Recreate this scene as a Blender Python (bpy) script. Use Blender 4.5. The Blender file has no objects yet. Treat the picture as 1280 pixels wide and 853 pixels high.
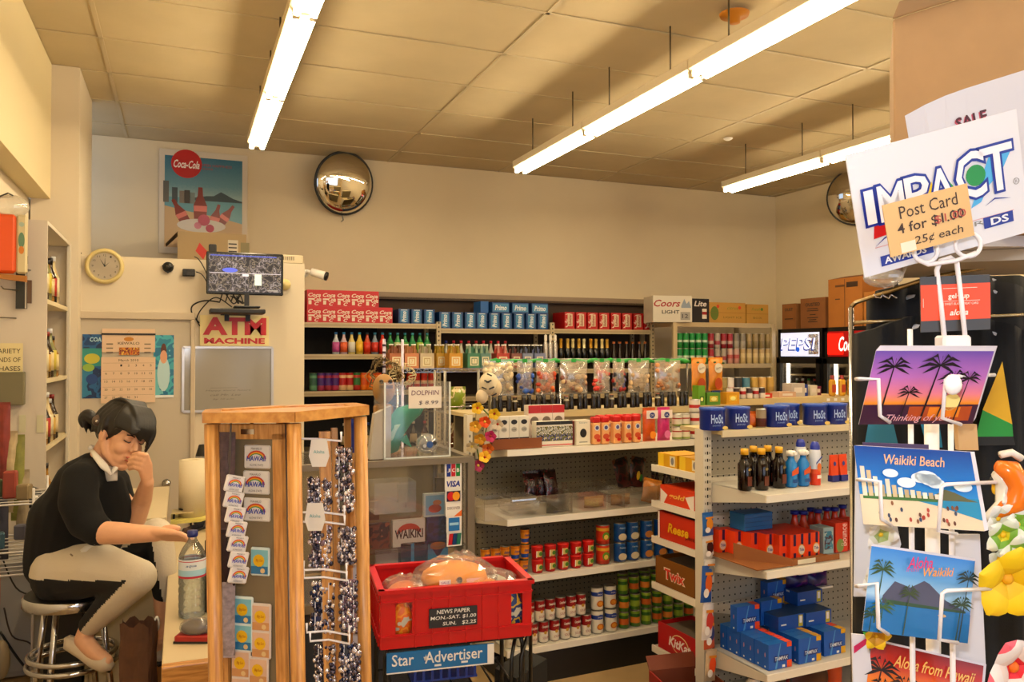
import bpy, bmesh, math, random
from mathutils import Vector, Matrix, Euler
random.seed(7)
R = math.radians
S = bpy.context.scene
COL = S.collection

# ---------------------------------------------------------------- camera
FPX, CX, CY, CAMH = 1010.0, 640.0, 426.5, 1.6
YAW, PITCH = R(22.2), R(0.88)
cam_d = bpy.data.cameras.new('camera'); cam = bpy.data.objects.new('camera', cam_d); COL.objects.link(cam)
cam.location = (0, 0, CAMH); cam.rotation_euler = (R(90) + PITCH, 0, -YAW)
cam_d.sensor_width = 36; cam_d.lens = FPX * 36 / 1280; cam_d.clip_start = 0.02
S.camera = cam
# ---------------------------------------------------------------- exposure, world
S.view_settings.view_transform = 'Standard'; S.view_settings.look = 'None'; S.view_settings.gamma = 1
S.view_settings.use_curve_mapping = False; S.view_settings.exposure = 0.28
W = bpy.data.worlds.new('world'); S.world = W; W.use_nodes = True
W.node_tree.nodes['Background'].inputs[0].default_value = (0.55, 0.68, 0.9, 1)
W.node_tree.nodes['Background'].inputs[1].default_value = 1.2
TUBE_COL, TUBE_STR = (1.0, 0.805, 0.52), 44.0
# camera flash (small, just up-left of the lens) and daylight entering by the shop window behind the camera
def area_light(name, loc, rot, sx, sy, power, col):
    l = bpy.data.lights.new(name, 'AREA'); l.shape = 'RECTANGLE'; l.size = sx; l.size_y = sy; l.energy = power; l.color = col
    o = bpy.data.objects.new(name, l); COL.objects.link(o); o.location = loc; o.rotation_euler = rot
    return o
area_light('camera_flash', (-0.05, -0.02, 1.72), (R(90), 0, -YAW), 0.06, 0.04, 10.0, (0.92, 0.94, 1.0))
area_light('window_daylight', (3.0, -1.75, 1.7), (R(90), 0, 0), 4.4, 1.9, 26, (0.78, 0.88, 1.0))
S.cycles.max_bounces = 8; S.cycles.transparent_max_bounces = 24
S.cycles.caustics_reflective = False; S.cycles.caustics_refractive = False
S.cycles.sample_clamp_indirect = 6

# ---------------------------------------------------------------- helpers: pixel rays of the 1280x853 frame to world points
_fw = Vector((math.sin(YAW) * math.cos(PITCH), math.cos(YAW) * math.cos(PITCH), math.sin(PITCH)))
_rt = Vector((math.cos(YAW), -math.sin(YAW), 0)); _up = _rt.cross(_fw)
def ray(px, py): return _rt * (px - CX) + _up * (CY - py) + _fw * FPX
CAM = Vector((0, 0, CAMH))
def onY(px, py, Y): d = ray(px, py); return CAM + d * (Y / d.y)
def onX(px, py, X): d = ray(px, py); return CAM + d * (X / d.x)
def onZ(px, py, Z): d = ray(px, py); return CAM + d * ((Z - CAMH) / d.z)
def atd(px, py, z): return CAM + ray(px, py) * (z / FPX)

# ---------------------------------------------------------------- materials
def lin(c):
    if isinstance(c, str): c = tuple(int(c[i:i+2], 16) for i in (0, 2, 4))
    return tuple(((x/255)/12.92 if x/255 <= .04045 else ((x/255+.055)/1.055)**2.4)**1.22 for x in c) + (1,)
_M = {}
def C(col, rough=.5, metal=0, emit=0, noise=0, nscale=30, bump=0, bscale=200, coat=0):
    k = (str(col), rough, metal, emit, noise, nscale, bump, bscale, coat)
    if k in _M: return _M[k]
    m = bpy.data.materials.new('paint_%s' % (col if isinstance(col, str) else '%02x%02x%02x' % tuple(col))); m.use_nodes = True
    nt = m.node_tree; b = nt.nodes['Principled BSDF']; c = lin(col)
    b.inputs['Base Color'].default_value = c; b.inputs['Roughness'].default_value = rough; b.inputs['Metallic'].default_value = metal
    if coat: b.inputs['Coat Weight'].default_value = coat
    if emit: b.inputs['Emission Color'].default_value = c; b.inputs['Emission Strength'].default_value = emit
    if noise or bump:
        tc = nt.nodes.new('ShaderNodeTexCoord'); n = nt.nodes.new('ShaderNodeTexNoise'); n.inputs['Scale'].default_value = nscale
        n.inputs['Detail'].default_value = 4; nt.links.new(tc.outputs['Object'], n.inputs['Vector'])
        if noise:
            r = nt.nodes.new('ShaderNodeValToRGB'); lo = tuple(max(0, x*(1-noise)) for x in c[:3]) + (1,); hi = tuple(min(1, x*(1+noise)) for x in c[:3]) + (1,)
            r.color_ramp.elements[0].position = .3; r.color_ramp.elements[1].position = .7
            r.color_ramp.elements[0].color = lo; r.color_ramp.elements[1].color = hi
            nt.links.new(n.outputs['Fac'], r.inputs[0]); nt.links.new(r.outputs[0], b.inputs['Base Color'])
        if bump:
            n2 = nt.nodes.new('ShaderNodeTexNoise'); n2.inputs['Scale'].default_value = bscale; nt.links.new(tc.outputs['Object'], n2.inputs['Vector'])
            bp = nt.nodes.new('ShaderNodeBump'); bp.inputs['Strength'].default_value = bump; bp.inputs['Distance'].default_value = .004
            nt.links.new(n2.outputs['Fac'], bp.inputs['Height']); nt.links.new(bp.outputs[0], b.inputs['Normal'])
    _M[k] = m; return m
def clear(name, tint=(1, 1, 1), film=.06, gloss=.5, rough=.05, haze=0, hazecol=(1, 1, 1)):
    k = ('clear', name)
    if k in _M: return _M[k]
    m = bpy.data.materials.new(name); m.use_nodes = True; nt = m.node_tree; nt.nodes.clear()
    out = nt.nodes.new('ShaderNodeOutputMaterial'); t = nt.nodes.new('ShaderNodeBsdfTransparent'); t.inputs[0].default_value = (*tint, 1)
    g = nt.nodes.new('ShaderNodeBsdfGlossy'); g.inputs['Roughness'].default_value = rough
    lw = nt.nodes.new('ShaderNodeLayerWeight'); lw.inputs[0].default_value = .35
    mp = nt.nodes.new('ShaderNodeMapRange'); mp.inputs['To Min'].default_value = film; mp.inputs['To Max'].default_value = gloss
    nt.links.new(lw.outputs['Fresnel'], mp.inputs['Value'])
    mx = nt.nodes.new('ShaderNodeMixShader'); nt.links.new(mp.outputs[0], mx.inputs[0]); nt.links.new(g.outputs[0], mx.inputs[2])
    if haze:
        d = nt.nodes.new('ShaderNodeBsdfDiffuse'); d.inputs[0].default_value = (*hazecol, 1)
        mh = nt.nodes.new('ShaderNodeMixShader'); mh.inputs[0].default_value = haze
        nt.links.new(t.outputs[0], mh.inputs[1]); nt.links.new(d.outputs[0], mh.inputs[2]); nt.links.new(mh.outputs[0], mx.inputs[1])
    else: nt.links.new(t.outputs[0], mx.inputs[1])
    nt.links.new(mx.outputs[0], out.inputs[0]); _M[k] = m; return m
def grad(name, stops, axis='Z', lo=0.0, hi=1.0, rough=.35, noise=0):
    """print colours running along an object axis (flat print such as a sunset picture)"""
    k = ('grad', name)
    if k in _M: return _M[k]
    m = bpy.data.materials.new(name); m.use_nodes = True; nt = m.node_tree; b = nt.nodes['Principled BSDF']; b.inputs['Roughness'].default_value = rough
    tc = nt.nodes.new('ShaderNodeTexCoord'); sp = nt.nodes.new('ShaderNodeSeparateXYZ'); nt.links.new(tc.outputs['Object'], sp.inputs[0])
    mp = nt.nodes.new('ShaderNodeMapRange'); mp.inputs['From Min'].default_value = lo; mp.inputs['From Max'].default_value = hi
    nt.links.new(sp.outputs[axis], mp.inputs['Value']); src = mp.outputs[0]
    if noise:
        n = nt.nodes.new('ShaderNodeTexNoise'); n.inputs['Scale'].default_value = 60; nt.links.new(tc.outputs['Object'], n.inputs['Vector'])
        a = nt.nodes.new('ShaderNodeMath'); a.operation = 'MULTIPLY_ADD'; a.inputs[1].default_value = noise
        nt.links.new(n.outputs['Fac'], a.inputs[0]); nt.links.new(src, a.inputs[2]); src = a.outputs[0]
    r = nt.nodes.new('ShaderNodeValToRGB'); e = r.color_ramp.elements
    e[0].position, e[0].color = stops[0][0], lin(stops[0][1]); e[1].position, e[1].color = stops[-1][0], lin(stops[-1][1])
    for p, c in stops[1:-1]: q = e.new(p); q.color = lin(c)
    nt.links.new(src, r.inputs[0]); nt.links.new(r.outputs[0], b.inputs['Base Color']); _M[k] = m; return m
def wood(name, a, b_, sc=(4, 4, 40), rough=.35):
    k = ('wood', name)
    if k in _M: return _M[k]
    m = bpy.data.materials.new(name); m.use_nodes = True; nt = m.node_tree; b = nt.nodes['Principled BSDF']; b.inputs['Roughness'].default_value = rough
    tc = nt.nodes.new('ShaderNodeTexCoord'); mp = nt.nodes.new('ShaderNodeMapping'); mp.inputs['Scale'].default_value = sc
    n = nt.nodes.new('ShaderNodeTexNoise'); n.inputs['Scale'].default_value = 4; n.inputs['Detail'].default_value = 6
    r = nt.nodes.new('ShaderNodeValToRGB'); r.color_ramp.elements[0].position = .35; r.color_ramp.elements[1].position = .65
    r.color_ramp.elements[0].color = lin(a); r.color_ramp.elements[1].color = lin(b_)
    nt.links.new(tc.outputs['Object'], mp.inputs[0]); nt.links.new(mp.outputs[0], n.inputs[0]); nt.links.new(n.outputs['Fac'], r.inputs[0])
    nt.links.new(r.outputs[0], b.inputs['Base Color']); _M[k] = m; return m
def blotch(name, cols, scale=40, rough=.45, kind='noise'):
    """busy multi-colour print: noise or cells through stepped colours"""
    k = ('blotch', name)
    if k in _M: return _M[k]
    m = bpy.data.materials.new(name); m.use_nodes = True; nt = m.node_tree; b = nt.nodes['Principled BSDF']; b.inputs['Roughness'].default_value = rough
    tc = nt.nodes.new('ShaderNodeTexCoord')
    n = nt.nodes.new('ShaderNodeTexNoise' if kind == 'noise' else 'ShaderNodeTexVoronoi'); n.inputs['Scale'].default_value = scale
    nt.links.new(tc.outputs['Object'], n.inputs['Vector'])
    r = nt.nodes.new('ShaderNodeValToRGB'); r.color_ramp.interpolation = 'CONSTANT'; e = r.color_ramp.elements
    L = len(cols); lo, hi = (.34, .66) if kind == 'noise' else (0, 1)
    e[0].position = 0; e[0].color = lin(cols[0]); e[1].position = lo + (hi-lo)*1/L; e[1].color = lin(cols[1])
    for i in range(2, L): q = e.new(lo + (hi-lo)*i/L); q.color = lin(cols[i])
    nt.links.new(n.outputs[0], r.inputs[0]); nt.links.new(r.outputs[0], b.inputs['Base Color']); _M[k] = m; return m

# ---------------------------------------------------------------- text outlines
_T = {}
def textgeo(s, shear=0, bold=0, res=2):
    k = (s, shear, bold, res)
    if k not in _T:
        cu = bpy.data.curves.new('t', 'FONT'); cu.body = s; cu.size = 1; cu.shear = shear; cu.offset = bold; cu.resolution_u = res; cu.align_x = 'CENTER'
        o = bpy.data.objects.new('t', cu); me = bpy.data.meshes.new_from_object(o)
        v = [tuple(x.co) for x in me.vertices]; f = [tuple(p.vertices) for p in me.polygons]
        xs = [a[0] for a in v] or [0, 1]; ys = [a[1] for a in v] or [0, 1]; x0, x1, y0, y1 = min(xs), max(xs), min(ys), max(ys)
        v = [((a[0]-(x0+x1)/2)/(x1-x0+1e-9), (a[1]-(y0+y1)/2)/(y1-y0+1e-9)) for a in v]
        bpy.data.objects.remove(o); bpy.data.curves.remove(cu); bpy.data.meshes.remove(me); _T[k] = (v, f)
    return _T[k]

# ---------------------------------------------------------------- mesh builder
def frame(o, u, v):
    u = Vector(u).normalized(); v = Vector(v); v = (v - u*v.dot(u)).normalized(); n = u.cross(v)
    return Matrix(((u.x, v.x, n.x, o[0]), (u.y, v.y, n.y, o[1]), (u.z, v.z, n.z, o[2]), (0, 0, 0, 1)))
def TR(x, y, z, rz=0): return Matrix.Translation((x, y, z)) @ Matrix.Rotation(rz, 4, 'Z')
class G:
    def __init__(s): s.v = []; s.f = []; s.m = []; s.sm = []; s.mats = []; s.M = Matrix()
    def mi(s, m):
        if m not in s.mats: s.mats.append(m)
        return s.mats.index(m)
    def add(s, vs, fs, m, smooth=False, M=None):
        T = s.M @ M if M is not None else s.M; b = len(s.v)
        s.v += [tuple(T @ Vector(a)) for a in vs]
        k = s.mi(m) if not isinstance(m, list) else None
        for i, f in enumerate(fs):
            s.f.append(tuple(b + j for j in f)); s.m.append(k if k is not None else s.mi(m[i])); s.sm.append(smooth)
        return s
    def box(s, c, d, m, M=None, ch=0):
        x, y, z = c; a, b, h = d[0]/2, d[1]/2, d[2]/2
        if ch:
            vs = []; 
            for sz in (-1, 1):
                for (X, Y) in ((a-ch, b), (a, b-ch), (a, -b+ch), (a-ch, -b), (-a+ch, -b), (-a, -b+ch), (-a, b-ch), (-a+ch, b)):
                    vs.append((x+X, y+Y, z+sz*(h-ch)))
            vs += [(x+X, y+Y, z+h) for X, Y in ((a-ch, b-ch), (a-ch, -b+ch), (-a+ch, -b+ch), (-a+ch, b-ch))]
            vs += [(x+X, y+Y, z-h) for X, Y in ((a-ch, b-ch), (a-ch, -b+ch), (-a+ch, -b+ch), (-a+ch, b-ch))]
            fs = [((i+1) % 8, i, i+8, (i+1) % 8+8) for i in range(8)]
            t, q = 16, 20
            fs += [(8, t, t+3, 15), (9, 8, t)[::-1], (10, t+1, t, 9)[:4], (11, 10, t+1)[::-1], (12, t+2, t+1, 11), (13, 12, t+2)[::-1], (14, t+3, t+2, 13), (15, 14, t+3)[::-1], (t, t+1, t+2, t+3)[::-1]]
            fs += [(7, q+3, q, 0), (0, q, 1), (1, q, q+1, 2), (2, q+1, 3), (3, q+1, q+2, 4), (4, q+2, 5), (5, q+2, q+3, 6), (6, q+3, 7), (q, q+3, q+2, q+1)]
            return s.add(vs, fs, m, False, M)
        vs = [(x+i*a, y+j*b, z+k*h) for k in (-1, 1) for i, j in ((-1, -1), (1, -1), (1, 1), (-1, 1))]
        fs = [(0, 3, 2, 1), (4, 5, 6, 7), (0, 1, 5, 4), (1, 2, 6, 5), (2, 3, 7, 6), (3, 0, 4, 7)]   # bottom top front(-y) right back left
        if isinstance(m, dict):
            d_ = m['*']; m = [m.get(k, d_) for k in ('bottom', 'top', 'front', 'right', 'back', 'left')]
        return s.add(vs, fs, m, False, M)
    def hex8(s, vs, m, M=None): return s.add(vs, [(0, 3, 2, 1), (4, 5, 6, 7), (0, 1, 5, 4), (1, 2, 6, 5), (2, 3, 7, 6), (3, 0, 4, 7)], m, False, M)
    def poly(s, pts, m, M=None, z=0): return s.add([(p[0], p[1], z) for p in pts], [tuple(range(len(pts)))], m, False, M)
    def rect(s, x0, y0, x1, y1, m, M=None, z=0): return s.poly([(x0, y0), (x1, y0), (x1, y1), (x0, y1)], m, M, z)
    def disc(s, x, y, rx, m, M=None, z=0, ry=None, n=20, rot=0):
        ry = rx if ry is None else ry
        return s.poly([(x+rx*math.cos(t)*math.cos(rot)-ry*math.sin(t)*math.sin(rot), y+rx*math.cos(t)*math.sin(rot)+ry*math.sin(t)*math.cos(rot)) for t in [2*math.pi*i/n for i in range(n)]], m, M, z)
    def text(s, t, x, y, w, h, m, M=None, z=0, shear=0, bold=0, rot=0, res=2):
        v, f = textgeo(t, shear, bold, res); c, q = math.cos(rot), math.sin(rot)
        return s.add([(x+a*w*c-b*h*q, y+a*w*q+b*h*c, z) for a, b in v], f, m, False, M)
    def prism(s, pts, t, m, M=None, z=0):
        n = len(pts); vs = [(p[0], p[1], z) for p in pts] + [(p[0], p[1], z+t) for p in pts]
        return s.add(vs, [tuple(range(n))[::-1], tuple(range(n, 2*n))] + [(i, (i+1) % n, (i+1) % n+n, i+n) for i in range(n)], m, False, M)
    def lathe(s, prof, n=14, M=None, smooth=True, cap=True):
        """prof: list of (r, z, material of the band that starts here)"""
        vs = [(r*math.cos(2*math.pi*i/n), r*math.sin(2*math.pi*i/n), z) for r, z, _ in prof for i in range(n)]
        for k in range(len(prof)-1):
            T = s.M @ M if M is not None else s.M
        fs = []; ms = []
        for k in range(len(prof)-1):
            for i in range(n): fs.append((k*n+i, k*n+(i+1) % n, (k+1)*n+(i+1) % n, (k+1)*n+i)); ms.append(prof[k][2])
        s.add(vs, fs, ms, smooth, M)
        if cap:
            if prof[0][0] > 1e-5: s.add(vs[:n], [tuple(range(n))[::-1]], prof[0][2], False, M)
            if prof[-1][0] > 1e-5: s.add(vs[-n:], [tuple(range(n))], prof[-1][2], False, M)
        return s
    def cyl(s, p0, p1, r, m, n=10, r1=None):
        return s.tube([p0, p1], r, m, n, r1=r1)
    def tube(s, pts, r, m, n=8, closed=False, r1=None, flat=1):
        P = [Vector(p) for p in pts]; L = len(P); rs = [r]*L if not isinstance(r, (list, tuple)) else list(r)
        if r1 is not None: rs = [r + (r1-r)*i/(L-1) for i in range(L)]
        vs = []; ref = None
        for i, p in enumerate(P):
            if closed: t = P[(i+1) % L]-P[i-1]
            else: t = P[min(i+1, L-1)]-P[max(i-1, 0)]
            t.normalize()
            if ref is None: ref = t.orthogonal().normalized() if abs(t.z) > .9 or flat == 1 else Vector((0, 0, 1))
            a = (ref - t*ref.dot(t)); a = a.normalized() if a.length > 1e-6 else t.orthogonal().normalized(); ref = a; b = t.cross(a)
            for k in range(n):
                th = 2*math.pi*k/n; q = p + a*(math.cos(th)*rs[i]*flat) + b*(math.sin(th)*rs[i]); vs.append(tuple(q))
        fs = [(i*n+k, i*n+(k+1) % n, ((i+1) % L)*n+(k+1) % n, ((i+1) % L)*n+k) for i in range(L if closed else L-1) for k in range(n)]
        if not closed: fs += [tuple(range(n))[::-1], tuple(range((L-1)*n, L*n))]
        return s.add(vs, fs, m, n > 4)
    def crv(s, pts, rs, m, n=8, k=5):
        V = [Vector(p) for p in pts]; P = []; Q = []; L = len(V); rs = rs if isinstance(rs, (list, tuple)) else [rs]*L
        for i in range(L-1):
            a, b, c, d = V[max(i-1, 0)], V[i], V[i+1], V[min(i+2, L-1)]
            for j in range(k): t = j/k; P.append(.5*((2*b)+(c-a)*t+(2*a-5*b+4*c-d)*t*t+(3*b-a-3*c+d)*t**3)); Q.append(rs[i]+(rs[i+1]-rs[i])*t)
        return s.tube([tuple(p) for p in P]+[tuple(V[-1])], Q+[rs[-1]], m, n)
    def ell(s, c, r, m, M=None, n=12, k=8):
        T = Matrix.Translation(c) @ (M if M is not None else Matrix()) @ Matrix.Diagonal((*r, 1)) if not isinstance(r, (int, float)) else Matrix.Translation(c) @ Matrix.Diagonal((r, r, r, 1))
        vs = [(0, 0, -1)] + [(math.cos(2*math.pi*i/n)*math.sin(math.pi*j/k), math.sin(2*math.pi*i/n)*math.sin(math.pi*j/k), -math.cos(math.pi*j/k)) for j in range(1, k) for i in range(n)] + [(0, 0, 1)]
        fs = [(0, 1+(i+1) % n, 1+i) for i in range(n)] + [(1+(j)*n+i, 1+j*n+(i+1) % n, 1+(j+1)*n+(i+1) % n, 1+(j+1)*n+i) for j in range(k-2) for i in range(n)]
        l = len(vs)-1; fs += [(l, 1+(k-2)*n+i, 1+(k-2)*n+(i+1) % n) for i in range(n)]
        return s.add(vs, fs, m, True, T)
    def mesh(s, name):
        me = bpy.data.meshes.new(name); me.from_pydata(s.v, [], s.f)
        for m in s.mats: me.materials.append(m)
        me.polygons.foreach_set('material_index', s.m); me.polygons.foreach_set('use_smooth', s.sm); me.update(); return me
    def obj(s, name, parent=None, M=None, bevel=0, **kw):
        o = bpy.data.objects.new(name, s.mesh(name)); COL.objects.link(o); o.parent = parent
        if M is not None: o.matrix_local = M
        if bevel:
            b = o.modifiers.new('bevel', 'BEVEL'); b.width = bevel; b.segments = 2; b.limit_method = 'ANGLE'
        for k, v in kw.items(): o[k] = v
        return o
def thing(name, label, cat, loc=(0, 0, 0), rz=0, group=None):
    o = bpy.data.objects.new(name, None); COL.objects.link(o); o.empty_display_size = .02; o.location = loc; o.rotation_euler = (0, 0, rz)
    o['label'] = label; o['category'] = cat
    if group: o['group'] = group
    return o
def put(me, name, label, cat, loc, rz=0, group=None, rot=None, sc=None):
    """a thing that is one mesh; alike things share mesh data"""
    o = bpy.data.objects.new(name, me); COL.objects.link(o); o.location = loc; o.rotation_euler = rot if rot else (0, 0, rz)
    if sc: o.scale = sc
    o['label'] = label; o['category'] = cat
    if group: o['group'] = group
    return o
def putparts(parts, name, label, cat, loc, rz=0, group=None, rot=None):
    """a thing of several part meshes [(name, mesh)]; copies share the meshes"""
    t = thing(name, label, cat, loc, rz, group)
    if rot: t.rotation_euler = rot
    for n, me in parts: o = bpy.data.objects.new(n, me); COL.objects.link(o); o.parent = t
    return t
def struct(g, name, parent=None, **kw):
    return g.obj(name, parent, **({'kind': 'structure'} if parent is None else {}), **kw)
NTH = ['leftmost', 'second from the left', 'third from the left', 'fourth from the left', 'fifth from the left', 'sixth from the left', 'seventh from the left', 'eighth from the left', 'ninth from the left', 'tenth from the left', 'eleventh from the left', 'twelfth from the left']
def nth(i, n):
    k = n-1-i
    if n == 1: return 'only one'
    if k == 0: return 'rightmost'
    if i < 6 and i <= k: return NTH[i]
    if k < 6: return NTH[k].replace('left', 'right') if k else 'rightmost'
    return NTH[i]
WHITE = C('ece8e0', .5); BLACK = C('0c0c0d', .45); GREY = C('8a8884', .5); CHROME = C('c8c8ca', .15, 1); STEEL = C('9a958c', .35, .8)
CARD = C('a8763f', .75, noise=.08); RED = C('c01818', .4); BLUE = C('1c4fa8', .4); PRINTBLK = C('1a1716', .5)
# ================================================================ THE ROOM
H, XL, XR, YB, YF = 3.44, -0.90, 6.45, 7.60, -2.0
WALL = C('ddd0b4', .7, noise=.02, nscale=3); WALLL = C('ddd2bd', .7)
g = G(); g.box(((XL+XR)/2, (YB+YF)/2, -.05), (XR-XL+.6, YB-YF+.4, .1), C('b59c74', .4, noise=.1, nscale=6)); struct(g, 'floor')
g = G(); g.box(((XL+XR)/2, YB+.05, H/2), (XR-XL+.6, .1, H), WALL); struct(g, 'wall_back')
g = G(); g.box((XR+.05, (YB+YF)/2, H/2), (.1, YB-YF+.2, H), WALL); struct(g, 'wall_right')
g = G(); g.box((XL-.05, (YB+YF)/2, 1.29), (.1, YB-YF, 2.58), WALLL); g.box((-.89, 1.92, 3.01), (.22, 7.84, .86), C('dccfaa', .7)); struct(g, 'wall_left')
g = G(); g.box((-.84, YF-.05, H/2), (.3, .1, H), WALL); g.box((-.3, YF-.05, H/2), (2.0, .1, H), WALL); g.box((5.9, YF-.05, H/2), (1.2, .1, H), WALL)
g.box((3.0, YF-.05, .35), (5.0, .1, .7), WALL); g.box((3.0, YF-.05, 3.04), (5.0, .1, .8), WALL); struct(g, 'wall_front')
g = G()
for x in (.72, 3.0, 5.28): g.box((x, YF+.02, 1.67), (.06, .06, 1.96), C('55524c', .4, .6))
for z in (.72, 2.62): g.box((3.0, YF+.02, z), (4.6, .06, .06), C('55524c', .4, .6))
w = struct(g, 'window_1'); g = G(); g.box((3.0, YF-.03, 1.67), (4.5, .01, 1.86), clear('shop_glass', film=.05)); g.obj('window_pane', w)
g = G(); g.box((-.755, 6.22, H/2), (.27, .76, H), C('d8cdb8', .7)); struct(g, 'pillar')
# the little store room behind the counter: its front wall, side wall and flat roof
PX0, PX1, PY = -.64, .82, 6.0
g = G(); g.box(((PX0+PX1)/2, PY+.04, 1.125), (PX1-PX0, .08, 2.25), WALLL); g.box((PX1-.04, (PY+YB)/2+.04, 1.125), (.08, YB-PY-.08, 2.25), WALLL)
g.box(((PX0+PX1)/2-.02, (PY+YB)/2+.04, 2.23), (PX1-PX0-.08, YB-PY-.1, .04), WALLL); struct(g, 'wall_storeroom')
g = G()
BEIGE = C('cdc0aa', .5)
g.box((-.655, PY-.012, .9), (.05, .035, 1.86), BEIGE); g.box((.068, PY-.012, .9), (.03, .035, 1.86), BEIGE); g.box((-.298, PY-.012, 1.855), (.76, .035, .05), BEIGE)
g.obj('trim_1', None, kind='structure', bevel=.004)
g = G(); g.box((-.285, PY-.004, .905), (.69, .02, 1.81), C('c8beac', .55)); d = struct(g, 'door_1')
kp = onY(208, 605, PY-.05); g = G()
g.lathe([(.028, 0, CHROME), (.028, .006, CHROME), (.01, .008, CHROME), (.01, .03, CHROME), (.022, .036, CHROME), (.026, .048, CHROME), (.02, .06, CHROME), (0, .063, CHROME)], 16, Matrix.Translation((kp.x, PY-.014, kp.z)) @ Matrix.Rotation(R(90), 4, 'X'))
g.obj('door_knob', d)
for zz in (1.62, .9): g = G(); g.box((-.628, PY-.034, zz), (.012, .012, .08), C('8f8670', .3, .8)); g.obj('hinge', d)
# ceiling: slab, separate panels, T bars
g = G(); g.box(((XL+XR)/2, (YB+YF)/2, H+.07), (XR-XL+.6, YB-YF+.2, .06), C('b8a888', .8)); ce = struct(g, 'ceiling')
TILE = C('cdbf9f', .85, noise=.05, nscale=2.5, bump=.25, bscale=300)
xs = [-.45 + 1.135*i for i in range(0, 7)]; ys = [7.17-.645*i for i in range(0, 12)]
XE = [-.95]+xs+[6.5]; YE = [7.65]+ys+[YF-.05]
tm = {}
for i in range(len(XE)-1):
    if XE[i] >= XR: break
    for j in range(len(YE)-1):
        a, b, c, e = XE[i], min(XE[i+1], XR+.05), YE[j+1], YE[j]
        k = (round(b-a, 3), round(e-c, 3))
        if k not in tm:
            q = G(); q.box((0, 0, 0), (b-a-.02, e-c-.02, .016), TILE); tm[k] = q.mesh('ceiling_tile')
        o = bpy.data.objects.new('ceiling_tile', tm[k]); COL.objects.link(o); o.parent = ce
        o.location = ((a+b)/2, (c+e)/2, H+.012+random.uniform(-.002, .002)); o.rotation_euler = (random.uniform(-.002, .002), random.uniform(-.002, .002), 0)
TB = C('c9bb9b', .5)
for x in xs[:7]:
    if x < XR: g = G(); g.box((x, (YB+YF)/2, H), (.024, YB-YF, .006), TB); g.box((x, (YB+YF)/2, H+.02), (.004, YB-YF, .036), TB); g.obj('grid_bar', ce)
for y in ys: g = G(); g.box(((XL+XR)/2, y, H-.0005), (XR-XL, .022, .005), TB); g.box(((XL+XR)/2, y, H+.02), (XR-XL, .004, .036), TB); g.obj('grid_bar', ce)
# ceiling lights: three runs of strip fixtures hung on rods, two tubes each
TUBE = C('ffffff', .5); TUBE = bpy.data.materials.new('tube_glow'); TUBE.use_nodes = True
_b = TUBE.node_tree.nodes['Principled BSDF']; _b.inputs['Base Color'].default_value = (.9, .9, .9, 1); _b.inputs['Emission Color'].default_value = (*TUBE_COL, 1); _b.inputs['Emission Strength'].default_value = TUBE_STR
FIX = C('d8cdb4', .45)
def strip(x, y1, label):
    t = thing('strip_light', label, 'light', (x, y1-.61, 3.10), 0, 'hanging fluorescent strip lights')
    g = G(); g.box((0, 0, .03), (.13, 1.215, .05), FIX); g.prism([(-.065, .005), (.065, .005), (.03, -.02), (-.03, -.02)], 1.215, FIX, Matrix.Translation((0, .6075, 0)) @ Matrix.Rotation(R(90), 4, 'X')); g.obj('housing', t)
    for s in (-1, 1):
        g = G(); g.cyl((s*.036, -.59, -.026), (s*.036, .59, -.026), .016, TUBE, 12); g.obj('lamp_tube', t)
        for e in (-1, 1):
            g = G(); g.box((s*.036, e*.6, -.02), (.03, .016, .04), FIX); g.obj('tube_socket', t)
    for e in (-.35, .35):
        g = G(); g.cyl((0, e, .055), (0, e, .34), .005, C('7a7260', .4, .7), 6); g.obj('hanging_rod', t)
    return t
runs = [(.486, 'light run above the storeroom wall'), (2.53, 'middle light run'), (4.57, 'light run near the coolers')]
for x, nm in runs:
    for k in range(6):
        pos = ['farthest strip light', 'second farthest strip light', 'third farthest strip light', 'fourth strip light from the back', 'fifth strip light from the back', 'last strip light from the back'][k]
        strip(x, 6.03-1.225*k, '%s in the %s' % (pos, nm))
# ceiling speaker / detector
p = onZ(918, 17, H-.02); g = G(); Y_ = C('c98a1c', .6)
g.lathe([(.0, -.05, Y_), (.03, -.05, Y_), (.032, -.02, Y_), (.075, -.015, Y_), (.08, 0, Y_)], 18); put(g.mesh('smoke_detector'), 'smoke_detector', 'round yellowed smoke detector on the ceiling above the middle lights', 'detector', p)
p = onZ(910, 173, H-.01); g = G(); g.lathe([(0, -.02, WHITE), (.02, -.018, WHITE), (.04, -.004, WHITE), (.04, .0, WHITE)], 14); put(g.mesh('sprinkler_cap'), 'sprinkler_cap', 'small white sprinkler cap on the ceiling near the right lights', 'sprinkler', p)

# ================================================================ ON THE BACK WALL
def rot2(a): return Matrix.Rotation(a, 4, 'Z')
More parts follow.
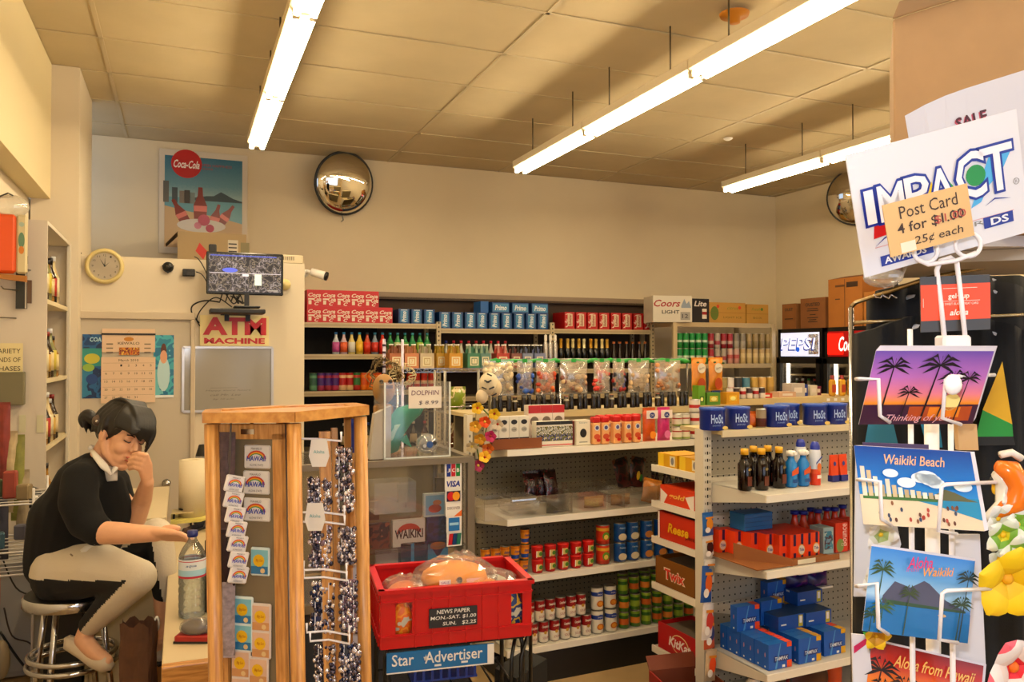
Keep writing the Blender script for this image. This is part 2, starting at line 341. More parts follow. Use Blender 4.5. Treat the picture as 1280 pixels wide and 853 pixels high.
# mirror
mc = onY(430.5, 229.5, YB-.14); t = thing('convex_mirror', 'round convex security mirror with a black rim high on the cream wall', 'mirror', mc, 0)
M = Matrix.Rotation(R(90+12), 4, 'X') @ Matrix.Rotation(0, 4, 'Y')
M = Matrix.Rotation(R(14), 4, 'Z') @ Matrix.Rotation(R(101), 4, 'X')
MIR = C('e6e2d8', .03, 1)
g = G(); n = 10; rr = .275; g.lathe([(rr*math.cos(R(90)*i/n), .085*math.sin(R(90)*i/n), MIR) for i in range(n+1)], 40, M, cap=False); g.obj('mirror_dome', t)
g = G(); g.tube([tuple(M @ Vector((.282*math.cos(2*math.pi*i/40), .282*math.sin(2*math.pi*i/40), -.004))) for i in range(40)], .011, BLACK, 8, closed=True); g.lathe([(.28, -.02, BLACK), (.28, -.012, BLACK)], 40, M); g.obj('rim', t)
g = G(); g.tube([tuple(M @ Vector((0, 0, -.02))), (0, .1, -.02), (0, .14, -.02)], .012, GREY, 8); g.box((0, .135, -.02), (.06, .01, .1), GREY); g.tube([tuple(M @ Vector((0, -.275, -.01))), (0, .05, -.33), (0, .13, -.33)], .006, GREY, 6); g.obj('bracket', t)
# second mirror on the right wall, mostly behind the sign
mp_ = onX(1069, 246, XR-.12); t = thing('convex_mirror', 'round convex mirror on the right wall behind the tilted white sign', 'mirror', mp_, 0)
M = Matrix.Rotation(R(-62), 4, 'Z') @ Matrix.Rotation(R(98), 4, 'X')
g = G(); g.lathe([(rr*math.cos(R(90)*i/n), .085*math.sin(R(90)*i/n), MIR) for i in range(n+1)], 40, M, cap=False); g.obj('mirror_dome', t)
g = G(); g.tube([tuple(M @ Vector((.282*math.cos(2*math.pi*i/40), .282*math.sin(2*math.pi*i/40), -.004))) for i in range(40)], .009, BLACK, 8, closed=True); g.lathe([(.28, -.02, BLACK), (.28, -.012, BLACK)], 40, M); g.obj('rim', t)
g = G(); g.tube([tuple(M @ Vector((0, 0, -.02))), (.06, 0, -.02), (.12, 0, -.02)], .012, GREY, 8); g.obj('bracket', t)
# soft-drink poster
a = onY(199, 185, YB-.02); b = onY(309, 321, YB-.02); pw, ph = b.x-a.x, a.z-b.z
t = thing('beach_poster', 'framed beach poster with red bottles and a round red logo', 'poster', ((a.x+b.x)/2, YB-.02, (a.z+b.z)/2))
g = G(); g.box((0, .008, 0), (pw, .016, ph), C('d6cdbd', .5)); g.obj('poster_frame', t, bevel=.003)
F = frame((0, -.002, 0), (1, 0, 0), (0, 0, 1)); w2, h2 = pw/2-.045, ph/2-.055
g = G(); g.rect(-w2, -h2*.12, w2, h2, grad('poster_sky', [(0, 'b8c8c0'), (.5, '6f9aa6'), (1, '3f7a92')], 'Z', -.05, .42, .3, .12), F)
g.rect(-w2, -h2*.45, w2, h2*.1, C('6fa3ad', .3), F, .0004); g.poly([(-w2, -h2), (w2, -h2), (w2, -h2*.42), (w2*.4, -h2*.3), (-w2*.4, -h2*.2), (-w2, -h2*.1)], C('c9ae88', .4), F, .0008)
g.poly([(-.1, h2*.1), (.02, h2*.16), (.08, h2*.17), (.14, h2*.27), (.18, h2*.22), (.24, h2*.14), (w2, h2*.08), (w2, h2*.05), (-.1, h2*.05)], C('3f5358', .5), F, .0008)
for i, (x, hh) in enumerate([(-.33, .4), (-.26, .28), (-.2, .22), (-.16, .24), (-.12, .2)]): g.rect(x, -.01, x+.045, h2*hh*1.1, C(['6b6a64', '4d5a5e', '857c72', '55504c', '7e8a88'][i], .5), F, .001)
g.disc(-w2*.45, h2*.84, .125, RED, F, .0012, n=28); g.text('Coca-Cola', -w2*.45, h2*.83, .21, .07, C('f2ece4', .4), F, .0018, .35, .02)
g.text('OPEN HAPPINESS', .1, h2*.84, .26, .022, C('b0484a', .4), F, .0012); g.text('HAWAII', .02, h2*.76, .1, .018, C('b0484a', .4), F, .0012)
for x, y, an, s_ in [(-.2, -.08, .5, 1), (-.03, .0, 0, 1.25), (.1, -.1, -.25, .9), (.19, -.09, -.6, .9)]:
    c, q = math.cos(an), math.sin(an)
    P = lambda u, v: (x+(u*c-v*q)*s_, y+(u*q+v*c)*s_)
    g.poly([P(*k) for k in [(-.04, -.13), (.04, -.13), (.045, -.02), (.018, .05), (.014, .11), (-.014, .11), (-.018, .05), (-.045, -.02)]], C('8a2a22', .3), F, .0016)
    g.poly([P(*k) for k in [(-.042, -.06), (.042, -.06), (.044, -.02), (-.044, -.02)]], C('d88078', .3), F, .002)
g.disc(-.02, -.2, .2, C('d9d2c8', .4), F, .0024, ry=.06); g.disc(0, -.15, .05, C('c05a74', .4), F, .003); g.disc(-.05, -.2, .03, C('d890a0', .4), F, .003); g.disc(.05, -.22, .035, C('c0506c', .4), F, .003)
g.obj('beach_print', t)
# cardboard box standing on the store room roof
a = onY(222, 289, 7.1); b = onY(308, 317, 7.1)
t = thing('cardboard_box', 'open pale cardboard box on the storeroom roof below the beach poster', 'box', ((a.x+b.x)/2, 7.1, 2.25))
w_ = b.x-a.x; K = C('b9a480', .75)
g = G(); hh = a.z-2.25
for dx, dy, sx, sy in [(0, 0, w_, .006), (0, .3, w_, .006), (-w_/2+.003, .15, .006, .294), (w_/2-.003, .15, .006, .294)]: g.box((dx, dy, hh/2), (sx, sy, hh), K)
g.box((0, .15, .004), (w_-.02, .28, .006), K); g.hex8([(-w_/2, .29, hh-.004), (-w_/2, .01, hh-.004), (-w_/2-.09, .0, hh-.11), (-w_/2-.09, .27, hh-.1), (-w_/2, .29, hh), (-w_/2, .01, hh), (-w_/2-.09, .0, hh-.105), (-w_/2-.09, .27, hh-.095)], C('6b5334', .8))
F = frame((0, -.0035, 0), (1, 0, 0), (0, 0, 1)); g.poly([(-.1, hh*.75), (-.04, hh*.55), (-.07, hh*.35), (-.13, hh*.55)], C('cc3a24', .5), F, .0005); g.rect(.12, hh*.3, .2, hh*.85, C('d8d0c0', .5), F, .0005)
for i in range(5): g.rect(.125, hh*(.38+.09*i), .19, hh*(.41+.09*i), PRINTBLK, F, .001)
g.rect(.22, hh*.25, .29, hh*.8, C('98906f', .6), F, .0005); g.obj('carton_shell', t)

# ================================================================ ON THE STOREROOM WALL
FY = PY-.001
def wq(px, py, dy=0): return onY(px, py, FY-dy)
# clock
c = wq(131, 333, .02); t = thing('wall_clock', 'round cream wall clock on the storeroom wall', 'clock', c)
M = Matrix.Rotation(R(90), 4, 'X'); CR = C('d8c890', .4)
g = G(); g.lathe([(.105, -.018, CR), (.115, -.01, CR), (.118, .008, CR), (.11, .02, CR), (.098, .024, CR), (.09, .014, CR), (.088, .006, CR)], 36, M); g.obj('clock_case', t)
F = frame((0, -.0085, 0), (1, 0, 0), (0, 0, 1)); g = G(); g.disc(0, 0, .09, C('d6cab4', .5), F, 0, n=36)
for k in range(12): an = R(90-30*k); g.text(str(k or 12), .072*math.cos(an), .072*math.sin(an), .011 if 0 < k < 10 else .016, .013, PRINTBLK, F, .0006)
g.obj('clock_dial', t)
g = G(); F2 = frame((0, -.0098, 0), (1, 0, 0), (0, 0, 1)); g.poly([(-.004, 0), (-.03, .05), (.002, .004)], PRINTBLK, F2); g.poly([(-.003, -.002), (.002, .062), (.004, 0)], PRINTBLK, F2, .0005); g.poly([(0, 0), (.03, .03), (.004, -.003)], PRINTBLK, F2, .0005); g.disc(0, 0, .005, PRINTBLK, F2, .001); g.obj('clock_hands', t)
g = G(); g.disc(0, 0, .095, clear('clock_glass', film=.04, gloss=.6), frame((0, -.02, 0), (1, 0, 0), (0, 0, 1)), n=36); g.obj('glass_cover', t)
# dome camera and small receiver
c = wq(210, 334, .02); t = thing('dome_camera', 'small black eyeball security camera on the storeroom wall beside the clock', 'camera', c)
g = G(); g.lathe([(.036, -.018, BLACK), (.036, 0, BLACK), (.03, .012, BLACK), (.02, .024, BLACK), (0, .03, BLACK)], 18, M); g.prism([(-.04, .01), (.04, .01), (.0, -.045)], .02, BLACK, frame((0, .01, 0), (1, 0, 0), (0, 0, 1)) ); g.obj('camera_shell', t)
g = G(); g.lathe([(.012, .028, C('30302f', .1)), (.008, .034, C('30302f', .1)), (0, .035, BLACK)], 12, M); g.obj('lens', t)
c = wq(236, 341, .02); g = G(); g.box((0, 0, 0), (.08, .035, .05), BLACK, ch=.005); g.box((.01, -.018, 0), (.05, .002, .03), C('2c2622', .2)); q = g.mesh('receiver_box'); put(q, 'receiver_box', 'small black plastic box on the storeroom wall beside the television', 'box', c)
# wires from receiver to tv and from the camera up over the wall
def wire(pts, r, name, label, col=BLACK, cat='cable', grp=None):
    P = []; V = [Vector(p) for p in pts]
    for i in range(len(V)-1):
        p0, p1, p2, p3 = V[max(i-1, 0)], V[i], V[i+1], V[min(i+2, len(V)-1)]
        for k in range(5):
            s = k/5; P.append(.5*((2*p1)+(p2-p0)*s+(2*p0-5*p1+4*p2-p3)*s*s+(3*p1-p0-3*p2+p3)*s**3))
    P.append(V[-1]); g = G(); o = V[0]; g.tube([p-o for p in P], r, col, 6); return put(g.mesh(name), name, label, cat, o, group=grp)
wire([wq(245, 340, .03), wq(252, 343, .04), wq(258, 352, .05), wq(262, 362, .06)], .0035, 'thin_cable', 'thin black cable from the small black box to the television')
wire([wq(262, 352, .05), wq(255, 335, .03), wq(248, 324, .02), wq(243, 321, .01)], .0035, 'thin_cable', 'black cable running up to the roof edge left of the television')
wire([wq(275, 378, .06), wq(256, 376, .04), wq(241, 382, .03), wq(240, 392, .02), wq(249, 404, .01)], .005, 'hanging_cable', 'black cable looping down left of the television shelf')
wire([wq(290, 384, .08), wq(270, 372, .09), wq(254, 384, .05), wq(246, 398, .02), wq(250, 408, .02)], .004, 'hanging_cable', 'inner black cable loop between television shelf and the red sign')
for k in range(4): wire([wq(275+k*7, 377, .1), wq(280+k*8, 366-k*2, .14), wq(292+k*6, 380, .16), wq(300-k*4, 370, .13)], .004, 'tangled_cable', '%s loop of the tangled black cables under the television' % ['first', 'second', 'third', 'last'][k], grp='tangled cables under the television')
wire([wq(91, 312, .03), wq(97, 314, .03), wq(102, 317, .02)], .004, 'thin_cable', 'short black cable with plug on top of the wall by the pillar')
# television
TVY = FY-.22
a = onY(258, 314, TVY); b = onY(354, 370, TVY); tw, th = b.x-a.x, a.z-b.z
t = thing('flat_television', 'flat black security monitor showing camera views, left of the vent panel', 'monitor', ((a.x+b.x)/2, TVY, b.z-.09), R(0))
g = G(); g.box((0, .015, .09+th/2), (tw, .035, th), C('0d0c0d', .25), ch=.006); g.obj('monitor_case', t)
cctv = blotch('camera_view', ['22202a', '3f3c44', '77716c', '2c2a30', '5a5660', '8c8a90', '3a3840'], 22)
_n = cctv.node_tree; _b = _n.nodes['Principled BSDF']; _n.links.new(_n.nodes['Color Ramp'].outputs[0] if 'Color Ramp' in _n.nodes else [x for x in _n.nodes if x.type == 'VALTORGB'][0].outputs[0], _b.inputs['Emission Color']); _b.inputs['Emission Strength'].default_value = .5
F = frame((0, -.0035, .09), (1, 0, 0), (0, 0, 1)); g = G(); x0, x1, y0, y1 = -tw/2+.016, tw/2-.016, .02, th-.016
g.rect(x0, y0, x1, y1, cctv, F); g.rect(x0+.005, (y0+y1)/2-.002, x1, (y0+y1)/2+.002, C('c8c8d8', .5, emit=.5), F, .0008); g.rect(-.002, y0, .0, (y0+y1)/2, C('9090a0', .5, emit=.3), F, .0008)
g.disc(-.1, (y0+y1)/2+.02, .05, C('6070d8', .5, emit=.6), F, .001, ry=.016); g.rect(.06, y0+.045, .105, (y0+y1)/2-.004, C('cfd8d0', .5, emit=.7), F, .001); g.rect(x0+.01, y1-.012, x1-.03, y1-.004, C('5060c0', .5, emit=.5), F, .001)
g.rect(-.02, (y0+y1)/2-.02, .02, (y0+y1)/2-.005, C('e0e0e8', .5, emit=.6), F, .0012); g.rect(x1-.09, y0+.008, x1-.02, y0+.016, C('a0a0a0', .5, emit=.4), F, .001); g.obj('screen', t)
g = G(); g.box((.01, .01, .05), (.03, .03, .1), BLACK); g.box((.01, .01, .006), (.17, .13, .012), BLACK, ch=.004); g.obj('stand', t)
g = G(); g.box((-tw/2+.04, .03, .09+th+.02), (.05, .05, .06), C('141312', .5), ch=.006); g.obj('clip_webcam', t)
bz = b.z-.09; a = onY(262, 380, TVY); b2 = onY(331, 380, TVY)
t = thing('television_shelf', 'black shelf bracket under the security monitor', 'shelf', ((a.x+b2.x)/2, TVY+.05, bz-.004)); g = G(); g.box((0, 0, -.02), (b2.x-a.x, .22, .03), BLACK, ch=.005); g.obj('shelf_board', t)
g = G(); g.box((-.06, .14, -.05), (.03, .06, .06), BLACK); g.box((.08, .14, -.05), (.03, .06, .06), BLACK); g.box((0, .165, -.04), (.2, .01, .1), BLACK); g.obj('wall_bracket', t)
# vent panel on the roof edge and round fitting
a = onY(340, 317, PY+.03); b = onY(378, 330, PY+.03)
t = thing('vent_unit', 'white slotted vent unit lying on the wall top beside the monitor', 'vent', ((a.x+b.x)/2, PY+.05, 2.252)); g = G(); g.box((0, 0, .03), (b.x-a.x, .09, .06), C('d8ccb0', .5), ch=.004); g.obj('vent_body', t)
for i in range(9): g = G(); g.box((-.07+i*.014, -.047, .035), (.004, .004, .025), C('6a6250', .6)); g.obj('vent_slot', t)
c = wq(356, 356, .02); g = G(); g.lathe([(.04, -.02, CR), (.042, 0, CR), (.03, .02, CR), (0, .028, CR)], 16, M); put(g.mesh('round_fitting'), 'round_fitting', 'round cream fitting on the wall just right of the monitor', 'fitting', c)
# bullet camera on the corner, pointing right
c = onY(397, 342, PY+.35); t = thing('bullet_camera', 'white bullet security camera on the storeroom corner above red cartons', 'camera', c, R(-25))
g = G(); g.cyl((-.05, 0, .012), (.06, 0, -.02), .03, WHITE, 14, .034); g.obj('camera_tube', t); g = G(); g.cyl((.06, 0, -.02), (.075, 0, -.024), .034, BLACK, 14); g.obj('lens_face', t)
g = G(); g.tube([(-.05, 0, .01), (-.08, .01, .02), (-.1, .03, .005)], .012, WHITE, 8); g.cyl((-.1, .02, .005), (-.112, .03, .005), .03, WHITE, 12); g.obj('mount_arm', t)
# red ATM sign
a = wq(250, 394, .02); b = wq(336, 433, .02); sw, sh = b.x-a.x, a.z-b.z
t = thing('cash_machine_sign', 'cream sign with red letters below the security monitor', 'sign', ((a.x+b.x)/2, FY-.016, (a.z+b.z)/2)); g = G(); g.box((0, 0, 0), (sw, .016, sh), C('e8d9a4', .5)); g.obj('sign_board', t)
F = frame((0, -.0095, 0), (1, 0, 0), (0, 0, 1)); RR = C('c8161a', .4); g = G()
g.text('ATM', 0, sh*.15, sw*.92, sh*.58, RR, F, 0, 0, .045, res=3); g.text('MACHINE', 0, -sh*.33, sw*.88, sh*.19, RR, F, 0, 0, .04); g.obj('lettering', t)
# whiteboard
a = wq(229, 434.5, .005); b = wq(340, 512, .005); sw, sh = b.x-a.x, a.z-b.z
t = thing('whiteboard', 'grey-white dry-erase board with faint writing right of the door', 'whiteboard', ((a.x+b.x)/2, FY-.01, (a.z+b.z)/2)); g = G(); g.box((0, 0, 0), (sw-.01, .012, sh-.01), C('a8a49c', .12)); g.obj('board_surface', t)
AL = C('d0d0d4', .3, .5)
for nm, c_, s_ in [('frame_rail', (0, -.004, sh/2), (sw, .02, .016)), ('frame_rail', (0, -.004, -sh/2), (sw, .02, .016)), ('frame_rail', (sw/2, -.004, 0), (.016, .02, sh)), ('frame_rail', (-sw/2, -.004, 0), (.016, .02, sh))]:
    g = G(); g.box(c_, s_, AL); g.obj(nm, t)
g = G(); F = frame((0, -.0065, 0), (1, 0, 0), (0, 0, 1)); INK = C('77706c', .5)
g.text('Happy store hours', .0, -.08, .3, .014, INK, F, 0, .3); g.text('call Mr. Lee', -.02, -.11, .2, .014, INK, F, 0, .3); g.text('by 10 a.m.', -.03, -.14, .14, .014, INK, F, 0, .3); g.rect(-.12, -.062, .06, -.06, INK, F); g.obj('faint_writing', t)
# calendar and the two posters on the door
DY = PY-.016
def dq(px, py): return onY(px, py, DY)
a, b = dq(103, 418), dq(127, 498); w_, h_ = b.x-a.x, a.z-b.z
t = thing('door_poster', 'blue underwater poster on the door left of the calendar', 'poster', ((a.x+b.x)/2, DY-.001, (a.z+b.z)/2)); F = frame((0, 0, 0), (1, 0, 0), (0, 0, 1)); g = G()
g.box((0, .001, 0), (w_, .002, h_), blotch('reef', ['1c4a78', '2a6a9a', '163a66', '3c88a8'], 9)); g.rect(-w_/2, 0, w_/2, h_*.28, C('3f9a90', .4), F, -.0006+.001); F = frame((0, -.001, 0), (1, 0, 0), (0, 0, 1))
g.disc(0, h_*.12, w_*.4, C('c8c048', .4), F, .001, ry=h_*.08); g.disc(-.02, -h_*.02, w_*.3, C('9ab850', .4), F, .001, ry=h_*.06); g.text('COA', .02, h_*.42, w_*.6, .03, C('b8d8e0', .4), F, .001, .1, .03); g.disc(0, -h_*.2, w_*.3, C('24508c', .4), F, .001, ry=h_*.08); g.obj('poster_sheet', t)
a, b = dq(192, 419), dq(217, 497); w_, h_ = b.x-a.x, a.z-b.z
t = thing('door_poster', 'turquoise mermaid-like poster on the door right of the calendar', 'poster', ((a.x+b.x)/2, DY-.001, (a.z+b.z)/2)); t['label'] = 'turquoise poster with a pale figure on the door right of the calendar'
g = G(); g.box((0, .001, 0), (w_, .002, h_), blotch('lagoon', ['2f8fa8', '4fb0bc', '2a7fa0', '7cc4c8'], 9)); F = frame((0, -.001, 0), (1, 0, 0), (0, 0, 1)); g.disc(0, h_*.25, .018, C('6a3a24', .5), F, .001, ry=.05); g.disc(0, h_*.15, .022, C('d8a888', .5), F, .0012, ry=.045); g.disc(.0, -h_*.12, .04, C('bcd8dc', .5), F, .001, ry=.12, n=14); g.rect(-w_/2, -h_/2, w_/2, -h_*.46, C('dfe6e4', .4), F, .001); g.obj('poster_sheet', t)
a, b = dq(127, 417), dq(194, 503); w_, h_ = b.x-a.x, a.z-b.z
t = thing('wall_calendar', 'paper wall calendar with a gold picture hanging on the door', 'calendar', ((a.x+b.x)/2, DY-.006, (a.z+b.z)/2)); PAP = C('e2c8ac', .6)
g = G(); g.box((0, .0, h_*.12+.13), (w_*.98, .003, h_*.38-.02), PAP); F = frame((0, -.002, 0), (1, 0, 0), (0, 0, 1))
g.rect(-w_*.18, h_*.19, w_*.2, h_*.3, blotch('gold_print', ['b8501c', 'd89a2c', '8a2a18', 'e0b84c'], 40), F, .0006); g.text('KEWALO', 0, h_*.36, .13, .018, PRINTBLK, F, .0006); g.disc(0, h_*.42, .03, C('c88a28', .5), F, .0006, ry=.014)
for x in (-.35, .35): 
    for y in (.22, .28, .34): g.rect(w_*x-.02, h_*y, w_*x+.02, h_*y+.008, C('8a7a68', .5), F, .0006)
g.obj('picture_page', t)
g = G(); g.box((0, -.003, -h_*.17), (w_, .004, h_*.66), PAP); F = frame((0, -.0055, 0), (1, 0, 0), (0, 0, 1)); g.text('March 2010', 0, h_*.115, .12, .016, PRINTBLK, F, .0004)
n_ = 1
for r_ in range(5):
    for c_ in range(7):
        if r_ == 0 and c_ < 2: continue
        if n_ > 31: break
        g.text(str(n_), (-.41+.137*c_)*w_, (.04-.115*r_)*h_, .011 if n_ < 10 else .018, .014, PRINTBLK, F, .0004); n_ += 1
    g.rect(-w_*.47, (.075-.115*r_)*h_-.0006, w_*.47, (.075-.115*r_)*h_+.0006, C('8a7060', .6), F, .0004)
g.obj('date_page', t)
g = G(); g.box((0, -.002, h_/2-.004), (w_, .01, .012), C('2a2420', .5)); g.tube([(-.01, 0, h_/2), (0, 0, h_/2+.02), (.01, 0, h_/2)], .002, C('c8983c', .3, .8), 6); g.obj('hanging_bar', t)
# ================================================================ PRODUCT MESHES
def can(r, h, bands, lid='b8b4ac', n=14):
    """bands: [(fraction height, colour)] from the foot up"""
    m = C(lid, .3, .9); pr = [(r*.9, 0, m), (r, .004, C(bands[0][1], .35))]
    for i, (f, c) in enumerate(bands[1:], 1): pr.append((r, h*f, C(c, .35)))
    pr += [(r, h-.004, m), (r*1.01, h-.002, m), (r*.95, h, m), (r*.9, h-.004, m), (0, h-.004, m)]
    return G().lathe(pr, n)
def bottle(r, h, neck, body, label=None, cap='d0a030', lab=(.15, .5), shoulder=.6, n=12, capr=None, rough=.12):
    B = C(body, rough); L = C(label, .4) if label else B; K = C(cap, .4); rl = r*1.012 if label else r
    pr = [(r*.85, 0, B), (r, h*.03, B), (r, h*lab[0], B), (rl, h*lab[0], L), (rl, h*lab[1], B), (r, h*lab[1], B), (r, h*shoulder*.92, B), (r*.8, h*shoulder, B), (neck*1.15, h*(shoulder+.16), B), (neck, h*(shoulder+.24), B), (neck, h*.9, K), (capr or neck*1.1, h*.9, K), (capr or neck*1.1, h, K), (0, h, K)]
    return G().lathe(pr, n)
FRONT = frame((0, 0, 0), (1, 0, 0), (0, 0, 1))
def face(y, z=0, x=0): return frame((x, y-.0008, z), (1, 0, 0), (0, 0, 1))
def carton(w, d, h, col, top=None, side=None, ch=0, rough=.45):
    g = G(); c = C(col, rough); g.box((0, d/2, h/2), (w, d, h), {'*': C(side, rough) if side else c, 'front': c, 'top': C(top, rough) if top else c}); return g
class FR:
    def __init__(s, x, y, rz): s.o = Vector((x, y, 0)); s.rz = rz; s.u = Vector((math.cos(rz), math.sin(rz), 0)); s.n = Vector((-math.sin(rz), math.cos(rz), 0))
    def P(s, lx, ly, z=0): return s.o + s.u*lx + s.n*ly + Vector((0, 0, z))
    def x(s, px, ly=0):
        a = math.atan((px-CX)/FPX)+YAW; d = Vector((math.sin(a), math.cos(a), 0)); q = s.o + s.n*ly
        den = d.x*s.u.y - d.y*s.u.x; return (q.x*d.y - q.y*d.x)/den
    def z(s, px, py, ly=0):
        p = s.P(s.x(px, ly), ly); return CAMH + (CY-py+FPX*math.tan(PITCH))/FPX*((p.x*math.sin(YAW)+p.y*math.cos(YAW)))
    def M(s): return Matrix.Translation(s.o) @ Matrix.Rotation(s.rz, 4, 'Z')
WF = FR(0, 0, 0)
def row(me, fr, xs_, ly, z, name, lab, cat, grp, rz=0, jit=.004, parts=False, rows=('',)):
    """a row of alike products; lab contains {} for the ordinal"""
    n = len(xs_)
    for i, x in enumerate(xs_):
        m = me[i % len(me)] if isinstance(me, list) else me
        l = lab.replace('{}', nth(i, n)) if '{}' in lab else lab
        p = fr.P(x, ly+random.uniform(-jit, jit), z)
        (putparts if isinstance(m, list) and m and isinstance(m[0], tuple) else put)(m, name, l, cat, p, fr.rz+rz+random.uniform(-.05, .05)*(jit > 0), grp)
def span(a, b, n): return [a+(b-a)*(i+.5)/n for i in range(n)]

# ================================================================ BACK SHELVES (three bays against the back wall)
SH = C('a89878', .4, .3); SHL = C('c4b493', .4, .2); DARK = C('1a1510', .8)
BF = 7.12
bay = [onY(382, 400, BF).x, onY(548, 400, BF).x, onY(690, 400, BF).x, onY(815, 400, BF).x]; bay[0] = PX1+.02
zt = [onY(460, 404, BF).z, onY(620, 411.5, BF).z, onY(750, 412, BF).z]
z2 = [onY(460, 443, BF).z, 1.47, onY(750, 461, BF).z]; z3 = [onY(420, 489, BF).z, 1.2, 1.2]
back = thing('back_shelving', 'long beige metal shelving run against the back wall under the mirror', 'shelving', ((bay[0]+bay[3])/2, (BF+YB)/2, 0))
def bp(g, name, M=None): o = g.obj(name, back); o.location = -back.location; return o
g = G(); g.box(((bay[0]+bay[3])/2, YB-.03, 1.06), (bay[3]-bay[0], .02, 2.1), DARK); bp(g, 'back_panel')
for i in range(3):
    for z in [zt[i], z2[i], z3[i], .75, .35]:
        g = G(); g.box(((bay[i]+bay[i+1])/2, (BF+YB-.06)/2+.012, z-.012), (bay[i+1]-bay[i]-.05, YB-BF-.08, .02), SH); g.box(((bay[i]+bay[i+1])/2, BF, z-.022), (bay[i+1]-bay[i]-.045, .018, .044), SHL); g.box(((bay[i]+bay[i+1])/2, BF-.011, z-.022), (bay[i+1]-bay[i]-.045, .006, .016), C('b3a381', .4)); bp(g, 'shelf_board')
for i in range(4):
    x = bay[i] if i else bay[0]+.022; h = zt[min(i, 2)]+.06
    for y in (BF+.0, YB-.08):
        g = G(); g.box((x, y, h/2), (.04, .03, h), SHL)
        for k in range(int(h/.04)-14): g.box((x, y-.0155, .6+.04*k), (.012, .002, .016), C('4a4030', .6))
        bp(g, 'slotted_post')
g = G(); a = onY(472, 366, YB-.06); b = onY(812, 374, YB-.06); g.box(((a.x+b.x)/2, YB-.06, a.z-.02), (b.x-a.x, .12, .05), C('a2917a', .5)); g.box(((a.x+b.x)/2, YB-.09, a.z-.05), (b.x-a.x, .06, .02), C('5e4c38', .6)); g.box(((a.x+b.x)/2, YB-.04, (a.z+1.0)/2), (b.x-a.x, .03, a.z-1.0-.06), C('4b3622', .7)); bp(g, 'wood_valance')

# red cola cartons, 12-pack ends
def px_row(a, b, n, Y=BF+.02): return span(onY(a, 400, Y).x, onY(b, 400, Y).x, n)
cw = (onY(491, 400, BF+.02).x-onY(382, 400, BF+.02).x)/6
g = carton(cw*.985, .36, .142, 'c81420', 'b01018'); F = face(0); WT = C('e8dcc8', .4)
g.text('Coca', -.0, .098, cw*.85, .034, WT, F, 0, .3, .03); g.text('Cola', cw*.2, .06, cw*.5, .1*.4, WT, F, 0, .3, .03); g.rect(-cw*.4, .015, -cw*.2, .05, WT, F, 0); g.text('C', cw*.15, .022, cw*.3, .03, WT, F, 0, .3, .03)
g.rect(-cw*.42, .055, cw*.0, .068, WT, F, 0); cola = g.mesh('cola_carton')
zz = zt[0]
row(cola, WF, px_row(384, 491, 6), BF+.03, zz, 'cola_carton', 'red cola can carton on the top back shelf, bottom layer, {}', 'carton', 'red cola cartons on the top back shelf', jit=0)
row(cola, WF, [x for x in px_row(384, 491, 6)[:5]], BF+.03, zz+.1425, 'cola_carton', 'red cola can carton on the top back shelf, upper layer, {}', 'carton', 'red cola cartons on the top back shelf', jit=0)
# blue beer cartons
def beer(w, h, d=.3, base='1d5288'):
    g = carton(w, d, h, base, '143c68'); F = face(0); g.disc(0, h*.5, w*.36, C('4f8fb8', .4), F, 0, ry=h*.46); g.rect(-w*.34, h*.1, w*.34, h*.88, C('4f8fb8', .4), F, .0003)
    g.text('Primo', 0, h*.48, h*.72, w*.42, C('dfe4e0', .4), F, .001, .2, .03, R(90)); g.rect(-w*.3, h*.9, w*.3, h*.95, C('c8d4d8', .3, .5), F, .001); return g.mesh('beer_carton')
b1 = beer(.105, .155); bx = [onY(p, 400, BF+.05).x for p in (509, 521, 535)]
row(beer(.098, .135), WF, [onY(p, 400, BF+.05).x for p in (505, 521, 537)], BF+.05, zz, 'beer_carton', 'blue beer carton right of the red cola cartons, {}', 'carton', 'blue beer cartons on the top back shelf')
row(b1, WF, [onY(p, 400, BF+.05).x for p in (556, 572, 588, 602.5, 618, 633.5, 649, 664, 679)], BF+.05, zt[1], 'beer_carton', 'upright blue beer carton in the middle back bay, {}', 'carton', 'blue beer cartons on the top back shelf', jit=.002)
g = carton(.172, .28, .1, '1d5288', '143c68'); F = face(0); g.rect(-.08, .012, .08, .088, C('4f8fb8', .4), F, 0); g.text('Primo', 0, .05, .12, .05, C('dfe4e0', .4), F, .0008, .2, .03); b2 = g.mesh('beer_carton')
row(b2, WF, [onY(p, 400, BF+.05).x for p in (626, 650.5, 675)], BF+.05, zt[1]+.156, 'beer_carton', 'blue beer carton lying on the upright blue ones, {}', 'carton', 'blue beer cartons on the top back shelf', jit=0)
g = carton(.08, .2, .11, '2a6fb0'); put(g.mesh('beer_carton'), 'beer_carton', 'plain blue carton end, left of the lying blue beer cartons', 'carton', (onY(608, 400, BF+.05).x, BF+.1, zt[1]+.156), 0, 'blue beer cartons on the top back shelf')
# red beer cartons
g = carton(.107, .3, .17, 'c01a18', '9a1212'); F = face(0); g.rect(-.022, .03, .03, .15, C('d8c8a8', .4), F, 0); g.text('Budweiser', .004, .09, .11, .03, C('a02018', .4), F, .0006, .3, .02, R(90)); g.poly([(-.05, .14), (-.025, .155), (.03, .16), (-.02, .148)], WT, F); g.poly([(-.05, .02), (-.02, .04), (-.025, .02)], WT, F); g.text('Bud', -.035, .08, .04, .025, WT, F, .0006, .3, .02, R(60)); bud = g.mesh('beer_carton')
row(bud, WF, [onY(p, 400, BF+.05).x for p in (712, 726.5, 741, 755.5, 770, 784, 798, 811)], BF+.05, zt[2], 'beer_carton', 'red beer carton with cream label on the top shelf, {}', 'carton', 'red beer cartons on the top back shelf', jit=.002)
